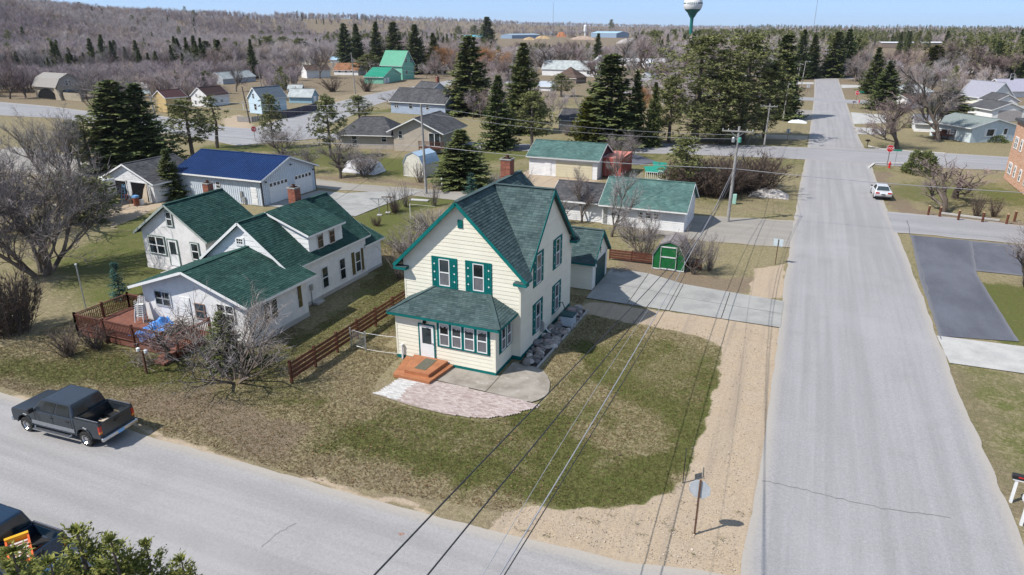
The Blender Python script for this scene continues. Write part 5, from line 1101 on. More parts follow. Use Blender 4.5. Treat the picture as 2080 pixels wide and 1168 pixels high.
def branch_out(T, p, d, L, r, lev, o):
    n = 5 if lev > 1 else 4
    pts, de = T.limb(p, d, L, r, r*(.55 if lev else .3), o['wob'], o['up'], n, o.get('grav', 0)*(1 if lev < 2 else 0))
    if lev == 0:
        for k in range(o['tw']):
            q = pts[1+T.r.randrange(n)] if k else pts[-1]; a = (de*.8+Vector((T.r.gauss(0,1), T.r.gauss(0,1), T.r.gauss(.15,.8)))*o['tspread']).normalized()
            if o.get('grav'): a = (a+Vector((0,0,-o['grav']*2.5))).normalized()
            T.twig(q, a, o['tl']*T.r.uniform(.5,1.25), o['tr'])
        return
    k = o['n'][lev] if isinstance(o['n'], dict) else o['n']
    for i in range(k):
        q = pts[-1] if i == 0 else pts[1+int((n-1)*((i-.3)/k))+T.r.randrange(2)] if n > 2 else pts[-1]
        a0 = T.r.uniform(0, 2*math.pi); x = de.cross(Vector((.3,.2,1))).normalized(); y = de.cross(x); sp = math.tan(R(T.r.uniform(*o['ang'])))*(.55 if i == 0 else 1)
        dd = (de+(x*math.cos(a0)+y*math.sin(a0))*sp).normalized()
        branch_out(T, q, dd, L*T.r.uniform(*o['ratio']), r*T.r.uniform(.5,.65), lev-1, o)
def bare(seed, stems=1, H=10., lev=4, spread=.25, trunk=.28, tr=.013, tw=7, tl=.75, tspread=.55, ang=(22,48), ratio=(.6,.85), up=.22, wob=.13, n=4, r0=.2, grav=0, base=.15):
    T = TM(random.Random(seed)); o = dict(wob=wob, up=up, tw=tw, tl=tl, tr=tr, tspread=tspread, ang=ang, ratio=ratio, n=n, grav=grav)
    for s in range(stems):
        a = 2*math.pi*(s+T.r.random()*.6)/max(1, stems); sp = spread if stems > 1 else .06
        d = Vector((math.cos(a)*sp*T.r.uniform(.5,1.3), math.sin(a)*sp*T.r.uniform(.5,1.3), 1)).normalized(); p = Vector((math.cos(a), math.sin(a), 0))*(base if stems > 1 else 0)
        branch_out(T, p-Vector((0,0,.1)), d, H*trunk*T.r.uniform(.85,1.15), r0/(stems**.4), lev, o)
    zs = max(v[2] for v in T.w.v); k = H/zs
    for m in (T.t, T.w): m.v = [(x*k, y*k, z*k) for x, y, z in m.v]
    return T
def kite(m, p, d, L, w, n, var):
    s = d.cross(n).normalized()*w; i = len(m.v)
    m.v += [tuple(p), tuple(p+d*L*.5+s), tuple(p+d*L), tuple(p+d*L*.5-s)]; m.f.append((i,i+1,i+2,i+3)); m.var.append(var)
def spruce(seed, H=10., Rr=2.1, lv=34, nb=8, low=.04, spl=.42, dens=1., droop=.28, pw=.85, up=0., kw=.24):
    T = TM(random.Random(seed)); r = T.r; rv = lambda s: Vector((r.gauss(0,s), r.gauss(0,s), r.gauss(0,s)))
    T.t.tube([(0,0,-.1),(0,0,H*.5),(0,0,H*.98)], [H*.018, H*.011, .015], 6, .5, False)
    for i in range(lv):
        f = low+(1-low)*(i+r.uniform(-.3,.3))/lv; z = H*min(.985, f); Lm = Rr*(1-f)**pw*r.uniform(.8,1.12)+.12
        for b in range(max(4, int(nb*(1-.4*f)))):
            a = r.uniform(0, 2*math.pi); L = Lm*r.uniform(.6,1.15); d = Vector((math.cos(a), math.sin(a), (-droop+.55*f+up)+r.gauss(0,.08))).normalized(); p = Vector((0,0,z)); side = Vector((-math.sin(a), math.cos(a), 0))
            k = max(3, int(L/.24*dens)); sag = -.10*L
            for q in range(k):
                g = (q+.6)/k
                if g < .18: continue
                c = p+d*L*g+Vector((0,0,sag*math.sin(g*3.1)+.06*L*g*g)); wl = spl*(.55+.6*(1-g)*min(1, L))*r.uniform(.7,1.2)
                for sg in (-1, 1, 0):
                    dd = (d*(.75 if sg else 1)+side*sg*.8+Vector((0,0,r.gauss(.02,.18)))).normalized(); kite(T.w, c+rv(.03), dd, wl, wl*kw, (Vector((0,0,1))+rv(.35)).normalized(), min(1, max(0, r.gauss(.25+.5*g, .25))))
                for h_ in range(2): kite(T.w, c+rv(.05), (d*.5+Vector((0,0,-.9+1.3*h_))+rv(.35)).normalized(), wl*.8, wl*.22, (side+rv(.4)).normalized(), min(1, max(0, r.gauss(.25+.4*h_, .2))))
    for q in range(14): kite(T.w, Vector((0,0,H*.97)), (Vector((0,0,1))+rv(.35)).normalized(), .35*H/10, .06, rv(1).normalized(), r.random())
    return T
def pine(seed, H=10., Rr=2.6, limbs=44, low=.22, tuft=.42, per=7, kn=15, irregular=.3):
    T = TM(random.Random(seed)); r = T.r; rv = lambda s: Vector((r.gauss(0,s), r.gauss(0,s), r.gauss(0,s)))
    T.t.tube([(0,0,-.1),(r.gauss(0,.1),r.gauss(0,.1),H*.5),(0,0,H*.96)], [H*.02, H*.013, .03], 7, .6, False)
    for i in range(limbs):
        f = low+(1-low)*(i+r.random())/limbs; z = H*min(f, .97); a = r.uniform(0, 6.283); pr = (1-((f-.45)/.62)**2 if f > .45 else .75+.25*(f-low)/(.45-low+1e-6)); L = Rr*max(.15, pr)*r.uniform(1-irregular, 1+irregular*.5)
        d = Vector((math.cos(a), math.sin(a), .1+.5*f+r.gauss(0,.12))).normalized(); pts, de = T.limb(Vector((0,0,z)), d, L, .03+.02*(1-f)*H/10, .012, .1, .12, 4)
        for q in range(per):
            g = .35+.65*(q+r.random())/per; k = g*4; c = pts[int(min(3, k))].lerp(pts[int(min(3, k))+1], k-int(min(3, k)))+rv(.22*tuft/.42+.08*L)
            tone = r.gauss(.5, .22)
            for s in range(kn):
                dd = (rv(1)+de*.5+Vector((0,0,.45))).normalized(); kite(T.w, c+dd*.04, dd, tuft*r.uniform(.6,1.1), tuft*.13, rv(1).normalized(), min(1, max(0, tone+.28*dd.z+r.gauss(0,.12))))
    return T
def bushy(seed, rx=1., h=1.2, n=1500, L=.22):
    """dense rounded evergreen shrub"""
    T = TM(random.Random(seed)); r = T.r; T.t.tube([(0,0,0),(0,0,h*.6)], .05, 5)
    for k in range(n):
        v = Vector((r.gauss(0,1), r.gauss(0,1), r.gauss(0,1))).normalized(); v.z = abs(v.z); bump = 1+.14*math.sin(v.x*7+seed)*math.cos(v.y*6)+.08*math.sin(v.z*11); rr = r.uniform(.72,1.)*bump
        c = Vector((v.x*rx*rr, v.y*rx*rr, v.z*h*rr)); kite(T.w, c, (v+Vector((r.gauss(0,.5), r.gauss(0,.5), r.gauss(.35,.4)))).normalized(), L*r.uniform(.6,1.2), L*.22, Vector((r.gauss(0,1), r.gauss(0,1), r.gauss(0,1))).normalized(), min(1, max(0, r.gauss(.5,.3))))
    return T
def shrub(seed, stems=30, H=2., sp=.5, tw=9, tr=.010, tl=.4, r0=.022, bend=.2, base=.3):
    T = TM(random.Random(seed)); r = T.r
    for s in range(stems):
        a = r.uniform(0, 6.283); d = Vector((math.cos(a)*sp*r.random(), math.sin(a)*sp*r.random(), 1)).normalized(); p = Vector((math.cos(a), math.sin(a), 0))*base*r.random()
        L = H*r.uniform(.6,1.05); pts, de = T.limb(p, d, L, r0, r0*.4, .12, bend*.3, 5)
        for k in range(tw):
            i = 1+r.randrange(5); q = pts[i]; T.twig(q, (de*1.1+Vector((r.gauss(0,.6), r.gauss(0,.6), r.gauss(.1,.4)))).normalized(), tl*r.uniform(.5,1.4), tr)
    return T
PROTO = {}
def proto(key, T, bark, leaf, mode='two'):
    """register a tree kind; 'two' = Empty > trunk, crown; H is the height of the prototype"""
    h = max(v[2] for v in T.w.v); wd = np.percentile([math.hypot(v[0], v[1]) for v in T.w.v], 96)*2
    PROTO[key] = (T.t.mesh('trunk', bark), T.w.mesh('crown', leaf), h, wd)
def plant(key, name, label, cat, spec, group=None, rz=None, wscale=True):
    """spec = x, y, height, crown width"""
    tr, cr, h, wd = PROTO[key]; x, y, H, W = spec; s = H/h; sx = W/wd*(1.15 if 'spruce' in key else 1) if wscale and W else s
    o = thing(name, label, cat, (x, y, -.02), random.uniform(0, 6.28) if rz is None else rz, group); o.scale = (sx, sx, s)
    link('trunk', tr, o); link('crown', cr, o); return o
for i in range(3): proto('maple%d' % i, bare(20+i, 1, 10, 4, trunk=.27, tw=8, tl=.8), BK, TW_MAUVE)
proto('forked0', bare(31, 3, 12, 4, spread=.34, trunk=.3, tw=10, tl=.75, tr=.012, n=4, ang=(12,34), ratio=(.55,.8), up=.32, r0=.3), BK, TW_MAUVE); proto('oval0', bare(36, 1, 10, 4, trunk=.3, tw=11, tl=.7, tr=.012, n=5, ang=(20,44), ratio=(.5,.7), up=.3), BK, TW_MAUVE)
for i in range(2): proto('grey%d' % i, bare(40+i, 1, 10, 4, trunk=.3, tw=7, tl=.8, ang=(18,40), ratio=(.55,.82)), BK, TW_GREY)
proto('pale0', bare(55, 1, 10, 4, trunk=.3, tw=8, tl=.7, ang=(16,38), ratio=(.55,.8)), BK, TW_PALE)
for i in range(2): proto('multi%d' % i, bare(60+i, 6, 10, 4, spread=.42, trunk=.3, tw=7, tl=.8, n=3, ang=(16,42)), BK, TW_GREY)
proto('big0', bare(70, 7, 11, 5, spread=.6, trunk=.26, tw=4, tl=.8, n=3, ang=(18,46), ratio=(.58,.9), base=.4, r0=.34), BK, TW_GREY)
proto('big1', bare(77, 2, 12, 5, spread=.55, trunk=.26, tw=4, tl=.8, n=3, ang=(22,52), ratio=(.62,.88), base=.3, r0=.34), BK, TW_GREY)
proto('lilac', bare(82, 7, 5, 4, spread=.75, trunk=.32, tw=3, tl=.5, tr=.008, n=3, ang=(20,50), ratio=(.55,.85), r0=.16, up=.16), BK, TW_GREY)
proto('willow0', bare(90, 1, 10, 4, trunk=.25, tw=10, tl=1.3, tr=.016, ang=(25,55), grav=.16), BK, TW_ORANGE)
proto('orchard0', bare(95, 1, 5, 4, trunk=.25, tw=6, tl=.45, tr=.009, ang=(18,44), ratio=(.6,.85), n=3, r0=.13), BK, TW_MAUVE)
for i in range(3): proto('shrub%d' % i, shrub(100+i, 46, 2.2, .75, 12, .012, .45), TW_DARK, TW_DARK)
for i in range(2): proto('upright%d' % i, shrub(110+i, 34, 3., .42, 10, .011, .5), BK, TW_GREY)
proto('thicket0', shrub(115, 110, 2.6, 1.0, 18, .012, .5, base=.9), BK, TW_GREY); proto('hedge0', shrub(116, 170, 2.8, .9, 26, .016, .55, base=1.2), TW_DARK, TW_DARK)
proto('low0', shrub(118, 60, 1.1, 1.1, 12, .009, .3, base=.5), TW_DARK, TW_DARK)
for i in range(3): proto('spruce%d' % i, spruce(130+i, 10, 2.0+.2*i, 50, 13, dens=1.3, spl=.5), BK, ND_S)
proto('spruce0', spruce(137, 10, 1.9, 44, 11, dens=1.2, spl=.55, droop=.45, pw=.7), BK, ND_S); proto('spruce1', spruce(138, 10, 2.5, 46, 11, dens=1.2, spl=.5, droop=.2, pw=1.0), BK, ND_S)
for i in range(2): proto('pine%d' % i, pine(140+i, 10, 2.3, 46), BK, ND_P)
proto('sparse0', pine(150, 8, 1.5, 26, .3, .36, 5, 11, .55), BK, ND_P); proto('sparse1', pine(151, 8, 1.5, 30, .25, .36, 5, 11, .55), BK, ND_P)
proto('bigpine0', pine(160, 20, 5.6, 112, .08, .46, 13, 12, .65), BK, ND_P); proto('bigpine1', pine(161, 20, 4.6, 100, .08, .46, 13, 12, .65), BK, ND_P)
proto('shrubpine0', pine(165, 4, 1.9, 44, .04, .36, 9, 15, .3), BK, ND_P)
proto('blue0', spruce(170, 5, 1.2, 24, 8, spl=.3), BK, ND_B)
proto('cedar0', spruce(175, 6, 1.3, 40, 12, spl=.34, droop=-.5, pw=.55), BK, ND_G)
proto('round0', bushy(180, 1.5, 1.7, 2600, .26), BK, ND_S); proto('mound0', bushy(181, 1., .9, 1300, .2), BK, ND_S)
# --- conifers one by one: kind, label, base/top/width
CON = [
 ('spruce0', 'tall dark spruce, left one of the pair by the old garage', (-88.5,68.74,11.93,8.74)),
 ('spruce1', 'tall dark spruce, right one of the pair by the old garage', (-86.03,70.58,11.49,8.8)),
 ('pine0', 'dark pine between the spruce pair and the blue roof', (-85.73,78.52,8.81,7.14)),
 ('sparse0', 'thin sparse pine left of the blue metal roof ridge', (-88.58,86.29,8.58,6.05)),
 ('sparse1', 'small sparse pine above the old garage driveway', (-89.25,64.55,7.64,5.06)),
 ('shrubpine0', 'broad dark pine bush hiding the camper', (-66.22,46.33,4.86,6.29)),
 ('shrubpine0', 'low pine bush left of the camper', (-73.17,48.5,4.29,4.28)),
 ('spruce2', 'slim green spruce at the left end of the blue roof', (-66.48,57.05,5.66,2.96)),
 ('pine1', 'grey green pine before the light blue house', (-80.01,89.88,8.88,4.44)),
 ('pine1', 'yellow green pine at the junction, left of its twin', (-65.79,85.96,9.51,5.37)),
 ('pine0', 'rounded green pine at the junction lawn', (-86.69,124.12,5.41,6.01)),
 ('spruce2', 'bushy green spruce beside the pale blue shed', (-38.72,76.17,6.91,6.47)),
 ('blue0', 'small blue spruce next to the brick chimney', (-35.56,72.46,2.53,2.11)),
 ('spruce0', 'tallest dark spruce behind the blue grey house', (-70.67,144.11,16.99,9.5)),
 ('spruce1', 'dark spruce right of the tan house', (-45.67,103.21,11.65,5.76)),
 ('spruce2', 'tall spruce behind the white long house left end', (-49.11,122.51,16.01,7.61)),
 ('pine1', 'broad green pine standing alone over the white garage', (-40.47,104.86,9.45,7.34)),
 ('spruce0', 'wide spruce, largest of the row left of big pines', (-29.92,113.04,14.69,9.68)),
 ('spruce1', 'slim spruce right of the widest spruce', (-26.06,114.66,12.22,4.27)),
 ('cedar0', 'bright yellow green cedar left of the widest spruce', (-32.95,110.67,8.11,5.37)),
 ('blue0', 'blue green spruce at the foot of the widest spruce', (-28.86,113.49,7.63,3.94)),
 ('spruce2', 'narrow dark spruce close to the big pines', (-23.05,114.83,10.4,2.77)),
 ('bigpine0', 'huge spreading grey green pine behind the power pole', (-17.42,122.85,17.97,19.1)),
 ('bigpine1', 'huge pine right behind the largest pine', (-10.2,128.28,18.27,14.25)),
 ('bigpine1', 'lower spreading pine under the two huge pines', (-13.21,123.44,12.05,12.62)),
 ('pine1', 'olive pine in front of the big hedge, left end', (-12.4,82.45,6.94,5.58)),
 ('pine0', 'drooping pine filling the right side of the grove', (-6.62,132.27,13.36,8.35)),
 ('pine1', 'pine filling the left foot of the grove', (-21.49,121.15,11.21,7.64)),
 ('spruce0', 'tall spruce at the right edge of the pine grove', (-5.88,163.42,17.45,8.12)),
 ('spruce1', 'dark spruce behind the grove by far poles', (-5.12,295.9,17.98,8.29)),
 ('spruce2', 'second dark spruce behind the grove by far poles', (-1.19,303.48,16.21,7.3)),
 ('spruce0', 'large dark spruce before the dark blue bungalow, left', (6.77,306.82,17.27,8.83)),
 ('spruce2', 'large dark spruce before the dark blue bungalow, right', (10.91,317.9,17.96,9.1)),
 ('spruce1', 'dark spruce on the right of the far street', (16.75,237.15,13.28,7.03)),
 ('spruce2', 'leaning green spruce nearest the right street corner', (16.57,191.52,11.26,7.11)),
 ('spruce1', 'small conifer behind the bare tree by the stop sign', (21.97,202.19,7.46,4.2)),
 ('cedar0', 'golden green conifer among right hand bare trees', (42.19,321.65,12.32,13.44)),
 ('spruce0', 'dark conifer behind the forked maple', (25,157.92,7.55,9.08)),
 ('spruce1', 'dark spruce cut by the right edge', (73.06,328.65,15.91,11.3)),
 ('spruce0', 'far spruce left of the tall group behind green house', (-199.2,277.82,20.37,8.18)),
 ('spruce2', 'far spruce second in the group behind green house', (-198.8,286.67,20.2,8.38)),
 ('spruce1', 'far spruce directly behind the green roof', (-190.22,290.26,21.26,9.31)),
 ('spruce0', 'far spruce over the green gable', (-182.71,293.41,21.05,10.24)),
 ('spruce2', 'far spruce right of the green house', (-154.94,265.3,19.83,9.99)),
 ('spruce1', 'far spruce near the left orange willow', (-148.02,268.2,16.59,8.33)),
 ('spruce0', 'pointed spruce highest on the skyline', (-271.72,591.71,27.4,15.82)),
 ('pine0', 'pine beside the turquoise roof', (-444.19,876.01,20.34,13.18)),
 ('pine1', 'pine above the turquoise roof', (-509.49,1062.59,22.17,20.57)),
 ('pine0', 'dark green pine left of the green house', (-170.11,251.98,8.5,12.23)),
 ('spruce0', 'dark conifer at the left meadow edge', (-246.05,241.98,13.09,8.69)),
 ('spruce2', 'dark conifer second at the left meadow edge', (-241.24,244,13.5,8.69)),
 ('pine1', 'green pine behind the grey hall', (-234.03,247.02,10.67,10.87)),
 ('pine0', 'round green pine behind the far shrubs', (-277.65,315.69,14.25,10.84)),
 ('pine1', 'green pine in the far meadow row', (-276.56,328.53,14.13,12.26)),
 ('pine0', 'last green pine in the far meadow row', (-268.34,331.98,13.09,11.14)),
 ('pine1', 'dark conifer below the meadow pines', (-243.01,268.15,11.41,9.31)),
 ('pine0', 'green tree between bare shrubs and lawn in mid town', (-65.47,192.58,6.44,7.29)),
 ('spruce1', 'dark spruce before the mill hall', (-94.72,330.27,16.15,6.98)),
 ('pine1', 'dark pine in the bare woods right of the mill', (-92.99,447.16,17.1,12.17)),
 ('pine0', 'small green tree among bare trees mid town', (-120.49,381.54,6.15,5.96)),
 ('pine1', 'lone pine on the skyline above the mill hall', (-515.33,1915.89,39.31,18.46)),
 ('blue0', 'young blue spruce by the white house wing', (-44.37,32.07,2.87,1.58)),
 ('pine1', 'pine with dark clumps behind the big bare tree', (-89.55,62.95,7.3,4)),
 ('spruce2', 'green conifer sprig inside the bare front tree', (-29.29,26.86,3.43,2.16)),
 ('mound0', 'clipped dark bush under the shuttered white window', (30.57,142.96,1.34,3.4)),
 ('round0', 'round dark evergreen bush near the fire hydrant', (15.05,106.77,3.24,4.53)),
 ('pine0', 'conifer beyond the brown pyramid roof', (-80.75,211.27,4.47,4.67)),
]
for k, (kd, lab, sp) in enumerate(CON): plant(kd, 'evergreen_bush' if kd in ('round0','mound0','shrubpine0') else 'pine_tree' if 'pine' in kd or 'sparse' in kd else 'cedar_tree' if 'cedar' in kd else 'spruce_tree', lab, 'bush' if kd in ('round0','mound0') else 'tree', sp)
# --- bare trees and shrubs one by one
BARE = [
 ('big0', 'huge many stemmed bare tree on the left lawn', (-54.79,33.52,12.49,11.45)),
 ('big1', 'big bare tree with heavy limbs at the left edge', (-70.22,40.33,12.25,15.73)),
 ('multi0', 'bare tree between the big bare tree and the alley', (-89.34,60.9,10.11,8.49)),
 ('grey0', 'slim bare tree by the alley bend', (-87.93,56.82,8.35,6.86)),
 ('multi1', 'leaning bare trees at the road bend by the stone house', (-151.45,114.47,12.57,17.15)),
 ('hedge0', 'dark dense shrub at the left frame edge', (-45.73,24.94,4.74,4.46)),
 ('shrub0', 'dark twiggy shrub in front of the deck', (-39.06,24.17,2.17,2.67)),
 ('shrub1', 'dark twiggy shrub at the deck corner', (-38.33,25.5,1.91,2.42)),
 ('lilac', 'spreading bare tree in front of the white house', (-27.45,25.68,5.79,8)),
 ('orchard0', 'smaller bare bush leaning over the deck stairs', (-32.76,25.89,3.61,3.78)),
 ('multi0', 'round bare tree on the junction lawn', (-74.35,85.18,4.94,8.02)),
 ('multi1', 'bare bushes behind the workshop roof corner', (-61.72,74.61,4.41,6.66)),
 ('grey1', 'thin bare tree over the workshop gable', (-55.23,73.81,6.58,5.8)),
 ('multi0', 'dense bare bush in front of the white covered heap', (-53.22,76.03,4.27,7.18)),
 ('upright0', 'bare bush against the pale blue shed', (-44.49,75.66,3.01,3.01)),
 ('upright1', 'upright bare shrub on the back lawn, left', (-39.5,61.91,3,2.54)),
 ('upright0', 'upright bare shrub on the back lawn, right', (-39.33,63.86,3.17,2.17)),
 ('upright1', 'vase shaped bare shrub below the grey pole', (-36.74,65.43,3.08,2.29)),
 ('low0', 'small round dark shrub by the clothes poles', (-38.13,56.08,1.21,1.37)),
 ('low0', 'small round dark shrub under the left vase shrub', (-39.15,61.14,1.6,1.47)),
 ('thicket0', 'brown bramble thicket beside the green rake', (-31.89,56.39,2.2,5.72)),
 ('thicket0', 'grey bramble thicket left of the cream house', (-30.17,49.54,2.53,4.73)),
 ('upright0', 'bare shoots behind the cream house corner', (-27.82,43.57,3.46,2.71)),
 ('grey0', 'bare tree between the gable and long garage', (-19.58,65.05,5.84,4.73)),
 ('grey1', 'slim bare tree beside the detached garage', (-21.05,64.43,3.39,2.49)),
 ('pale0', 'pale silvery bare tree before the long garage', (-15.54,61.42,6.98,5.58)),
 ('multi1', 'vase shaped bare tree by the low board fence', (-11.49,56.03,4.91,5.48)),
 ('multi0', 'bare bush on the right of the green shed', (-6.73,53.65,4.08,3.75)),
 ('upright1', 'thin bare bush behind the green shed', (-5.66,54.88,3.31,2)),
 ('multi0', 'bare bush left of the long garage roof', (-29.92,72.9,3.73,4.3)),
 ('thicket0', 'brown thicket before the white garage', (-31.92,75.42,2.56,5.35)),
 ('hedge0', 'large dark hedge thicket by the power pole, left', (-12.02,82.61,4.68,7.04)),
 ('hedge0', 'large dark hedge thicket by the power pole, middle', (-8.64,82.91,5.25,7.54)),
 ('hedge0', 'large dark hedge thicket by the power pole, right', (-5.35,86.55,5.19,8.91)),
 ('multi1', 'bare bushes above the red container', (-24.28,102.44,4.37,6.67)),
 ('grey0', 'bare saplings in front of the red container', (-21.58,84.61,5.37,3.74)),
 ('maple0', 'dense reddish bare tree behind the stop sign', (14.15,128.27,9.57,12.01)),
 ('grey0', 'large forked bare maple on the bungalow lawn', (21.33,139.09,14.47,16.13)),
 ('orchard0', 'bare tree right behind the red fence posts', (14.75,83.72,6.37,7.87)),
 ('orchard0', 'bare tree leaning right on the apartment lawn', (17.05,92.04,4.77,9.12)),
 ('shrub1', 'round bare shrub behind the middle red post', (17.63,83.16,2.71,2.05)),
 ('shrub2', 'thin bare shrub behind the right red posts', (19.33,83.87,2.4,1.85)),
 ('big1', 'bare tree cut by the right edge beside the parking', (17.33,60.23,5.86,7.09)),
 ('shrub0', 'round dark bare shrub before the low white house', (-135.43,180.65,5.2,8.76)),
 ('shrub1', 'round dark bare shrub before the green garage', (-125.68,184.73,5.2,6.94)),
 ('grey1', 'bare tree at the corner of the blue grey house', (-92,146.04,4.57,7.11)),
 ('upright0', 'bare bush right of the blue grey house', (-77.64,145.39,4.63,8)),
 ('willow0', 'orange bare willow right of the green house', (-143.61,270.05,13.33,15.61)),
 ('willow0', 'orange bare willow behind the tallest spruce', (-122.73,271.83,13.06,17.33)),
 ('willow0', 'small orange willow beside a narrow spruce', (-35.82,166.18,6.7,5.12)),
 ('willow0', 'orange willow between bare birches', (-153.23,273.29,9.65,8.51)),
 ('maple2', 'mauve bare tree before the low white house', (-173.97,225.16,12.44,11.3)),
 ('maple0', 'bare tree in the far park left of bushes', (-176.19,213.01,7.58,7.98)),
 ('grey0', 'bare tree beside the grey metal hall', (-162.58,169.27,9.47,9.06)),
 ('maple1', 'bare tree before the white garage with pale roof', (-70.75,246.77,13.2,14)),
 ('grey1', 'dark limbed bare tree in mid town, left', (-104.25,286.54,15.25,20.82)),
 ('maple2', 'bare tree in mid town centre', (-96.57,289.76,14.67,18.74)),
 ('grey0', 'tall bare tree before the far white hall', (-68.35,269.41,16.61,20.72)),
 ('maple0', 'tall bare tree left of the huge pines', (-57.93,273.78,15.91,18.83)),
 ('pale0', 'pale bare birch by the white hall', (-58.15,252.04,12.07,8.75)),
 ('maple1', 'mauve bare tree above the bungalow roofs', (55.52,294.73,15.36,22.36)),
 ('maple2', 'mauve bare tree at the far right skyline', (78.54,363.12,16.4,22.9)),
 ('maple0', 'bare tree behind the golden conifer', (50.13,319.04,15.91,20.72)),
 ('grey1', 'grey bare tree right of the dark blue bungalow', (15.14,290.49,9.04,10.79)),
 ('maple2', 'grey bare tree behind the street spruces', (27.24,295.57,12.72,14.38)),
 ('grey0', 'small bare tree at the far street verge', (-8.81,189.29,5.94,6.18)),
 ('thicket0', 'brown hedge before the cream bungalow', (-39.34,121.81,2.38,4.49)),
]
for kd, lab, sp in BARE: plant(kd, 'bare_shrub' if kd[:4] in ('shru','upri','thic','low0','hedg') else 'bare_tree', lab, 'shrub' if kd[:4] in ('shru','upri','thic','low0','hedg') else 'tree', sp)

# ================================================================ woods, filler trees, grass
def px_row(x, y, z):
    a = R(22.73); fx, fy = -math.sin(a), math.cos(a); d = x*fx+y*fy; l = x*math.cos(a)+y*math.sin(a); p = R(20.7)
    dz = z-18.5; zc = d*math.cos(p)-dz*math.sin(p); return (1040+1400*l/zc, 584-1400*(dz*math.cos(p)+d*math.sin(p))/zc) if zc > 1 else (-9999, 0)
occ = []
for o in list(COL.objects):
    if o.parent is None and o.type == 'EMPTY' and o.get('category') and o['category'] not in ('tree', 'shrub', 'bush'):
        ch = [c for c in o.children if c.type == 'MESH' and c.name.startswith(('wall', 'roof'))]
        if ch:
            mw = Matrix.Translation(o.location) @ Matrix.Rotation(o.rotation_euler.z, 4, 'Z')
            for c in ch: P = [mw @ Vector(v) for v in c.bound_box]; occ.append((min(p.x for p in P)-1, max(p.x for p in P)+1, min(p.y for p in P)-11, max(p.y for p in P)+1))
ROADP = [[(-260, 126), (-134, 116), (-45, 109), (0, 125), (90, 127), (90, 113), (0, 111), (-46, 100), (-87, 87), (-150, 101), (-260, 106)], [(-3, 0), (-3, 306), (13, 306), (13, 0)], [(-101, 104), (-122, 180), (-130, 262), (-133, 330), (-120, 330), (-117, 262), (-107, 184), (-83, 104)]]
def free(x, y, m=0):
    if any(a-m < x < b+m and c-m < y < d+m for a, b, c, d in occ): return False
    A = np.array([x]), np.array([y]); return all(pdist(P, *A)[0] < -1 for P in ROADP)
bpy.context.view_layer.update(); SHOW = []
for nm in ('stone_gambrel_house','ochre_house','white_brown_roof_house','light_blue_house','light_blue_shed','grey_shed','grey_metal_hall','beige_house','low_white_house','orange_roof_house','green_house','green_garage','blue_grey_house','slate_gable_house','white_long_house','gable_white_house','far_white_hall','dark_blue_house','dark_blue_garage','blue_bungalow','tall_white_house','small_white_garage','white_garage_grey_door','lavender_roof_house','low_grey_house','brown_roof_house','hedge_bungalow','tan_house','tan_house_wing','red_barn','far_white_store','far_white_annex','spruce_trailer'):
    o = bpy.data.objects[nm]; P = [px_row(*(o.matrix_world @ Vector(v))) for c in o.children if c.name.startswith('wall') for v in c.bound_box]
    SHOW.append((min(p[0] for p in P), max(p[0] for p in P), min(p[1] for p in P), max(p[1] for p in P)))
def clear(px, top, base, w):
    px, top, base, w = (np.asarray(v) for v in (px, top, base, w)); ok = np.ones(np.shape(px), bool)
    for a, b, t, q in SHOW: ok = ok & ~((px > a-w) & (px < b+w) & (top < q-3) & (base > t+2))
    return ok
hz = lambda x, y: float(hill(np.array([[x]]), np.array([[y]]))[0, 0])
# town filler: single bare trees, each at most as tall as the roofline of the woods
rr = random.Random(5); kinds = ['maple0','maple1','maple2','grey0','grey1','pale0']; cnt = 0
def filler(n, region, hr, mx, label, group, kd=kinds, name='bare_tree'):
    global cnt; tries = 0; k = 0
    while k < n and tries < n*40:
        tries += 1; px = rr.uniform(region[0], region[1]); t = rr.random(); py = region[2]+(region[3]-region[2])*t
        ang = R(22.73)-math.atan((px-1040)/1497.); dd = 18.5*1400/max(6, (py-55))/.935; x, y = -math.sin(ang)*dd, math.cos(ang)*dd
        if not free(x, y, .5): continue
        h = rr.uniform(*hr); z = hz(x, y)
        if px_row(x, y, z+h)[1] < mx: h = max(4, h*.75)
        if px_row(x, y, z+h)[1] < mx: continue
        if not clear(px, px_row(x, y, z+h)[1], px_row(x, y, z)[1], .22*h/dd*1400): continue
        kk = rr.choice(kd); lab = where(kk, x, y, h, label); o = plant(kk, name, lab, 'tree', (x, y, h, 0), 'look-alikes: '+lab, wscale=False); o.location.z = z-.1; k += 1; cnt += 1
marks = [(o.location.x, o.location.y, o.name.split('.')[0].replace('_', ' ')) for o in list(COL.objects) if o.parent is None and o.name.split('.')[0] in ['spruce_trailer','stone_gambrel_house','ochre_house','grey_metal_hall','beige_house','low_white_house','orange_roof_house','green_house','green_garage','blue_grey_house','white_long_house','pyramid_roof_house','hedge_bungalow','far_white_hall','grey_roof_house','spruce_cabin','dark_blue_house','blue_bungalow','tall_white_house','lavender_roof_house','carport_house','low_grey_house','far_white_house','small_edge_house','light_blue_shed','willow_shed','street_grey_house','far_white_store','red_barn','pale_roof_cabin','turquoise_roof_house','white_brown_roof_house','light_blue_house','spruce_white_house','willow_white_house']]
def where(kk, x, y, h, label):
    m = min(marks, key=lambda q: math.hypot(q[0]-x, q[1]-y)); p = px_row(x, y, 0)[0]; q = px_row(m[0], m[1], 0)[0]; d = math.hypot(x, y)-math.hypot(m[0], m[1])
    rel = 'left of' if p < q-35 else 'right of' if p > q+60 else 'behind' if d > 0 else 'in front of'; dist = math.hypot(m[0]-x, m[1]-y)
    return '%s %s bare tree %s%s the %s' % ('tall' if h > 10.8 else 'low' if h < 8.8 else 'middling', {'m':'mauve','g':'grey','p':'pale'}[kk[0]], 'well ' if dist > 35 else '', rel, m[2])
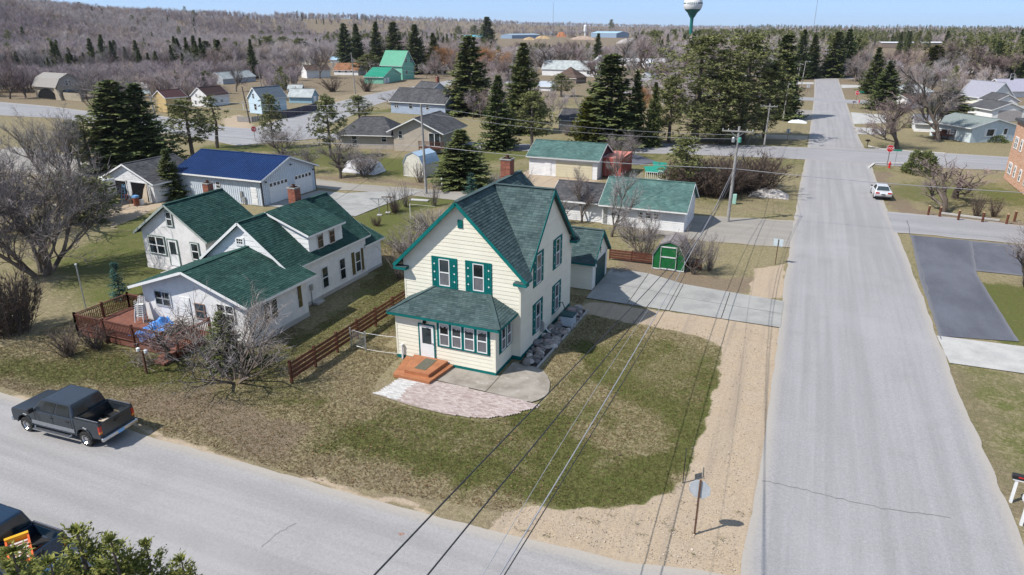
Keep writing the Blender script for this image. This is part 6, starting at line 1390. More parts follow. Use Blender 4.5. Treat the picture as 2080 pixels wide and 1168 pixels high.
filler(60, (-60, 480, 118, 205), (8, 13), 80, 'bare grey tree in the brush left of the junction', 'bare trees of the left brush')
filler(44, (430, 900, 92, 150), (6, 11), 75, 'bare tree around the far meadow houses', 'bare trees around the meadow houses')
filler(75, (880, 1420, 92, 185), (7, 12), 78, 'bare tree among the houses of mid town', 'bare trees of mid town')
filler(40, (1560, 1650, 80, 170), (8, 14), 62, 'bare tree behind the far utility poles', 'bare trees by the far poles', ['grey0','pale0','maple0'])
filler(60, (1730, 2120, 82, 215), (8, 14), 62, 'bare tree among the houses on the right', 'bare trees of the right side')
# far woods as one mass
def src(name, T, mats):
    m = MB(); n = len(T.t.v); m.v = T.t.v+T.w.v; m.f = T.t.f+[tuple(i+n for i in f) for f in T.w.f]; m.var = [a for a in T.t.var]
    m.var = (m.var+[.5]*len(T.t.f))[:len(T.t.f)]+T.w.var; me = m.mesh(name, mats[0]); me.materials.append(mats[1]); me.polygons.foreach_set('material_index', [0]*len(T.t.f)+[1]*len(T.w.f)); return me
TWF = MV('far woods twigs', (.27,.225,.23), (.56,.49,.495), .95, .05, (.40,.37,.35), .6)
FAR = []
TWB = MV('far brown twigs', (.24,.195,.17), (.52,.435,.39), .95, .05, (.37,.29,.24), .5); TWM = MV('far mauve twigs', (.22,.18,.19), (.46,.39,.40), .95, .05, (.30,.25,.25), .5)
for i in range(6): FAR.append(src('wood_tree', bare(300+i, 1, 12, 2, trunk=.5, tw=16, tl=2.0, tr=.04, ang=(14,34), ratio=(.5,.75), n=5, r0=.16), (BKP if i in (0, 3) else BK, (TWF, TWF, TWB, TWB, TWM, TWM)[i])))
FAR.append(src('wood_spruce', spruce(320, 12, 2.3, 22, 7, spl=.8, dens=.5), (BK, ND_S))); FAR.append(src('wood_pine', pine(321, 12, 2.4, 26, .3, .8, 4, 9), (BK, ND_P)))
def scatter(name, meshes, P, rot, sc, idx, **kw):
    """one object: geometry nodes instance the source meshes on the points"""
    c = bpy.data.collections.new(name+'_source')
    for k, me in enumerate(meshes): c.objects.link(bpy.data.objects.new('%s_source_%02d' % (name, k), me))
    me = bpy.data.meshes.new(name); me.vertices.add(len(P)); me.vertices.foreach_set('co', np.ascontiguousarray(P, np.float32).reshape(-1))
    for nm, ty, key, arr in (('rot','FLOAT','value',rot), ('sc','FLOAT_VECTOR','vector',sc), ('idx','INT','value',idx)):
        a = me.attributes.new(nm, ty, 'POINT'); a.data.foreach_set(key, np.ascontiguousarray(arr, np.int32 if ty == 'INT' else np.float32).reshape(-1))
    o = link(name, me, **kw); g = bpy.data.node_groups.new(name, 'GeometryNodeTree')
    g.interface.new_socket('Geometry', in_out='INPUT', socket_type='NodeSocketGeometry'); g.interface.new_socket('Geometry', in_out='OUTPUT', socket_type='NodeSocketGeometry')
    N = g.nodes; i = N.new('NodeGroupInput'); u = N.new('NodeGroupOutput'); s = N.new('GeometryNodeInstanceOnPoints'); ci = N.new('GeometryNodeCollectionInfo')
    ci.inputs['Collection'].default_value = c; ci.inputs['Separate Children'].default_value = True; ci.inputs['Reset Children'].default_value = True; s.inputs['Pick Instance'].default_value = True
    def at(nm, ty): n = N.new('GeometryNodeInputNamedAttribute'); n.data_type = ty; n.inputs[0].default_value = nm; return n.outputs[0]
    cb = N.new('ShaderNodeCombineXYZ'); g.links.new(at('rot', 'FLOAT'), cb.inputs[2]); er = N.new('FunctionNodeEulerToRotation'); g.links.new(cb.outputs[0], er.inputs[0])
    g.links.new(i.outputs[0], s.inputs['Points']); g.links.new(ci.outputs[0], s.inputs['Instance']); g.links.new(at('idx', 'INT'), s.inputs['Instance Index']); g.links.new(er.outputs[0], s.inputs['Rotation']); g.links.new(at('sc', 'FLOAT_VECTOR'), s.inputs['Scale'])
    g.links.new(s.outputs[0], u.inputs[0]); o.modifiers.new('scatter', 'NODES').node_group = g; return o
def woods(name, n, pxr, dr, hr, mxrow=None, con=.1, keep=None):
    q = NR.random((n*3, 2)); px = pxr[0]+(pxr[1]-pxr[0])*q[:, 0]; d = np.sqrt(dr[0]**2+(dr[1]**2-dr[0]**2)*q[:, 1]) if dr[1]/dr[0] < 2.2 else dr[0]*(dr[1]/dr[0])**q[:, 1]
    a = R(22.73)-np.arctan((px-1040)/1497.); x = -np.sin(a)*d; y = np.cos(a)*d; z = hill(x[None], y[None])[0]
    h = NR.uniform(hr[0], hr[1], len(x)); cl = fbm(x[None], y[None], 70, 77)[0]; ci = NR.random(len(x)) < con*np.where(cl > .52, 2.2, .35)
    ok = np.ones(len(x), bool)
    if mxrow is not None:
        row = 55+1400*(18.5-(z+h))/d*.935; lim = np.interp(px, [m[0] for m in mxrow], [m[1] for m in mxrow]); ok &= row > lim
    for P in ROADP: ok &= pdist(P, x[None], y[None])[0] < -3
    for (x0, x1, y0, y1) in occ: ok &= ~((x > x0-2) & (x < x1+2) & (y > y0-16) & (y < y1+2))
    if mxrow is not None: ok &= clear(px, 55+1400*(18.5-(z+h))/d*.935, 55+1400*(18.5-z)/d*.935, .2*h/d*1400)
    if keep: ok &= keep(px, d, x, y)
    w = np.where(ok)[0][:n]; x, y, z, h, ci = x[w], y[w], z[w], h[w], ci[w]
    k3 = fbm(x[None], y[None], 90, 91)[0]+NR.normal(0, .07, len(x)); fam = np.where(k3 > .56, 0, np.where(k3 > .45, 2, 4)); idx = np.where(ci, NR.integers(6, 8, len(w)), fam+NR.integers(0, 2, len(w))); s = h/12; sw = s*NR.uniform(.8, 1.3, len(w))
    return np.stack([x, y, z-.2], -1), NR.uniform(0, 6.28, len(w)), np.stack([sw, sw, s], -1), idx
tk = lambda px, d, x, y: (fbm(x[None], y[None], 25, 55)[0] > .4)
parts = [woods('', 420, (860, 1430), (150, 330), (3, 8.5), mxrow=[(860, 90), (1430, 90)], con=.05, keep=tk), woods('', 300, (420, 880), (175, 330), (3, 8), mxrow=[(400, 90), (900, 90)], con=.04, keep=tk), woods('', 260, (1730, 2200), (150, 330), (3, 9), mxrow=[(1700, 80), (2200, 80)], con=.15, keep=tk), woods('', 3400, (-120, 620), (330, 900), (9, 14), con=.012), woods('', 2600, (-120, 620), (600, 1300), (10, 15), con=.012),
 woods('', 1300, (-120, 560), (190, 430), (5, 9), mxrow=[(-200, 100), (600, 100)], con=.03, keep=lambda px, d, x, y: fbm(x[None], y[None], 40, 15)[0] > .42),
 woods('', 2200, (500, 1000), (420, 1500), (9, 14), mxrow=[(0, 50), (880, 56), (1000, 72)], con=.08), woods('', 3000, (560, 1500), (1400, 3600), (10, 16), con=.03),
 woods('', 700, (1000, 1300), (330, 1100), (8, 12), mxrow=[(1000, 82), (1300, 80)], con=.06), woods('', 1400, (1290, 1700), (330, 1600), (11, 17), mxrow=[(1290, 62), (1420, 50), (1700, 50)], con=.24),
 woods('', 2600, (1690, 2200), (320, 1600), (9, 15), mxrow=[(1690, 54), (2200, 48)], con=.42), woods('', 1600, (1500, 2200), (1500, 3600), (11, 18), con=.35)]
scatter('far_woods', FAR, *[np.concatenate([p[i] for p in parts]) for i in range(4)], kind='stuff', label='leafless far woods with scattered conifers covering the hills')
# dark conifers at the foot of the left hill
cp = woods('', 46, (40, 420), (305, 345), (9, 15), con=0)
P, ro, s_, ix = cp
for k in range(len(P)):
    o = plant('spruce%d' % (k % 3), 'spruce_tree', 'dark conifer in the row at the foot of the left hill', 'tree', (P[k][0]+20*math.sin(k*2.1), P[k][1]+12*math.cos(k*1.3), 7+9*rr.random(), 0), 'conifers at the foot of the hill', wscale=False); o.location.z = P[k][2]
for k in range(26):
    px = rr.uniform(1450, 2090); d = rr.uniform(420, 900); a = R(22.73)-math.atan((px-1040)/1497.); x, y = -math.sin(a)*d, math.cos(a)*d
    if not free(x, y, 3): continue
    plant(rr.choice(['pine0','pine1','spruce0']), 'pine_tree', 'dark pine standing above the far right woods', 'tree', (x, y, rr.uniform(13, 18), 0), 'pines above the far right woods', wscale=False)
# grass tufts on the nearer lawns
GRS = []
def tuft(seed, mat):
    r = random.Random(seed); m = MB()
    for k in range(9):
        a = r.uniform(0, 6.28); b = r.uniform(0, .055); p = Vector((math.cos(a)*b, math.sin(a)*b, 0)); d = Vector((r.gauss(0,.5), r.gauss(0,.5), 1)).normalized(); s = Vector((math.cos(a*3), math.sin(a*3), 0))*.006; L = r.uniform(.025,.075); i = len(m.v)
        m.v += [tuple(p-s), tuple(p+s), tuple(p+d*L)]; m.f.append((i,i+1,i+2)); m.var.append(r.random())
    return m.mesh('tuft', mat)
G1 = MV('green grass blades', (.068,.078,.024), (.165,.165,.065), .9, .1, (.16,.15,.05), .5); G2 = MV('dry grass blades', (.20,.155,.075), (.38,.30,.17), .95, .1, (.15,.11,.06), .5)
GRS = [tuft(i, G1) for i in range(3)]+[tuft(10+i, G2) for i in range(3)]
n = 330000; x = NR.uniform(-44, 0, n); y = 14+(52-14)*NR.random(n)**1.25; g, dd, b = paint(x[None], y[None]); g, dd, b = g[0], dd[0], b[0]
LAWN = [[(-44, 20.2), (-30, 19.9), (-17, 19.95), (-8.5, 21.3), (-8.8, 22), (-3.2, 23.2), (-2.6, 26.6), (-2.4, 42.4), (-12, 42.8), (-13, 43.5), (-14, 60), (-44, 60)]]
ok = (pdist(LAWN[0], x[None], y[None])[0] > 0) & (dd < .4) & (NR.random(n) > dd*2)
for (x0, x1, y0, y1) in occ: ok &= ~((x > x0+.6) & (x < x1-.6) & (y > y0+10.) & (y < y1-.6))
for P in ([(-19.7,27.2),(-17,26.8),(-15,26.75),(-13,27.1),(-11,28.9),(-10.7,30.7),(-11.3,32.7),(-12.2,33.6),(-12,43),(-22,43),(-20.3,29)], [(-41.3,26.1),(-32.4,26.1),(-32.4,30.3),(-41.3,30.3)]): ok &= pdist(P, x[None], y[None])[0] < 0
x, y, g, b = x[ok], y[ok], g[ok], b[ok]; z = hill(x[None], y[None])[0]+(fbm(x[None], y[None], 1.1, 41)[0]-.5)*.05-.035
ix = np.where(NR.random(len(x)) < np.clip(g*1.15-.1, 0.05, .95)*(1-.5*np.clip(b, 0, 1)), NR.integers(0, 3, len(x)), NR.integers(3, 6, len(x))); s = NR.uniform(.6, 1.4, len(x))*(1.15-.4*np.clip(b, 0, 1))
scatter('lawn_grass', GRS, np.stack([x, y, z], -1), NR.uniform(0, 6.28, len(x)), np.stack([s, s, s], -1), ix, kind='stuff', label='short patchy spring grass of the front lawns')

# loose stones on the verge, dead leaves on the lawns
GV = [rock_mesh(900+i, M('verge stone %d' % i, c, None, 9, .95), 'stone') for i, c in enumerate(((.40,.32,.24),(.27,.22,.17),(.52,.45,.37)))]
n = 16000; x = NR.uniform(-9.5, .6, n); y = 19.6+(44.2-19.6)*NR.random(n)**1.3; _, dd, _ = paint(x[None], y[None]); ok = (dd[0] > .35) & ((x < -.15) | (NR.random(n) < .25)) & (y > 20.3+.09*(x+9)); x, y = x[ok], y[ok]
s = np.exp(NR.normal(-4.35, .45, len(x))); scatter('verge_gravel', GV, np.stack([x, y, np.full(len(x), -.012)], -1), NR.uniform(0, 6.28, len(x)), np.stack([s, s, s*.8], -1), NR.integers(0, 3, len(x)), kind='stuff', label='loose stones on the sandy verge')
LF = []
for i, c in enumerate(((.16,.09,.045),(.26,.17,.09),(.10,.065,.04))): LF.append(MB().quad((-1,-.6,0),(0,-.8,.25),(1,0,.1),(.2,.8,.3)).mesh('leaf', M('dead leaf %d' % i, c, None, 5, .9)))
n = 9000; x = NR.uniform(-44, -3, n); y = 20+(44-20)*NR.random(n)**1.2; k = fbm(x[None], y[None], 3.5, 61)[0]; ok = (k+NR.normal(0, .1, n) > .52) & (pdist(LAWN[0], x[None], y[None])[0] > 0); x, y = x[ok], y[ok]
s = NR.uniform(.03, .07, len(x)); scatter('leaf_litter', LF, np.stack([x, y, hill(x[None], y[None])[0]+.0], -1), NR.uniform(0, 6.28, len(x)), np.stack([s, s, s], -1), NR.integers(0, 3, len(x)), kind='stuff', label='dead leaves scattered over the lawns')
WDP = ((-5.14,22.58),(-5.59,22.01),(-3.13,22.98),(-2.63,22.69),(-1.67,21.63),(-1.04,22.58),(-0.83,22.96),(-3.79,21.96),(-4.11,22.5),(-3.07,25.53),(-3.19,25.04),(-6.21,22.01),(-7.12,20.45),(-8.09,20.4),(-0.39,24.84))
m = MB()
for (x, y) in WDP:
    for q in range(26): d = Vector((NR.normal(0,.6), NR.normal(0,.6), 1)).normalized(); p = Vector((x+NR.normal(0,.12), y+NR.normal(0,.07), 0)); kite(m, p, d, NR.uniform(.05,.13), .012, Vector((1,.3,0)), NR.random())
m.build('verge_weed', G1, kind='stuff', label='small weeds dotted over the sandy verge')

# ================================================================ vehicles
CHROME = M('chrome', (.62,.63,.65), None, 5, .18, .5, .9); TAIL = M('tail light', (.45,.015,.01), None, 5, .2, .6); AMBER = M('amber lens', (.75,.22,.02), None, 5, .25, .6)
PLATE = M('blue number plate', (.22,.45,.75), (.30,.52,.80), 20, .5)
def paint_mat(nm, c, rough=.2): return M(nm, c, tuple(v*1.12 for v in c), 2, rough, .8, .35)
def arch(xc, r, z0, n=9): return [(xc+r*math.cos(a), z0+r*math.sin(a)*1.0) for a in np.linspace(math.pi, 0, n)]
def wheel(T, x, y, r=.39, w=.26, rim=None):
    sg = 1 if y > 0 else -1; W = MB().lathe([(r*.6,-w/2),(r*.93,-w/2),(r,-w*.36),(r,w*.36),(r*.93,w/2),(r*.6,w/2)], 22, (0,0,0), 'y').build('wheel', RUBBER, T, (x, y, r), smooth=False)
    m = MB().lathe([(0,w*.30*sg),(r*.2,w*.36*sg),(r*.52,w*.30*sg),(r*.62,w*.5*sg),(r*.62,-w*.4*sg)], 16, (0,0,0), 'y')
    m.build('rim', CHROME, W); m = MB()
    for k in range(8): a = k*math.pi/4; m.box(r*.36*math.cos(a)-.03, w*.33*sg-.012, r*.36*math.sin(a)-.03, r*.36*math.cos(a)+.03, w*.33*sg+.012, r*.36*math.sin(a)+.03)
    m.build('rim_hole', BLACK, W)
def greenhouse(T, b, t, z0, z1, yb, yt, body, parts):
    """tapered cab: b, t = (rear, front) x at belt and roof"""
    B = [(b[0],-yb,z0),(b[1],-yb,z0),(b[1],yb,z0),(b[0],yb,z0)]; Tt = [(t[0],-yt,z1),(t[1],-yt,z1),(t[1],yt,z1),(t[0],yt,z1)]
    m = MB(); i = 0; m.v = B+Tt; m.f = [(0,3,2,1),(4,5,6,7),(0,1,5,4),(1,2,6,5),(2,3,7,6),(3,0,4,7)]; m.var = [.5]*6
    m.build('cab', body, T, bevel=.07)
    L = lambda p, q, f: tuple(p[k]+(q[k]-p[k])*f for k in range(3))
    def pane(c, ux0, ux1, uz0, uz1, off, nm='window'):
        p00, p10, p11, p01 = c; at = lambda u, w: L(L(p00, p10, u), L(p01, p11, u), w); P = [V(at(ux0,uz0)),V(at(ux1,uz0)),V(at(ux1,uz1)),V(at(ux0,uz1))]
        n = (P[1]-P[0]).cross(P[3]-P[0]).normalized(); m = MB(); m.prism([p+n*off for p in P], -n*(off+.02)); m.build(nm, GLASS, T)
    Fr = (B[1],B[2],Tt[2],Tt[1]); Rr = (B[3],B[0],Tt[0],Tt[3]); Lf = (B[2],B[3],Tt[3],Tt[2]); Rt = (B[0],B[1],Tt[1],Tt[0])
    pane(Fr, .05, .95, .06, .94, .012, 'windscreen'); pane(Rr, .06, .94, .1, .9, .012, 'rear_window')
    for a, c in parts: pane(Rt, a, c, .1, .9, .012); pane(Lf, 1-c, 1-a, .1, .9, .012)
def pickup(name, label, loc, rz, body, lower):
    T = thing(name, label, 'pickup truck', loc, rz); yb = .97
    pr = [(-1.18,.5)]+[(1.62,.5)]+arch(2.12,.46,.5)+[(2.98,.5),(3.06,.62),(3.05,1.06),(2.95,1.2),(1.42,1.36),(-1.18,1.36)]
    MB().prism([(x,-yb,z) for x, z in pr], (0,2*yb,0)).build('body', body, T, bevel=.05)
    for s in (-1, 1):
        pr = [(-1.2,.55),(-1.2,1.40),(-2.98,1.40),(-2.98,.62),(-2.3,.55)]+[(-q[0]-3.44, q[1]) for q in arch(-1.72,.46,.55)][0:0]+arch(-1.72,.46,.55)[::-1][0:0]
        pr = [(-2.98,.6)]+[(-2.2,.55)]+arch(-1.72,.46,.55)+[(-1.2,.55),(-1.2,1.40),(-2.98,1.40)]
        y0 = s*.97; MB().prism([(x,y0,z) for x, z in (pr if s < 0 else pr[::-1])], (0,-s*.14,0)).build('bed_side', body, T, bevel=.03)
        MB().bar((-1.22,s*.9,1.43),(-2.95,s*.9,1.43), .1, .05).build('bed_rail', BLACK if s else BLACK, T); MB().tube([(-1.3,s*.9,1.47),(-2.9,s*.9,1.47)], .018, 6).build('rail_tube', CHROME, T)
        MB().box(-1.15, s*.985-.012, .62, 1.6, s*.985+.012, .8).build('side_moulding', lower, T)
        m = MB(); m.bar((-.95,s*1.08,.42),(1.45,s*1.08,.42), .16, .05); m.bar((-.95,s*1.0,.5),(-.8,s*1.08,.42), .05); m.bar((1.45,s*1.0,.5),(1.35,s*1.08,.42), .05); m.build('running_board', CHROME, T)
        MB().box(1.28, s*1.0-.02, 1.3, 1.42, s*1.22+.02 if s > 0 else s*1.22-.02, 1.52).build('mirror', BLACK, T, bevel=.02) if s > 0 else MB().box(1.28, -1.24, 1.3, 1.42, -.98, 1.52).build('mirror', BLACK, T, bevel=.02)
        MB().box(-3.01, s*.9-.07, .85, -2.9, s*.9+.075, 1.25).build('tail_light', TAIL, T); MB().box(-3.013, s*.9-.06, .87, -2.92, s*.9+.078, .98).build('indicator', AMBER, T)
        for x in (.25, -.75): MB().box(x-.12, s*.975-.02, 1.12, x+.06, s*.975+.025, 1.17).build('door_handle', BLACK, T)
        for x in (1.35, .2, -1.02): MB().box(x-.008, s*.972-.006, .55, x+.008, s*.972+.006, 1.34).build('door_gap', BLACK, T)
        for xw in (2.12, -1.72): wheel(T, xw, s*.84); m = MB(); P = arch(xw,.50,.5); Q = arch(xw,.44,.5)
        for xw in (2.12, -1.72):
            P = arch(xw,.53,.5); Q = arch(xw,.455,.5); m = MB()
            for k in range(len(P)-1): m.prism([(P[k][0],s*1.0,P[k][1]),(P[k+1][0],s*1.0,P[k+1][1]),(Q[k+1][0],s*1.0,Q[k+1][1]),(Q[k][0],s*1.0,Q[k][1])], (0,-s*.06,0))
            m.build('fender_flare', body, T)
        MB().box(2.95, s*.72-.18, .86, 3.07, s*.72+.18, 1.05).build('headlight', GLASS, T)
    MB().box(-2.9, -.83, .58, -1.2, .83, .66).build('bed_floor', BLACK, T); MB().box(-1.28, -.83, .66, -1.2, .83, 1.38).build('bed_front', body, T)
    for s in (-1, 1): MB().box(-2.2, s*.62-.2, .66, -1.25, s*.62+.2, .92).build('wheel_box', BLACK, T)
    tg = MB().box(-2.99, -.82, .66, -2.93, .82, 1.39).build('tailgate', body, T, bevel=.015); MB().box(-3.01, -.14, 1.12, -2.98, .14, 1.24).build('handle', BLACK, tg)
    MB().box(-3.2, -.98, .48, -2.98, .98, .66).build('rear_bumper', CHROME, T, bevel=.03); MB().box(-3.215, -.17, .5, -3.195, .17, .65).build('number_plate', PLATE, T)
    MB().box(2.98, -.98, .45, 3.2, .98, .68).build('front_bumper', CHROME, T, bevel=.04); MB().box(3.0, -.5, .74, 3.08, .5, 1.06).build('grille', BLACK, T)
    MB().box(-2.9, -.75, .35, 2.9, .75, .52).build('chassis', BLACK, T)
    greenhouse(T, (-1.17, 1.48), (-1.0, .86), 1.34, 1.97, .95, .79, body, ((.08, .42), (.47, .80)))
    for y in (-.12, .12): MB().box(-1.03, y-.05, 1.86, -1.0, y+.05, 1.9).build('brake_light', TAIL, T)
    for k in range(7): MB().box(-.85, -.6+k*.2-.02, 1.945, .6, -.6+k*.2+.02, 1.957).build('roof_rib', body, T)
    for ch in T.children_recursive:                                  # shorten the overhangs behind and ahead of the wheels
        for v in ch.data.vertices:
            x = v.co.x
            if ch.parent is T and not ch.name.startswith('wheel'): v.co.x = -2.1+(x+2.1)*.74 if x < -2.1 else 2.6+(x-2.6)*.78 if x > 2.6 else x
            elif ch.name.startswith('handle'): v.co.x += .23
    return T
PT1 = paint_mat('charcoal metallic paint', (.038,.048,.060)); PT2 = paint_mat('dark blue paint', (.012,.035,.07))
pk = pickup('pickup_truck', 'dark grey crew cab pickup truck parked at the lawn edge', (-30.95, 18.72, .005), R(183.2), PT1, M('grey moulding', (.22,.23,.25), None, 4, .5))
m = MB()
for k in range(9): m.tube([(-2.75+random.random()*.3,-.6+k*.07,.70+.02*k),(-2.0+random.random()*.3,-.55+k*.08,.72+.02*k)], .035, 5)
tag(m.build('firewood', BARKP, loc=(-31.2+.0, 18.72, .0), rz=R(183.2)), 'scraps of wood lying in the grey truck bed', 'firewood')
p2 = pickup('pickup_truck', 'dark blue pickup truck half hidden by the foreground fir', (-25.5, 11.35, .005), R(182), PT2, BLACK)
sl_ = thing('plastic_sled', 'orange and yellow plastic crate sled lying in the blue truck bed', 'sled', (-23.35, 11.15, 1.3), R(152))
OR = M('orange plastic', (.75,.14,.04), None, 3, .4); YL = M('yellow plastic', (.80,.42,.03), None, 3, .4)
m = MB(); m.box(-.75,-.36,0,.75,.36,.05); m.box(-.75,-.36,.05,.75,-.30,.2); m.box(-.75,.30,.05,.75,.36,.2); m.build('tray', OR, sl_)
MB().box(.62,-.36,.05,.76,.36,.26).build('end', YL, sl_); m = MB()
for k in range(6): m.box(-.6+k*.2,-.29,.06,-.5+k*.2,.29,.1)
m.build('slat', M('pale grey slat', (.55,.52,.48)), sl_)
heap('bed_load', 'jumble of orange and wooden scraps in the blue truck bed', 'scraps', (-23.9, 11.2, .75), 26, 1.2, .05, OR, .8, .5, .4)
# white sedan by the right kerb
sd = thing('white_sedan', 'white sedan parked on the right side of the street', 'car', (9.1, 89.7, .01), R(92)); WP = paint_mat('white car paint', (.78,.78,.78), .22)
pr = [(-2.3,.35),(-1.85,.28)]+arch(-1.42,.36,.3)+[(-1.0,.26),(.95,.26)]+arch(1.38,.36,.3)+[(1.8,.28),(2.35,.35),(2.42,.55),(2.3,.72),(1.1,.92),(-1.5,1.0),(-2.32,.98),(-2.42,.7)]
MB().prism([(x,-.88,z) for x, z in pr], (0,1.76,0)).build('body', WP, sd, bevel=.09)
greenhouse(sd, (-1.75, 1.15), (-1.05, .3), .94, 1.42, .80, .58, WP, ((.14, .44), (.48, .80)))
for s in (-1, 1):
    for xw in (1.38, -1.42): wheel(sd, xw, s*.78, .33, .2)
    MB().box(-2.43, s*.62-.2, .74, -2.3, s*.62+.2, .92).build('tail_light', TAIL, sd, bevel=.02); MB().box(.85, s*.95-.1, .95, 1.0, s*.95+.1, 1.08).build('mirror', BLACK, sd, bevel=.02)
MB().box(-2.435, -.2, .62, -2.40, .2, .74).build('number_plate', BLACK, sd); MB().box(-2.41, -.85, .33, -2.3, .85, .45).build('bumper_trim', BLACK, sd)
# truck camper by the old garage
cp_ = thing('truck_camper', 'white truck camper with dark window backed up to the old garage', 'camper', (-71.4, 50.2, 0), R(2)); CW = M('camper white', (.76,.75,.72), (.68,.67,.65), 2, .5); CB = M('camper beige', (.50,.45,.38), None, 2, .6)
MB().box(-1.1,-1.0,1.0,1.1,3.0,2.75).build('camper_body', CW, cp_, bevel=.06); MB().box(-1.1,-2.6,1.95,1.1,-1.0,2.75).build('cab_over', CW, cp_, bevel=.06)
MB().box(1.1,-1.0,1.85,1.112,3.0,2.0).build('stripe', M('brown stripe', (.16,.11,.09)), cp_); MB().box(1.1,.9,1.95,1.13,1.8,2.4).build('window', GLASS, cp_); MB().box(-.5,.2,2.75,.5,1.1,2.95).build('roof_vent', CW, cp_)
MB().box(-.98,-3.6,.5,.98,2.6,1.02).build('truck_body', CB, cp_, bevel=.06); MB().box(-.9,-2.7,1.02,.9,-1.05,1.85).build('truck_cab', CB, cp_, bevel=.08)
for s in (-1, 1):
    for y in (1.5, -2.6):
        W = MB().lathe([(.2,-.12),(.36,-.12),(.38,0),(.36,.12),(.2,.12)], 16, (0,0,0), 'x').build('wheel', RUBBER, cp_, (s*.88, y, .38)); MB().lathe([(0,s*.1),(.2,s*.12),(.22,-s*.05)], 12, (0,0,0), 'x').build('rim', CHROME, W)

# ================================================================ poles, wires, signs
POLE = M('weathered pole', (.34,.325,.31), (.26,.245,.235), 2.5, .9, .1, bump=.2); POLED = M('dark pole', (.14,.115,.095), (.10,.08,.07), 2.5, .9); WIRE = M('dark cable', (.03,.03,.034), None, 5, .6); WIREL = M('bright cable', (.33,.33,.35), None, 5, .5); INS = M('insulator', (.5,.53,.52), None, 5, .3)
def upole(label, x, y, h, lean=(0,0), r=.15, arm=0, mat=None, tr=False, name='utility_pole', rz=0, lamp=False):
    T = thing(name, label, 'utility pole', (x, y, 0), rz); MB().tube([(0,0,-.2),(lean[0]*.5,lean[1]*.5,h/2),(lean[0],lean[1],h)], [r, r*.85, r*.65], 10).build('pole', mat or POLE, T)
    if arm:
        z = h-.45; MB().box(-arm/2, -.17, z-.06, arm/2, -.06, z+.06).build('crossarm', POLE, T)
        for s in (-1, 1): MB().bar((s*arm*.24,-.1,z),(0,-.1,z-.6), .04).build('brace', STEEL, T)
        for k in (-.48, -.3, .3, .48): MB().lathe([(.02,0),(.05,.03),(.05,.1),(.02,.16),(0,.16)], 8, (arm*k,-.115,z+.06)).build('insulator', INS, T)
    if tr:
        for x_, mt in ((.28, M('green transformer', (.10,.34,.27))), (-.3, STEEL)): MB().lathe([(0,0),(.16,.0),(.17,.06),(.17,.42),(.1,.5),(0,.5)], 12, (x_,-.22,h-1.5)).build('switch_can', mt, T)
    if lamp: MB().tube([(0,0,h-.5),(.9,0,h-.2),(1.5,0,h-.25)], .04, 6).build('lamp_arm', STEEL, T); MB().box(1.3,-.12,h-.34,1.8,.12,h-.2).build('lamp_head', INS, T)
    return T
P1 = (-6.03, 71.14); upole('tall grey utility pole with crossarm beside the alley mouth', *P1, 9.5, (.1, 0), .17, 2.9, tr=True)
q2 = (-40.53,70.38,10.29); upole('leaning grey utility pole on the alley behind the lawn', q2[0], q2[1], q2[2], (-.35, .3), .17)
q3 = (-5.93,122,6.95); upole('utility pole with crossarm right of the pine grove', q3[0], q3[1], q3[2], (.1,0), .16, 2.6)
q4 = (-4.65,158.48,7.96); upole('utility pole beside the snow patch', q4[0], q4[1], q4[2], (.2,0), .16, 1.2)
q5 = (-4.42,241.27,8.09); upole('slender far pole, left of the far pair', q5[0], q5[1], q5[2], (.3,0), .17, 2.4)
q6 = (-3.23,251.97,8.41); upole('slender far pole with lamp, right of the far pair', q6[0], q6[1], q6[2], (.4,0), .17, 0, lamp=True)
q7 = (-4.49,216.53,8.1); upole('slim short far pole left of the far pair', q7[0], q7[1], q7[2], (.2,0), .14)
l1 = (-105.71,112.7,7.23); upole('dark utility pole before the light blue house porch', l1[0], l1[1], l1[2], (-.9,0), .16, mat=POLED)
l2_ = (-168.55,187.02,7.16); upole('grey utility pole left of the grey shed', l2_[0], l2_[1], l2_[2], (-.6,0), .16)
l3 = (-124.04,176.41,11.7); upole('tall grey utility pole between the round shrubs', l3[0], l3[1], l3[2], (-.4,0), .17)
l4 = (-100.2,85.84,7.83); upole('pale utility pole right of the spruce pair', l4[0], l4[1], l4[2], (-.9,0), .15)
l5 = (-69.11,301.26,8.28); upole('thin white pole before the far white hall', l5[0], l5[1], l5[2], (.1,0), .14, mat=WHITE2)
def wire(pts, r=.014, mat=None, label='overhead cable between utility poles', sag=None, name='overhead_wire', group='overhead wires'):
    pts = [V(p) for p in pts]
    if sag is not None:
        a, b = pts; pts = [a.lerp(b, t)-V((0,0,sag*4*t*(1-t))) for t in np.linspace(0, 1, 22)]
    else:                                                            # smooth curve through measured points
        yv = [p.y for p in pts]; n = min(3, len(pts)-1); cz = np.polyfit(yv, [p.z for p in pts], n, w=[1]*(len(pts)-1)+[6]); cx = np.polyfit(yv, [p.x for p in pts], 1)
        pts = [V((pts[-1].x+(pts[0].x-pts[-1].x)*(yv[-1]-t)/(yv[-1]-yv[0]), t, float(np.polyval(cz, t)))) for t in np.linspace(yv[0]-14, yv[-1], 40)]
    tag(MB().tube(pts, r, 5).build(name, mat or WIRE), label, 'wire', group)
wire([*((-5.1,6.77,10.74),(-5.1,12.55,10.1),(-5.1,28.83,8.27)), (-4.75, 71.0, 9.1)], .016, label='black wire passing left over the front lawn')
wire([*((-4.8,7.8,9.96),(-4.8,14.35,9.27),(-4.8,18.18,8.99),(-4.8,26.7,8.15)), (-4.62, 71.0, 9.1)], .016, label='black wire passing right beside the lawn wire')
wire([*((-5.7,12.78,5.29),(-5.7,17.59,5.08),(-5.7,21.3,4.95),(-5.7,31.54,4.67),(-5.7,39.63,4.61)), (-5.95, 71.0, 5.6)],   .022, WIREL, 'thick bright cable crossing the lawn towards the pole')
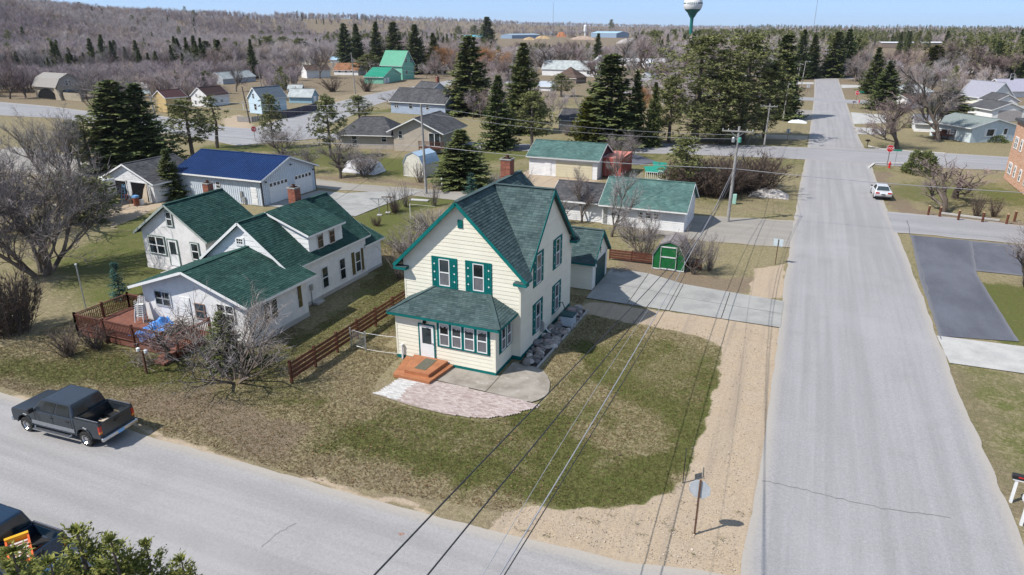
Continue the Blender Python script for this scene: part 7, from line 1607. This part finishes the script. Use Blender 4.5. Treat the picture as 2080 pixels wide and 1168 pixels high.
wire([*((-5.9,13.56,4.54),(-5.9,18.69,4.28),(-5.9,22.94,3.96),(-5.9,42.06,3.45)), (-6.0, 71.0, 5.3)], .018, label='thin dark cable running beside the thick bright cable')
wire([*((-5.3,12.97,7.11),(-5.3,18.27,7.12),(-5.3,28.55,6.7)), (-5.6, 71.0, 6.9)], .008, WIREL, 'thin pale wire left of the thick cable')
for dx_, z1, z2, sg, lab in ((-1.35, 9.05, 0, 1.1, 'west outer'), (1.35, 9.05, 0, 1.1, 'east outer'), (-.8, 9.05, 0, 1.2, 'west inner')): wire([(P1[0]+dx_, P1[1], z1), (q3[0]+dx_*.9, q3[1], q3[2]-.4)], .013, sag=sg, label='street line wire from the alley pole, %s' % lab); wire([(q3[0]+dx_*.9, q3[1], q3[2]-.4), (q5[0]+dx_*.8, q5[1], q5[2]-.4)], .013, sag=1.6, label='far street line wire, %s' % lab)
wire([(P1[0], P1[1], 5.4), (q4[0], q4[1], q4[2]-2)], .02, sag=1.2, label='cable from the alley pole to the pole by the snow')
t2 = (q2[0]-.35, q2[1]+.3)
for z1, z2, sg, r_, m_, lab in ((q2[2]-.1, 8.7, .7, .014, WIREL, 'upper alley wire'), (q2[2]-.9, 8.3, .7, .014, WIREL, 'middle alley wire'), (5.6, 5.4, .35, .028, WIREL, 'low bright alley cable')): wire([(t2[0], t2[1], z1), (*P1, z2)], r_, m_, sag=sg, label=lab+' between grey pole and crossarm pole'); wire([(t2[0], t2[1], z1), (-104, 76, z1-.6)], r_, m_, sag=.9, label=lab+' running left from the grey pole')
wire([(*P1, 5.4), (48, 74, 6.2)], .028, WIREL, sag=.9, label='low bright cable crossing the street to the right')
for k, dz in enumerate((0, 1.0, 2.0)): wire([(l1[0]-.8, l1[1], l1[2]-.3-dz), (l3[0]-.4, l3[1], l3[2]-.4-dz)], .012, WIREL, sag=.8, label='pale wire %s over the north west street' % ('top','middle','bottom')[k]); wire([(l1[0]-.8, l1[1], l1[2]-.3-dz), (l4[0]-.8, l4[1], l4[2]-.3-dz)], .012, WIREL, sag=.5, label='pale wire %s left of the dark pole' % ('top','middle','bottom')[k])
for k, dz in enumerate((0, 1.1, 2.1)): wire([(l3[0]-.4, l3[1], l3[2]-2.4-dz), (q3[0]-40, q3[1]+44, 7.5-dz)], .014, WIREL, sag=.8, label='pale wire %s behind the tall spruces' % ('top','middle','bottom')[k])
wire([(HX1-.5, HY1, 5.3), (P1[0], P1[1], 7.2)], .012, sag=.5, label='service wire from cream house to the alley pole'); wire([(-34.3, 43.4, 5.2), (t2[0], t2[1], 7.0)], .012, sag=.5, label='service wire from white house to the grey pole')
SIGNB = M('sign back aluminium', (.52,.56,.60), (.46,.50,.54), 3, .4, .4, .3); SRED = M('stop sign red', (.60,.02,.03), None, 5, .4, .4); SWH = M('sign white', (.82,.82,.82), None, 5, .4)
def stop(label, x, y, h, rz, s=.38, post=None, txt=True):
    T = thing('stop_sign', label, 'stop sign', (x, y, 0), rz); MB().box(-.035, -.0, -.1, .035, .06, h).build('post', post or RUST, T)
    oc = lambda r, yy: [(r*math.cos(a), yy, h-.45+r*math.sin(a)) for a in [math.pi/8+k*math.pi/4 for k in range(8)]]
    MB().prism(oc(s, -.012), (0,.01,0)).build('sign_back', SIGNB, T); MB().prism(oc(s, -.02), (0,.006,0)).build('border', SWH, T); MB().prism(oc(s*.93, -.024), (0,.004,0)).build('face', SRED, T)
    if txt: text('STOP', s*.82, SWH, T, (0,-.027,h-.45), (R(90),0,0), ext=.002)
    return T
stop('grey back of the nearest stop sign on its rusty post', -1.84, 22.87, 2.5, R(178), .42)
a = (11.46,111.42); stop('red stop sign by the fire hydrant', a[0], a[1], 2.86, R(12), .53); a = (-89.63,96.24); stop('red stop sign at the junction on the left', a[0], a[1], 2.14, R(40), .5)
a = (11.4,209.72); stop('small far red stop sign right of the street', a[0], a[1], 2.65, R(8), .6)
def sign(name, label, x, y, h, w, hh, rz, mat, post=None, cat='sign', edge=.01):
    T = thing(name, label, cat, (x, y, 0), rz); MB().box(-.03, 0, -.1, .03, .05, h).build('post', post or RUST, T); MB().box(-w/2, -.015, h-hh, w/2, -.002, h+.02).build('panel', mat, T); return T
a = (-0.79,58.81); sign('street_sign', 'pale sign on a brown post at the driveway corner', a[0], a[1], 2.14, .75, .6, R(170), M('pale blue sign', (.50,.58,.62)))
a = (-2.65,129.63); sign('street_sign', 'small sign on a dark post before the far driveway', a[0], a[1], 2.1, .6, .7, R(175), SIGNB)
a = (-1.03,235.1); sign('street_sign', 'small white sign back left of the far street', a[0], a[1], 2.16, .8, .9, R(175), SIGNB)
GSN = M('green sign', (.01,.22,.16), None, 5, .4)
a = (12.4,111.41); T = sign('street_name_sign', 'green street name sign near the fire hydrant', a[0], a[1], 2.3, 1.1, .2, R(5), GSN, STEEL)
a = (12.18,208.65); sign('street_name_sign', 'far green street name sign beside the small stop sign', a[0], a[1], 2.64, 1.4, .24, R(5), GSN, STEEL)
rs = thing('yard_sign', 'dark thin yard sign seen edge on at the lawn corner', 'sign', (-2.82, 25.95, 0), R(96)); MB().box(-.03,-.02,-.1,.03,.02,1.25).build('post', BLACK, rs); MB().box(.03,-.012,.7,.42,.012,1.12).build('panel', M('dark sign panel', (.05,.05,.055)), rs); MB().bar((0,0,1.22),(.78,0,1.22), .03).build('arm', BLACK, rs)
def hydrant(label, x, y, s=1.):
    T = thing('fire_hydrant', label, 'fire hydrant', (x, y, 0)); T.scale = (s,)*3; MB().lathe([(.2,0),(.2,.05),(.13,.07),(.13,.6),(.17,.62),(.17,.67),(.14,.72),(.07,.84),(0,.86)], 14).build('barrel', RED, T); MB().lathe([(.03,.86),(.03,.93),(0,.93)], 6).build('cap_nut', RED, T)
    for sx in (-1, 1): MB().lathe([(.06,.1*sx),(.06,.2*sx),(.075,.2*sx),(.075,.24*sx),(0,.24*sx)], 10, (0,0,.5), 'x').build('outlet', RED, T)
    MB().lathe([(.08,-.1),(.08,-.21),(0,-.21)], 10, (0,0,.42), 'y').build('outlet', RED, T)
hydrant('red fire hydrant on the corner below the stop sign', *(11.57,109.47), 1.0); hydrant('small far red hydrant by the far stop sign', *(11.94,205.8), .9)
def mailbox(label, x, y, h, mat, post, rz=0, double=False):
    T = thing('mailbox', label, 'mailbox', (x, y, 0), rz); MB().box(-.05,-.05,-.1,.05,.05,h).build('post', post, T); MB().box(-.15,-.08,h-.04,.75,.08,h+.03).build('arm', post, T)
    pr = [(-.1,0),(.1,0)]+[(.1*math.cos(a), .13+.1*math.sin(a)) for a in np.linspace(0, math.pi, 8)]
    for yy in ((0, .26) if double else (0,)): B = MB().prism([(-.2, p[0]+yy, h+.03+p[1]) for p in pr], (.62,0,0)).build('box', mat, T); MB().box(.0, yy-.115, h+.12, .18, yy-.1, h+.17).build('flag', RED, T)
    return T
mailbox('black mailbox with red flag on a white post', 10.0, 29.9, 1.12, BLACK, WHITE2, R(-4)); mailbox('white rusty mailbox on a white post, nearest the camera', 10.05, 28.4, 1.1, M('old white enamel', (.78,.77,.78), (.70,.69,.70), 6, .5, dirt=(.42,.20,.10)), WHITE2, R(-4))
mailbox('pair of dark mailboxes on the corner lawn', *(9.67,126.92), 1.1, BLACK, POLED, R(60), True); mailbox('far dark mailbox beside the right verge', *(9.93,192.25), 1.3, BLACK, POLED)
# water tower
wt = thing('water_tower', 'white and teal ball shaped water tower on the skyline', 'water tower', (-89.3, 560, 0)); D = 6.9; zc = 34.4
TTL = M('tower teal', (.004,.15,.13), None, 1, .5); TWH = M('tower white', (.80,.80,.80), None, 1, .45)
MB().lathe([(D*math.cos(a), zc+D*math.sin(a)*.98) for a in np.linspace(-.55, math.pi/2-.001, 16)], 32).build('tank', TWH, wt, smooth=True)
MB().lathe([(D*math.cos(a), zc+D*math.sin(a)*.98) for a in np.linspace(-1.0, -.55, 5)][::-1]+[(2.2, zc-8.4),(1.25, zc-9.8),(1.2, zc-12)], 32).build('cone', TTL, wt, smooth=True)
MB().lathe([(1.2, zc-12),(1.2, 3.5),(3.2, 0)], 24).build('stem', TTL, wt, smooth=True); m = MB()
for a0, a1 in ((200, 232), (308, 352), (352, 560)):
    A = np.radians(np.linspace(a0, a1, 14)); r = D*1.004
    for p, q in zip(A[:-1], A[1:]): m.quad((r*math.cos(p), r*math.sin(p), zc+.2), (r*math.cos(q), r*math.sin(q), zc+.2), (r*math.cos(q)*.999, r*math.sin(q)*.999, zc+.95), (r*math.cos(p)*.999, r*math.sin(p)*.999, zc+.95))
m.build('painted_band', M('tower band green', (.02,.10,.09)), wt)
for k, chx in enumerate('MZZEY'): a = R(247+k*12.5); text(chx, 1.9, M('tower band green', None), wt, (D*1.012*math.cos(a), D*1.012*math.sin(a), zc+.3), (R(90), 0, a+R(90)), 'letter', .05)
for lab, px_, pt, dd in (('thin radio mast right of the water tower', 1653, -40, 1500), ('thin distant radio mast on the left skyline', 1123, 10, 1500)):
    a = R(22.73)-math.atan((px_-1040)/1497.); h_ = 18.5+(55-pt)/1400*dd*.97; T = thing('radio_mast', lab, 'mast', (-math.sin(a)*dd, math.cos(a)*dd, 0)); MB().tube([(0,0,0),(.3,0,h_)], [.42, .3], 5).build('mast_tube', M('mast steel', (.25,.27,.30)), T)
# mill yard: log and chip heaps, silo
def mound(name, label, px_, py_, w, d, h, mat, cat='heap', seed=1, pt=None):
    ang = R(22.73)-math.atan((px_-1040)/1497.); dd = 18.5*1400/max(4, py_-55)/.935; x, y = (-math.sin(ang)*dd, math.cos(ang)*dd) if pt is None else pt
    m = MB(); nx_, ny_ = 14, 8; r = random.Random(seed); g = [[None]*nx_ for _ in range(ny_)]
    for j in range(ny_):
        for i in range(nx_): u, v = i/(nx_-1)*2-1, j/(ny_-1)*2-1; e = max(0, 1-u*u)**.7*max(0, 1-v*v)**.7; g[j][i] = (u*w/2, v*d/2, h*e*(.75+.5*r.random())-.02)
    for j in range(ny_-1):
        for i in range(nx_-1): m.quad(g[j][i], g[j][i+1], g[j+1][i+1], g[j+1][i], var=r.random())
    tag(m.build(name, mat, loc=(x, y, 0), rz=0 if pt else ang), label, cat)
CHIP = M('orange wood chips', (.48,.20,.09), (.40,.16,.07), .5, .95); LOGS = M('tan log stack', (.50,.36,.20), (.40,.28,.16), .4, .95); PINKL = M('pinkish log stack', (.46,.34,.27), (.38,.28,.22), .4, .95)
mound('chip_heap', 'bright orange wood chip heap at the mill', 1141, 74, 22, 14, 9, CHIP); mound('log_heap', 'tan log heap left of the orange heap', 1103, 78, 26, 12, 5, LOGS, seed=2); mound('log_heap', 'tan log heap farthest left at the mill', 1075, 80, 18, 12, 4, LOGS, seed=3)
mound('log_heap', 'wide pinkish log heap right of the orange heap', 1185, 79, 40, 14, 5, PINKL, seed=4); mound('dark_heap', 'dark brown bark heap between orange and pinkish heaps', 1163, 75, 16, 12, 5, WOODD, seed=5); mound('log_heap', 'pale log heap behind the bare trees right of the mill', 1290, 86, 44, 12, 6, M('grey log stack', (.42,.38,.36), None, .5)); mound('log_heap', 'small reddish heap left of the mill shed', 1027, 76, 14, 9, 6, M('reddish heap', (.40,.24,.17)))
a = R(22.73)-math.atan((1189-1040)/1497.); T = thing('mill_silo', 'slim white silo standing at the mill', 'silo', (-math.sin(a)*1250, math.cos(a)*1250, 0)); MB().lathe([(1.2,0),(1.2,9),(2.6,12),(2.6,20),(1.2,22),(0,22)], 14).build('tank', WHITE2, T)
# yard objects
def clothes(label, x, y, h, w, rz, mat): 
    T = thing('clothes_pole', label, 'clothes pole', (x, y, 0), rz); MB().tube([(0,0,0),(0,0,h)], .045, 8).build('post', mat, T); MB().box(-w/2,-.04,h-.04,w/2,.04,h+.04).build('crossbar', mat, T)
    for s in (-1, 1): MB().bar((s*w*.4,0,h-.03),(0,0,h-.7), .04).build('brace', mat, T)
    MB().box(-.25,-.25,0,.25,.25,.06).build('footing', CONC, T)
clothes('grey T shaped clothes pole in the back yard', *(-40.08,59.63), 1.75, 1.9, R(20), STEEL); clothes('rusty T shaped clothes pole right of the grey one', *(-39.83,60.86), 1.7, 1.2, R(20), RUST)
a = (-36.26,59.51); wp = thing('line_post', 'white post with a line stretched to the bush', 'post', (*a, 0)); MB().tube([(0,0,0),(0,0,1.6)], .035, 8).build('post', WHITE2, wp); MB().tube([(0,0,1.58),(2.6,.6,1.45)], .012, 5).build('line', WHITE2, wp)
for lab, p in (('white marker post left of the spruce by the alley', (-40.86,74.96)), ('white marker post right beside the spruce by the alley', (-39.62,74.56))): T = thing('marker_post', lab, 'post', (*p, 0)); MB().box(-.08,-.08,0,.08,.08,.95).build('post', WHITE2, T); MB().box(-.1,-.1,.95,.1,.1,.99).build('cap', WHITE2, T)
tag(MB().box(-1.1,-.35,0,1.1,.35,.08).build('lawn_slab', CONC, loc=(*(-39.53,67.03), 0), rz=R(8)), 'pale concrete slab lying on the back lawn', 'slab')
a = (-6.24,79.19); T = thing('utility_pedestal', 'pale green utility pedestal behind the alley pole', 'utility box', (*a, 0)); UB = M('pale green enamel', (.34,.56,.48), None, 4, .5); MB().box(-.2,-.18,0,.2,.18,1.1).build('cabinet', UB, T, bevel=.03); MB().box(-.42,-.1,.0,-.26,.1,1.55).build('pipe_cover', UB, T, bevel=.03)
for k, (px_, py_) in enumerate(((1885,437),(1908,440),(1946,447),(1995,451),(2044,455),(2060,449))):
    p = ((13.11,81.92),(14.12,81.69),(15.68,80.85),(17.81,80.92),(19.89,80.98),(20.9,82.62))[k]; T = thing('wooden_bollard', ['first red brown bollard from the street', 'second bollard from the street, beside the tree trunk', 'third red brown bollard, left of the round shrub', 'fourth red brown bollard, right of the round shrub', 'fifth bollard, next to the last one', 'last red brown bollard at the far right'][k], 'bollard', (*p, 0), group='red brown bollards along the lawn'); MB().tube([(0,0,-.1),(0,0,1.0)], .11, 10).build('post', WOODB, T); MB().lathe([(.115,1.0),(.1,1.05),(0,1.06)], 10).build('cap', LOGS, T)
tag(MB().bar((*(14.49,83.16), .08), (*(19.51,82.04), .08), .25, .16).build('lawn_kerb', CONC), 'pale concrete edging behind the bollards', 'edging')
mound('ash_heap', 'grey white heap of rubble and brush by the alley pole', 0, 0, 4.4, 2.6, .8, M('rubble', (.50,.48,.46), (.28,.25,.23), 4, .95, bump=.4), pt=(-2.9,85.04), seed=8); heap('brush_heap', 'dead brush lying left of the grey rubble heap', 'brushwood', (*(-4.32,84.17), 0), 50, 1.5, .02, BARK, 1.2, .6, .5)
mound('snow_patch', 'last white patch of snow beside the far driveway', 0, 0, 3.6, 3.2, .45, M('snow', (.85,.86,.88)), 'snow', pt=(-1.74,157.96), seed=9)
heap('brush_heap', 'brown brush heap on the garage side bed', 'brushwood', (*(-12.22,52.13), 0), 60, 1.3, .012, BARK, 1.6, .9, .25)
# white sheeted heap, green sheets and gates, junk at the old garage
x, y = (-54.93,78.19); tg = [[((u-.5)*5.2, (w-.5)*3, 1.7*(1-abs(u*2-1)**9)**.7*(1-abs(w*2-1)**7)**.7*(.85+.15*random.random())) for u in np.linspace(0, 1, 12)] for w in np.linspace(0, 1, 8)]; m = MB()
for i in range(7):
    for j in range(11): m.quad(tg[i][j], tg[i][j+1], tg[i+1][j+1], tg[i+1][j])
tag(m.build('sheeted_heap', M('white tarp', (.74,.74,.78), (.60,.60,.64), 2, .7), loc=(x, y+.5, 0)), 'heap under a white sheet behind the bare bush', 'covered heap')
x, y = (-18,92.93); GSH = M('green sheet', (.02,.26,.19), None, 3, .6); T = thing('green_tank', 'green plastic sheets heaped by the hedge', 'sheets', (x, y, 0), R(15))
for k, (dx_, dy_, dz_, w, d, rx) in enumerate(((0,0,.5,2.6,1.6,18), (.8,1.4,.75,2.0,1.6,26), (-.5,1.0,.3,1.8,1.2,10))): o = MB().box(-w/2,-d/2,0,w/2,d/2,.06).build('sheet', GSH, T, (dx_, dy_, dz_)); o.rotation_euler = (R(rx), R(6*k), R(9*k))
for k, (lab, p, rz) in enumerate((('white metal gate leaning on the green sheets, left', (-17.4,87.65), 8), ('white metal gate leaning on the green sheets, right', (-16.18,88.83), -12))):
    T = thing('metal_gate', lab, 'gate', (*p, 0), R(rz)); T.rotation_euler.x = R(-22)
    for z in (.05, 1.15): MB().tube([(-.75,0,z),(.75,0,z)], .03, 6).build('rail', WHITE2, T)
    for j in range(7): MB().tube([(-.75+j*.25,0,.05),(-.75+j*.25,0,1.15)], .022, 6).build('bar', WHITE2, T)
bx_, by_ = (-67.29,52.88); T = thing('rusty_barrel', 'rusty barrel with a blue lid in front of the open bay', 'barrel', (bx_, by_, 0)); MB().lathe([(.29,0),(.3,.3),(.29,.32),(.3,.6),(.29,.88),(.27,.88),(.26,.1)], 16).build('drum', M('rust brown', (.22,.07,.035), None, 5, .9), T); MB().box(-.3,-.25,.88,.3,.25,1.1).build('cooler', M('blue cooler', (.15,.35,.65)), T)
bx_, by_ = (-70.73,54.48); T = thing('orange_bucket', 'orange bucket stand before the left bay', 'bucket', (bx_, by_, 0)); MB().lathe([(.18,0),(.24,.5),(.22,.5),(.17,.05)], 12).build('pail', OR, T); MB().box(-.3,-.2,.5,.3,.2,.58).build('tray', OR, T)
T = thing('step_ladder', 'blue step ladder standing between the two bays', 'ladder', (-70.1, 53.9, 0)); LB = M('pale blue fibreglass', (.22,.42,.60))
for s in (-1, 1): MB().bar((s*.3,-.5,0),(s*.16,0,1.9), .06).build('stile', LB, T); MB().bar((s*.28,.4,0),(s*.15,.02,1.9), .05).build('rear_leg', LB, T)
for k in range(5): MB().bar((-.26+k*.02,-.4+k*.09,.35+k*.33),(.26-k*.02,-.4+k*.09,.35+k*.33), .07, .03).build('rung', LB, T)
for k in range(5): o = MB().box(-.07,-.02,0,.07,.02,1.7+.15*k).build('plank', BARKP, loc=(-67.4+.22*k, 53.7, 0)); o.rotation_euler = (R(-14), R(8-5*k), 0); tag(o, 'old plank leaning beside the right bay of the old garage', 'plank', 'planks leaning on the old garage')
for k in range(6): x = -69.1+.42*k; tag(MB().box(-.2,-.16,0,.2,.16,.35+.12*(k % 3)).build('junk_box', [M('blue cooler', None), WOODD, STEEL, M('rust brown', None), BLACK, CW][k], loc=(x, 53.6-.3*(k % 2), 0), rz=R(20*k)), ['blue', 'brown wooden', 'grey metal', 'rust brown', 'black', 'white'][k]+' junk box at the right bay of the old garage', 'box')
# bird feeder, lawn pole, garden stake, red deck of the bungalow
a = (-32.82,24.32); T = thing('bird_feeder', 'rusty post with white feeder cups in front of the deck', 'bird feeder', (*a, 0)); MB().box(-.05,-.05,-.1,.05,.05,1.4).build('post', RUST, T); MB().box(-.4,-.02,1.3,.4,.02,1.36).build('arm', RUST, T)
for s in (-.3, .3): MB().lathe([(0,0),(.11,0),(.11,.16),(.05,.2),(0,.2)], 10, (s,0,1.36)).build('cup', WHITE2, T)
a = (-44.79,29.66); T = thing('lawn_pole', 'slim white steel pole on the lawn behind the deck', 'pole', (*a, 0)); MB().tube([(0,0,0),(-.15,.1,3.2)], .04, 8).build('tube', STEEL, T); MB().lathe([(0,0),(.07,.02),(.07,.1),(0,.12)], 8, (-.15,.1,3.2)).build('cap', WHITE2, T)
x, y = (24.21,142.7); T = thing('red_deck', 'cluttered dark red deck beside the blue bungalow', 'deck', (x, y, 0), R(2)); MB().box(-3,0,.6,3,4,.75).build('floor', WOODB, T)
for k in range(7): MB().box(-3+k-.05,-.05,0,-2.95+k+.05,.05,1.6).build('post', WOODB, T)
for z in (.9, 1.25, 1.6): MB().box(-3,-.07,z,3,-.03,z+.1).build('rail', WOODB, T)
for k in range(6): tag(MB().box(-.4,-.3,0,.4,.3,.5+.25*(k % 3)).build('deck_box', [WOODB, RUST, WHITE2][k % 3], loc=(x-2.3+.9*k, y+1.2+.5*(k % 2), .75), rz=R(15*k)), 'box standing on the cluttered red deck, %s from left' % ('first','second','third','fourth','fifth','last')[k], 'box')
fr_ = PROTO
# foreground fir reaching into the bottom left corner
def fir(seed, H, Rr): return spruce(seed, H, Rr, 22, 7, .25, .26, 3.6, -.25, .7, .5, .10)
proto('fir0', fir(400, 8, 1.9), BK, ND_F); proto('fir1', fir(401, 8, 1.7), BK, ND_F)
for kd, lab, sp in zip(('fir0','fir1','fir1','fir0','fir1','fir0'), ('tallest fresh green fir top at the bottom left corner', 'fir top right behind the tallest one in the corner', 'slim fir top between the tallest and the farthest right', 'fir top farthest right along the bottom edge', 'fir top cut by the left frame edge', 'fir top in front, lowest at the bottom edge'),
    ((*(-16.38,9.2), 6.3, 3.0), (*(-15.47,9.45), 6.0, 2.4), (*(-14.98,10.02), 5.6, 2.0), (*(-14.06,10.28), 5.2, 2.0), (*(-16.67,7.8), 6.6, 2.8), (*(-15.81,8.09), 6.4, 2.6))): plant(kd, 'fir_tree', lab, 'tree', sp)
# stains on the front street
sheet('rust_stain', [((-12.54,18.38)), (-12.36,18.52), (-12.25,18.41), (-12.38,18.27)], M('rust stain', (.26,.13,.08), (.32,.28,.26), 12, .9), .0085)

# ================================================================ thin air haze
hm = bpy.data.materials.new('haze'); hm.use_nodes = True; ht = hm.node_tree; ht.nodes.remove(ht.nodes['Principled BSDF'])
pv = ht.nodes.new('ShaderNodeVolumePrincipled'); pv.inputs['Color'].default_value = (.80,.88,1,1); pv.inputs['Density'].default_value = .000055; pv.inputs['Anisotropy'].default_value = .2
ht.links.new(pv.outputs[0], ht.nodes['Material Output'].inputs['Volume'])
MB().box(-9500, -1500, -2.6, 4500, 11000, 135).build('haze', hm, kind='stuff')
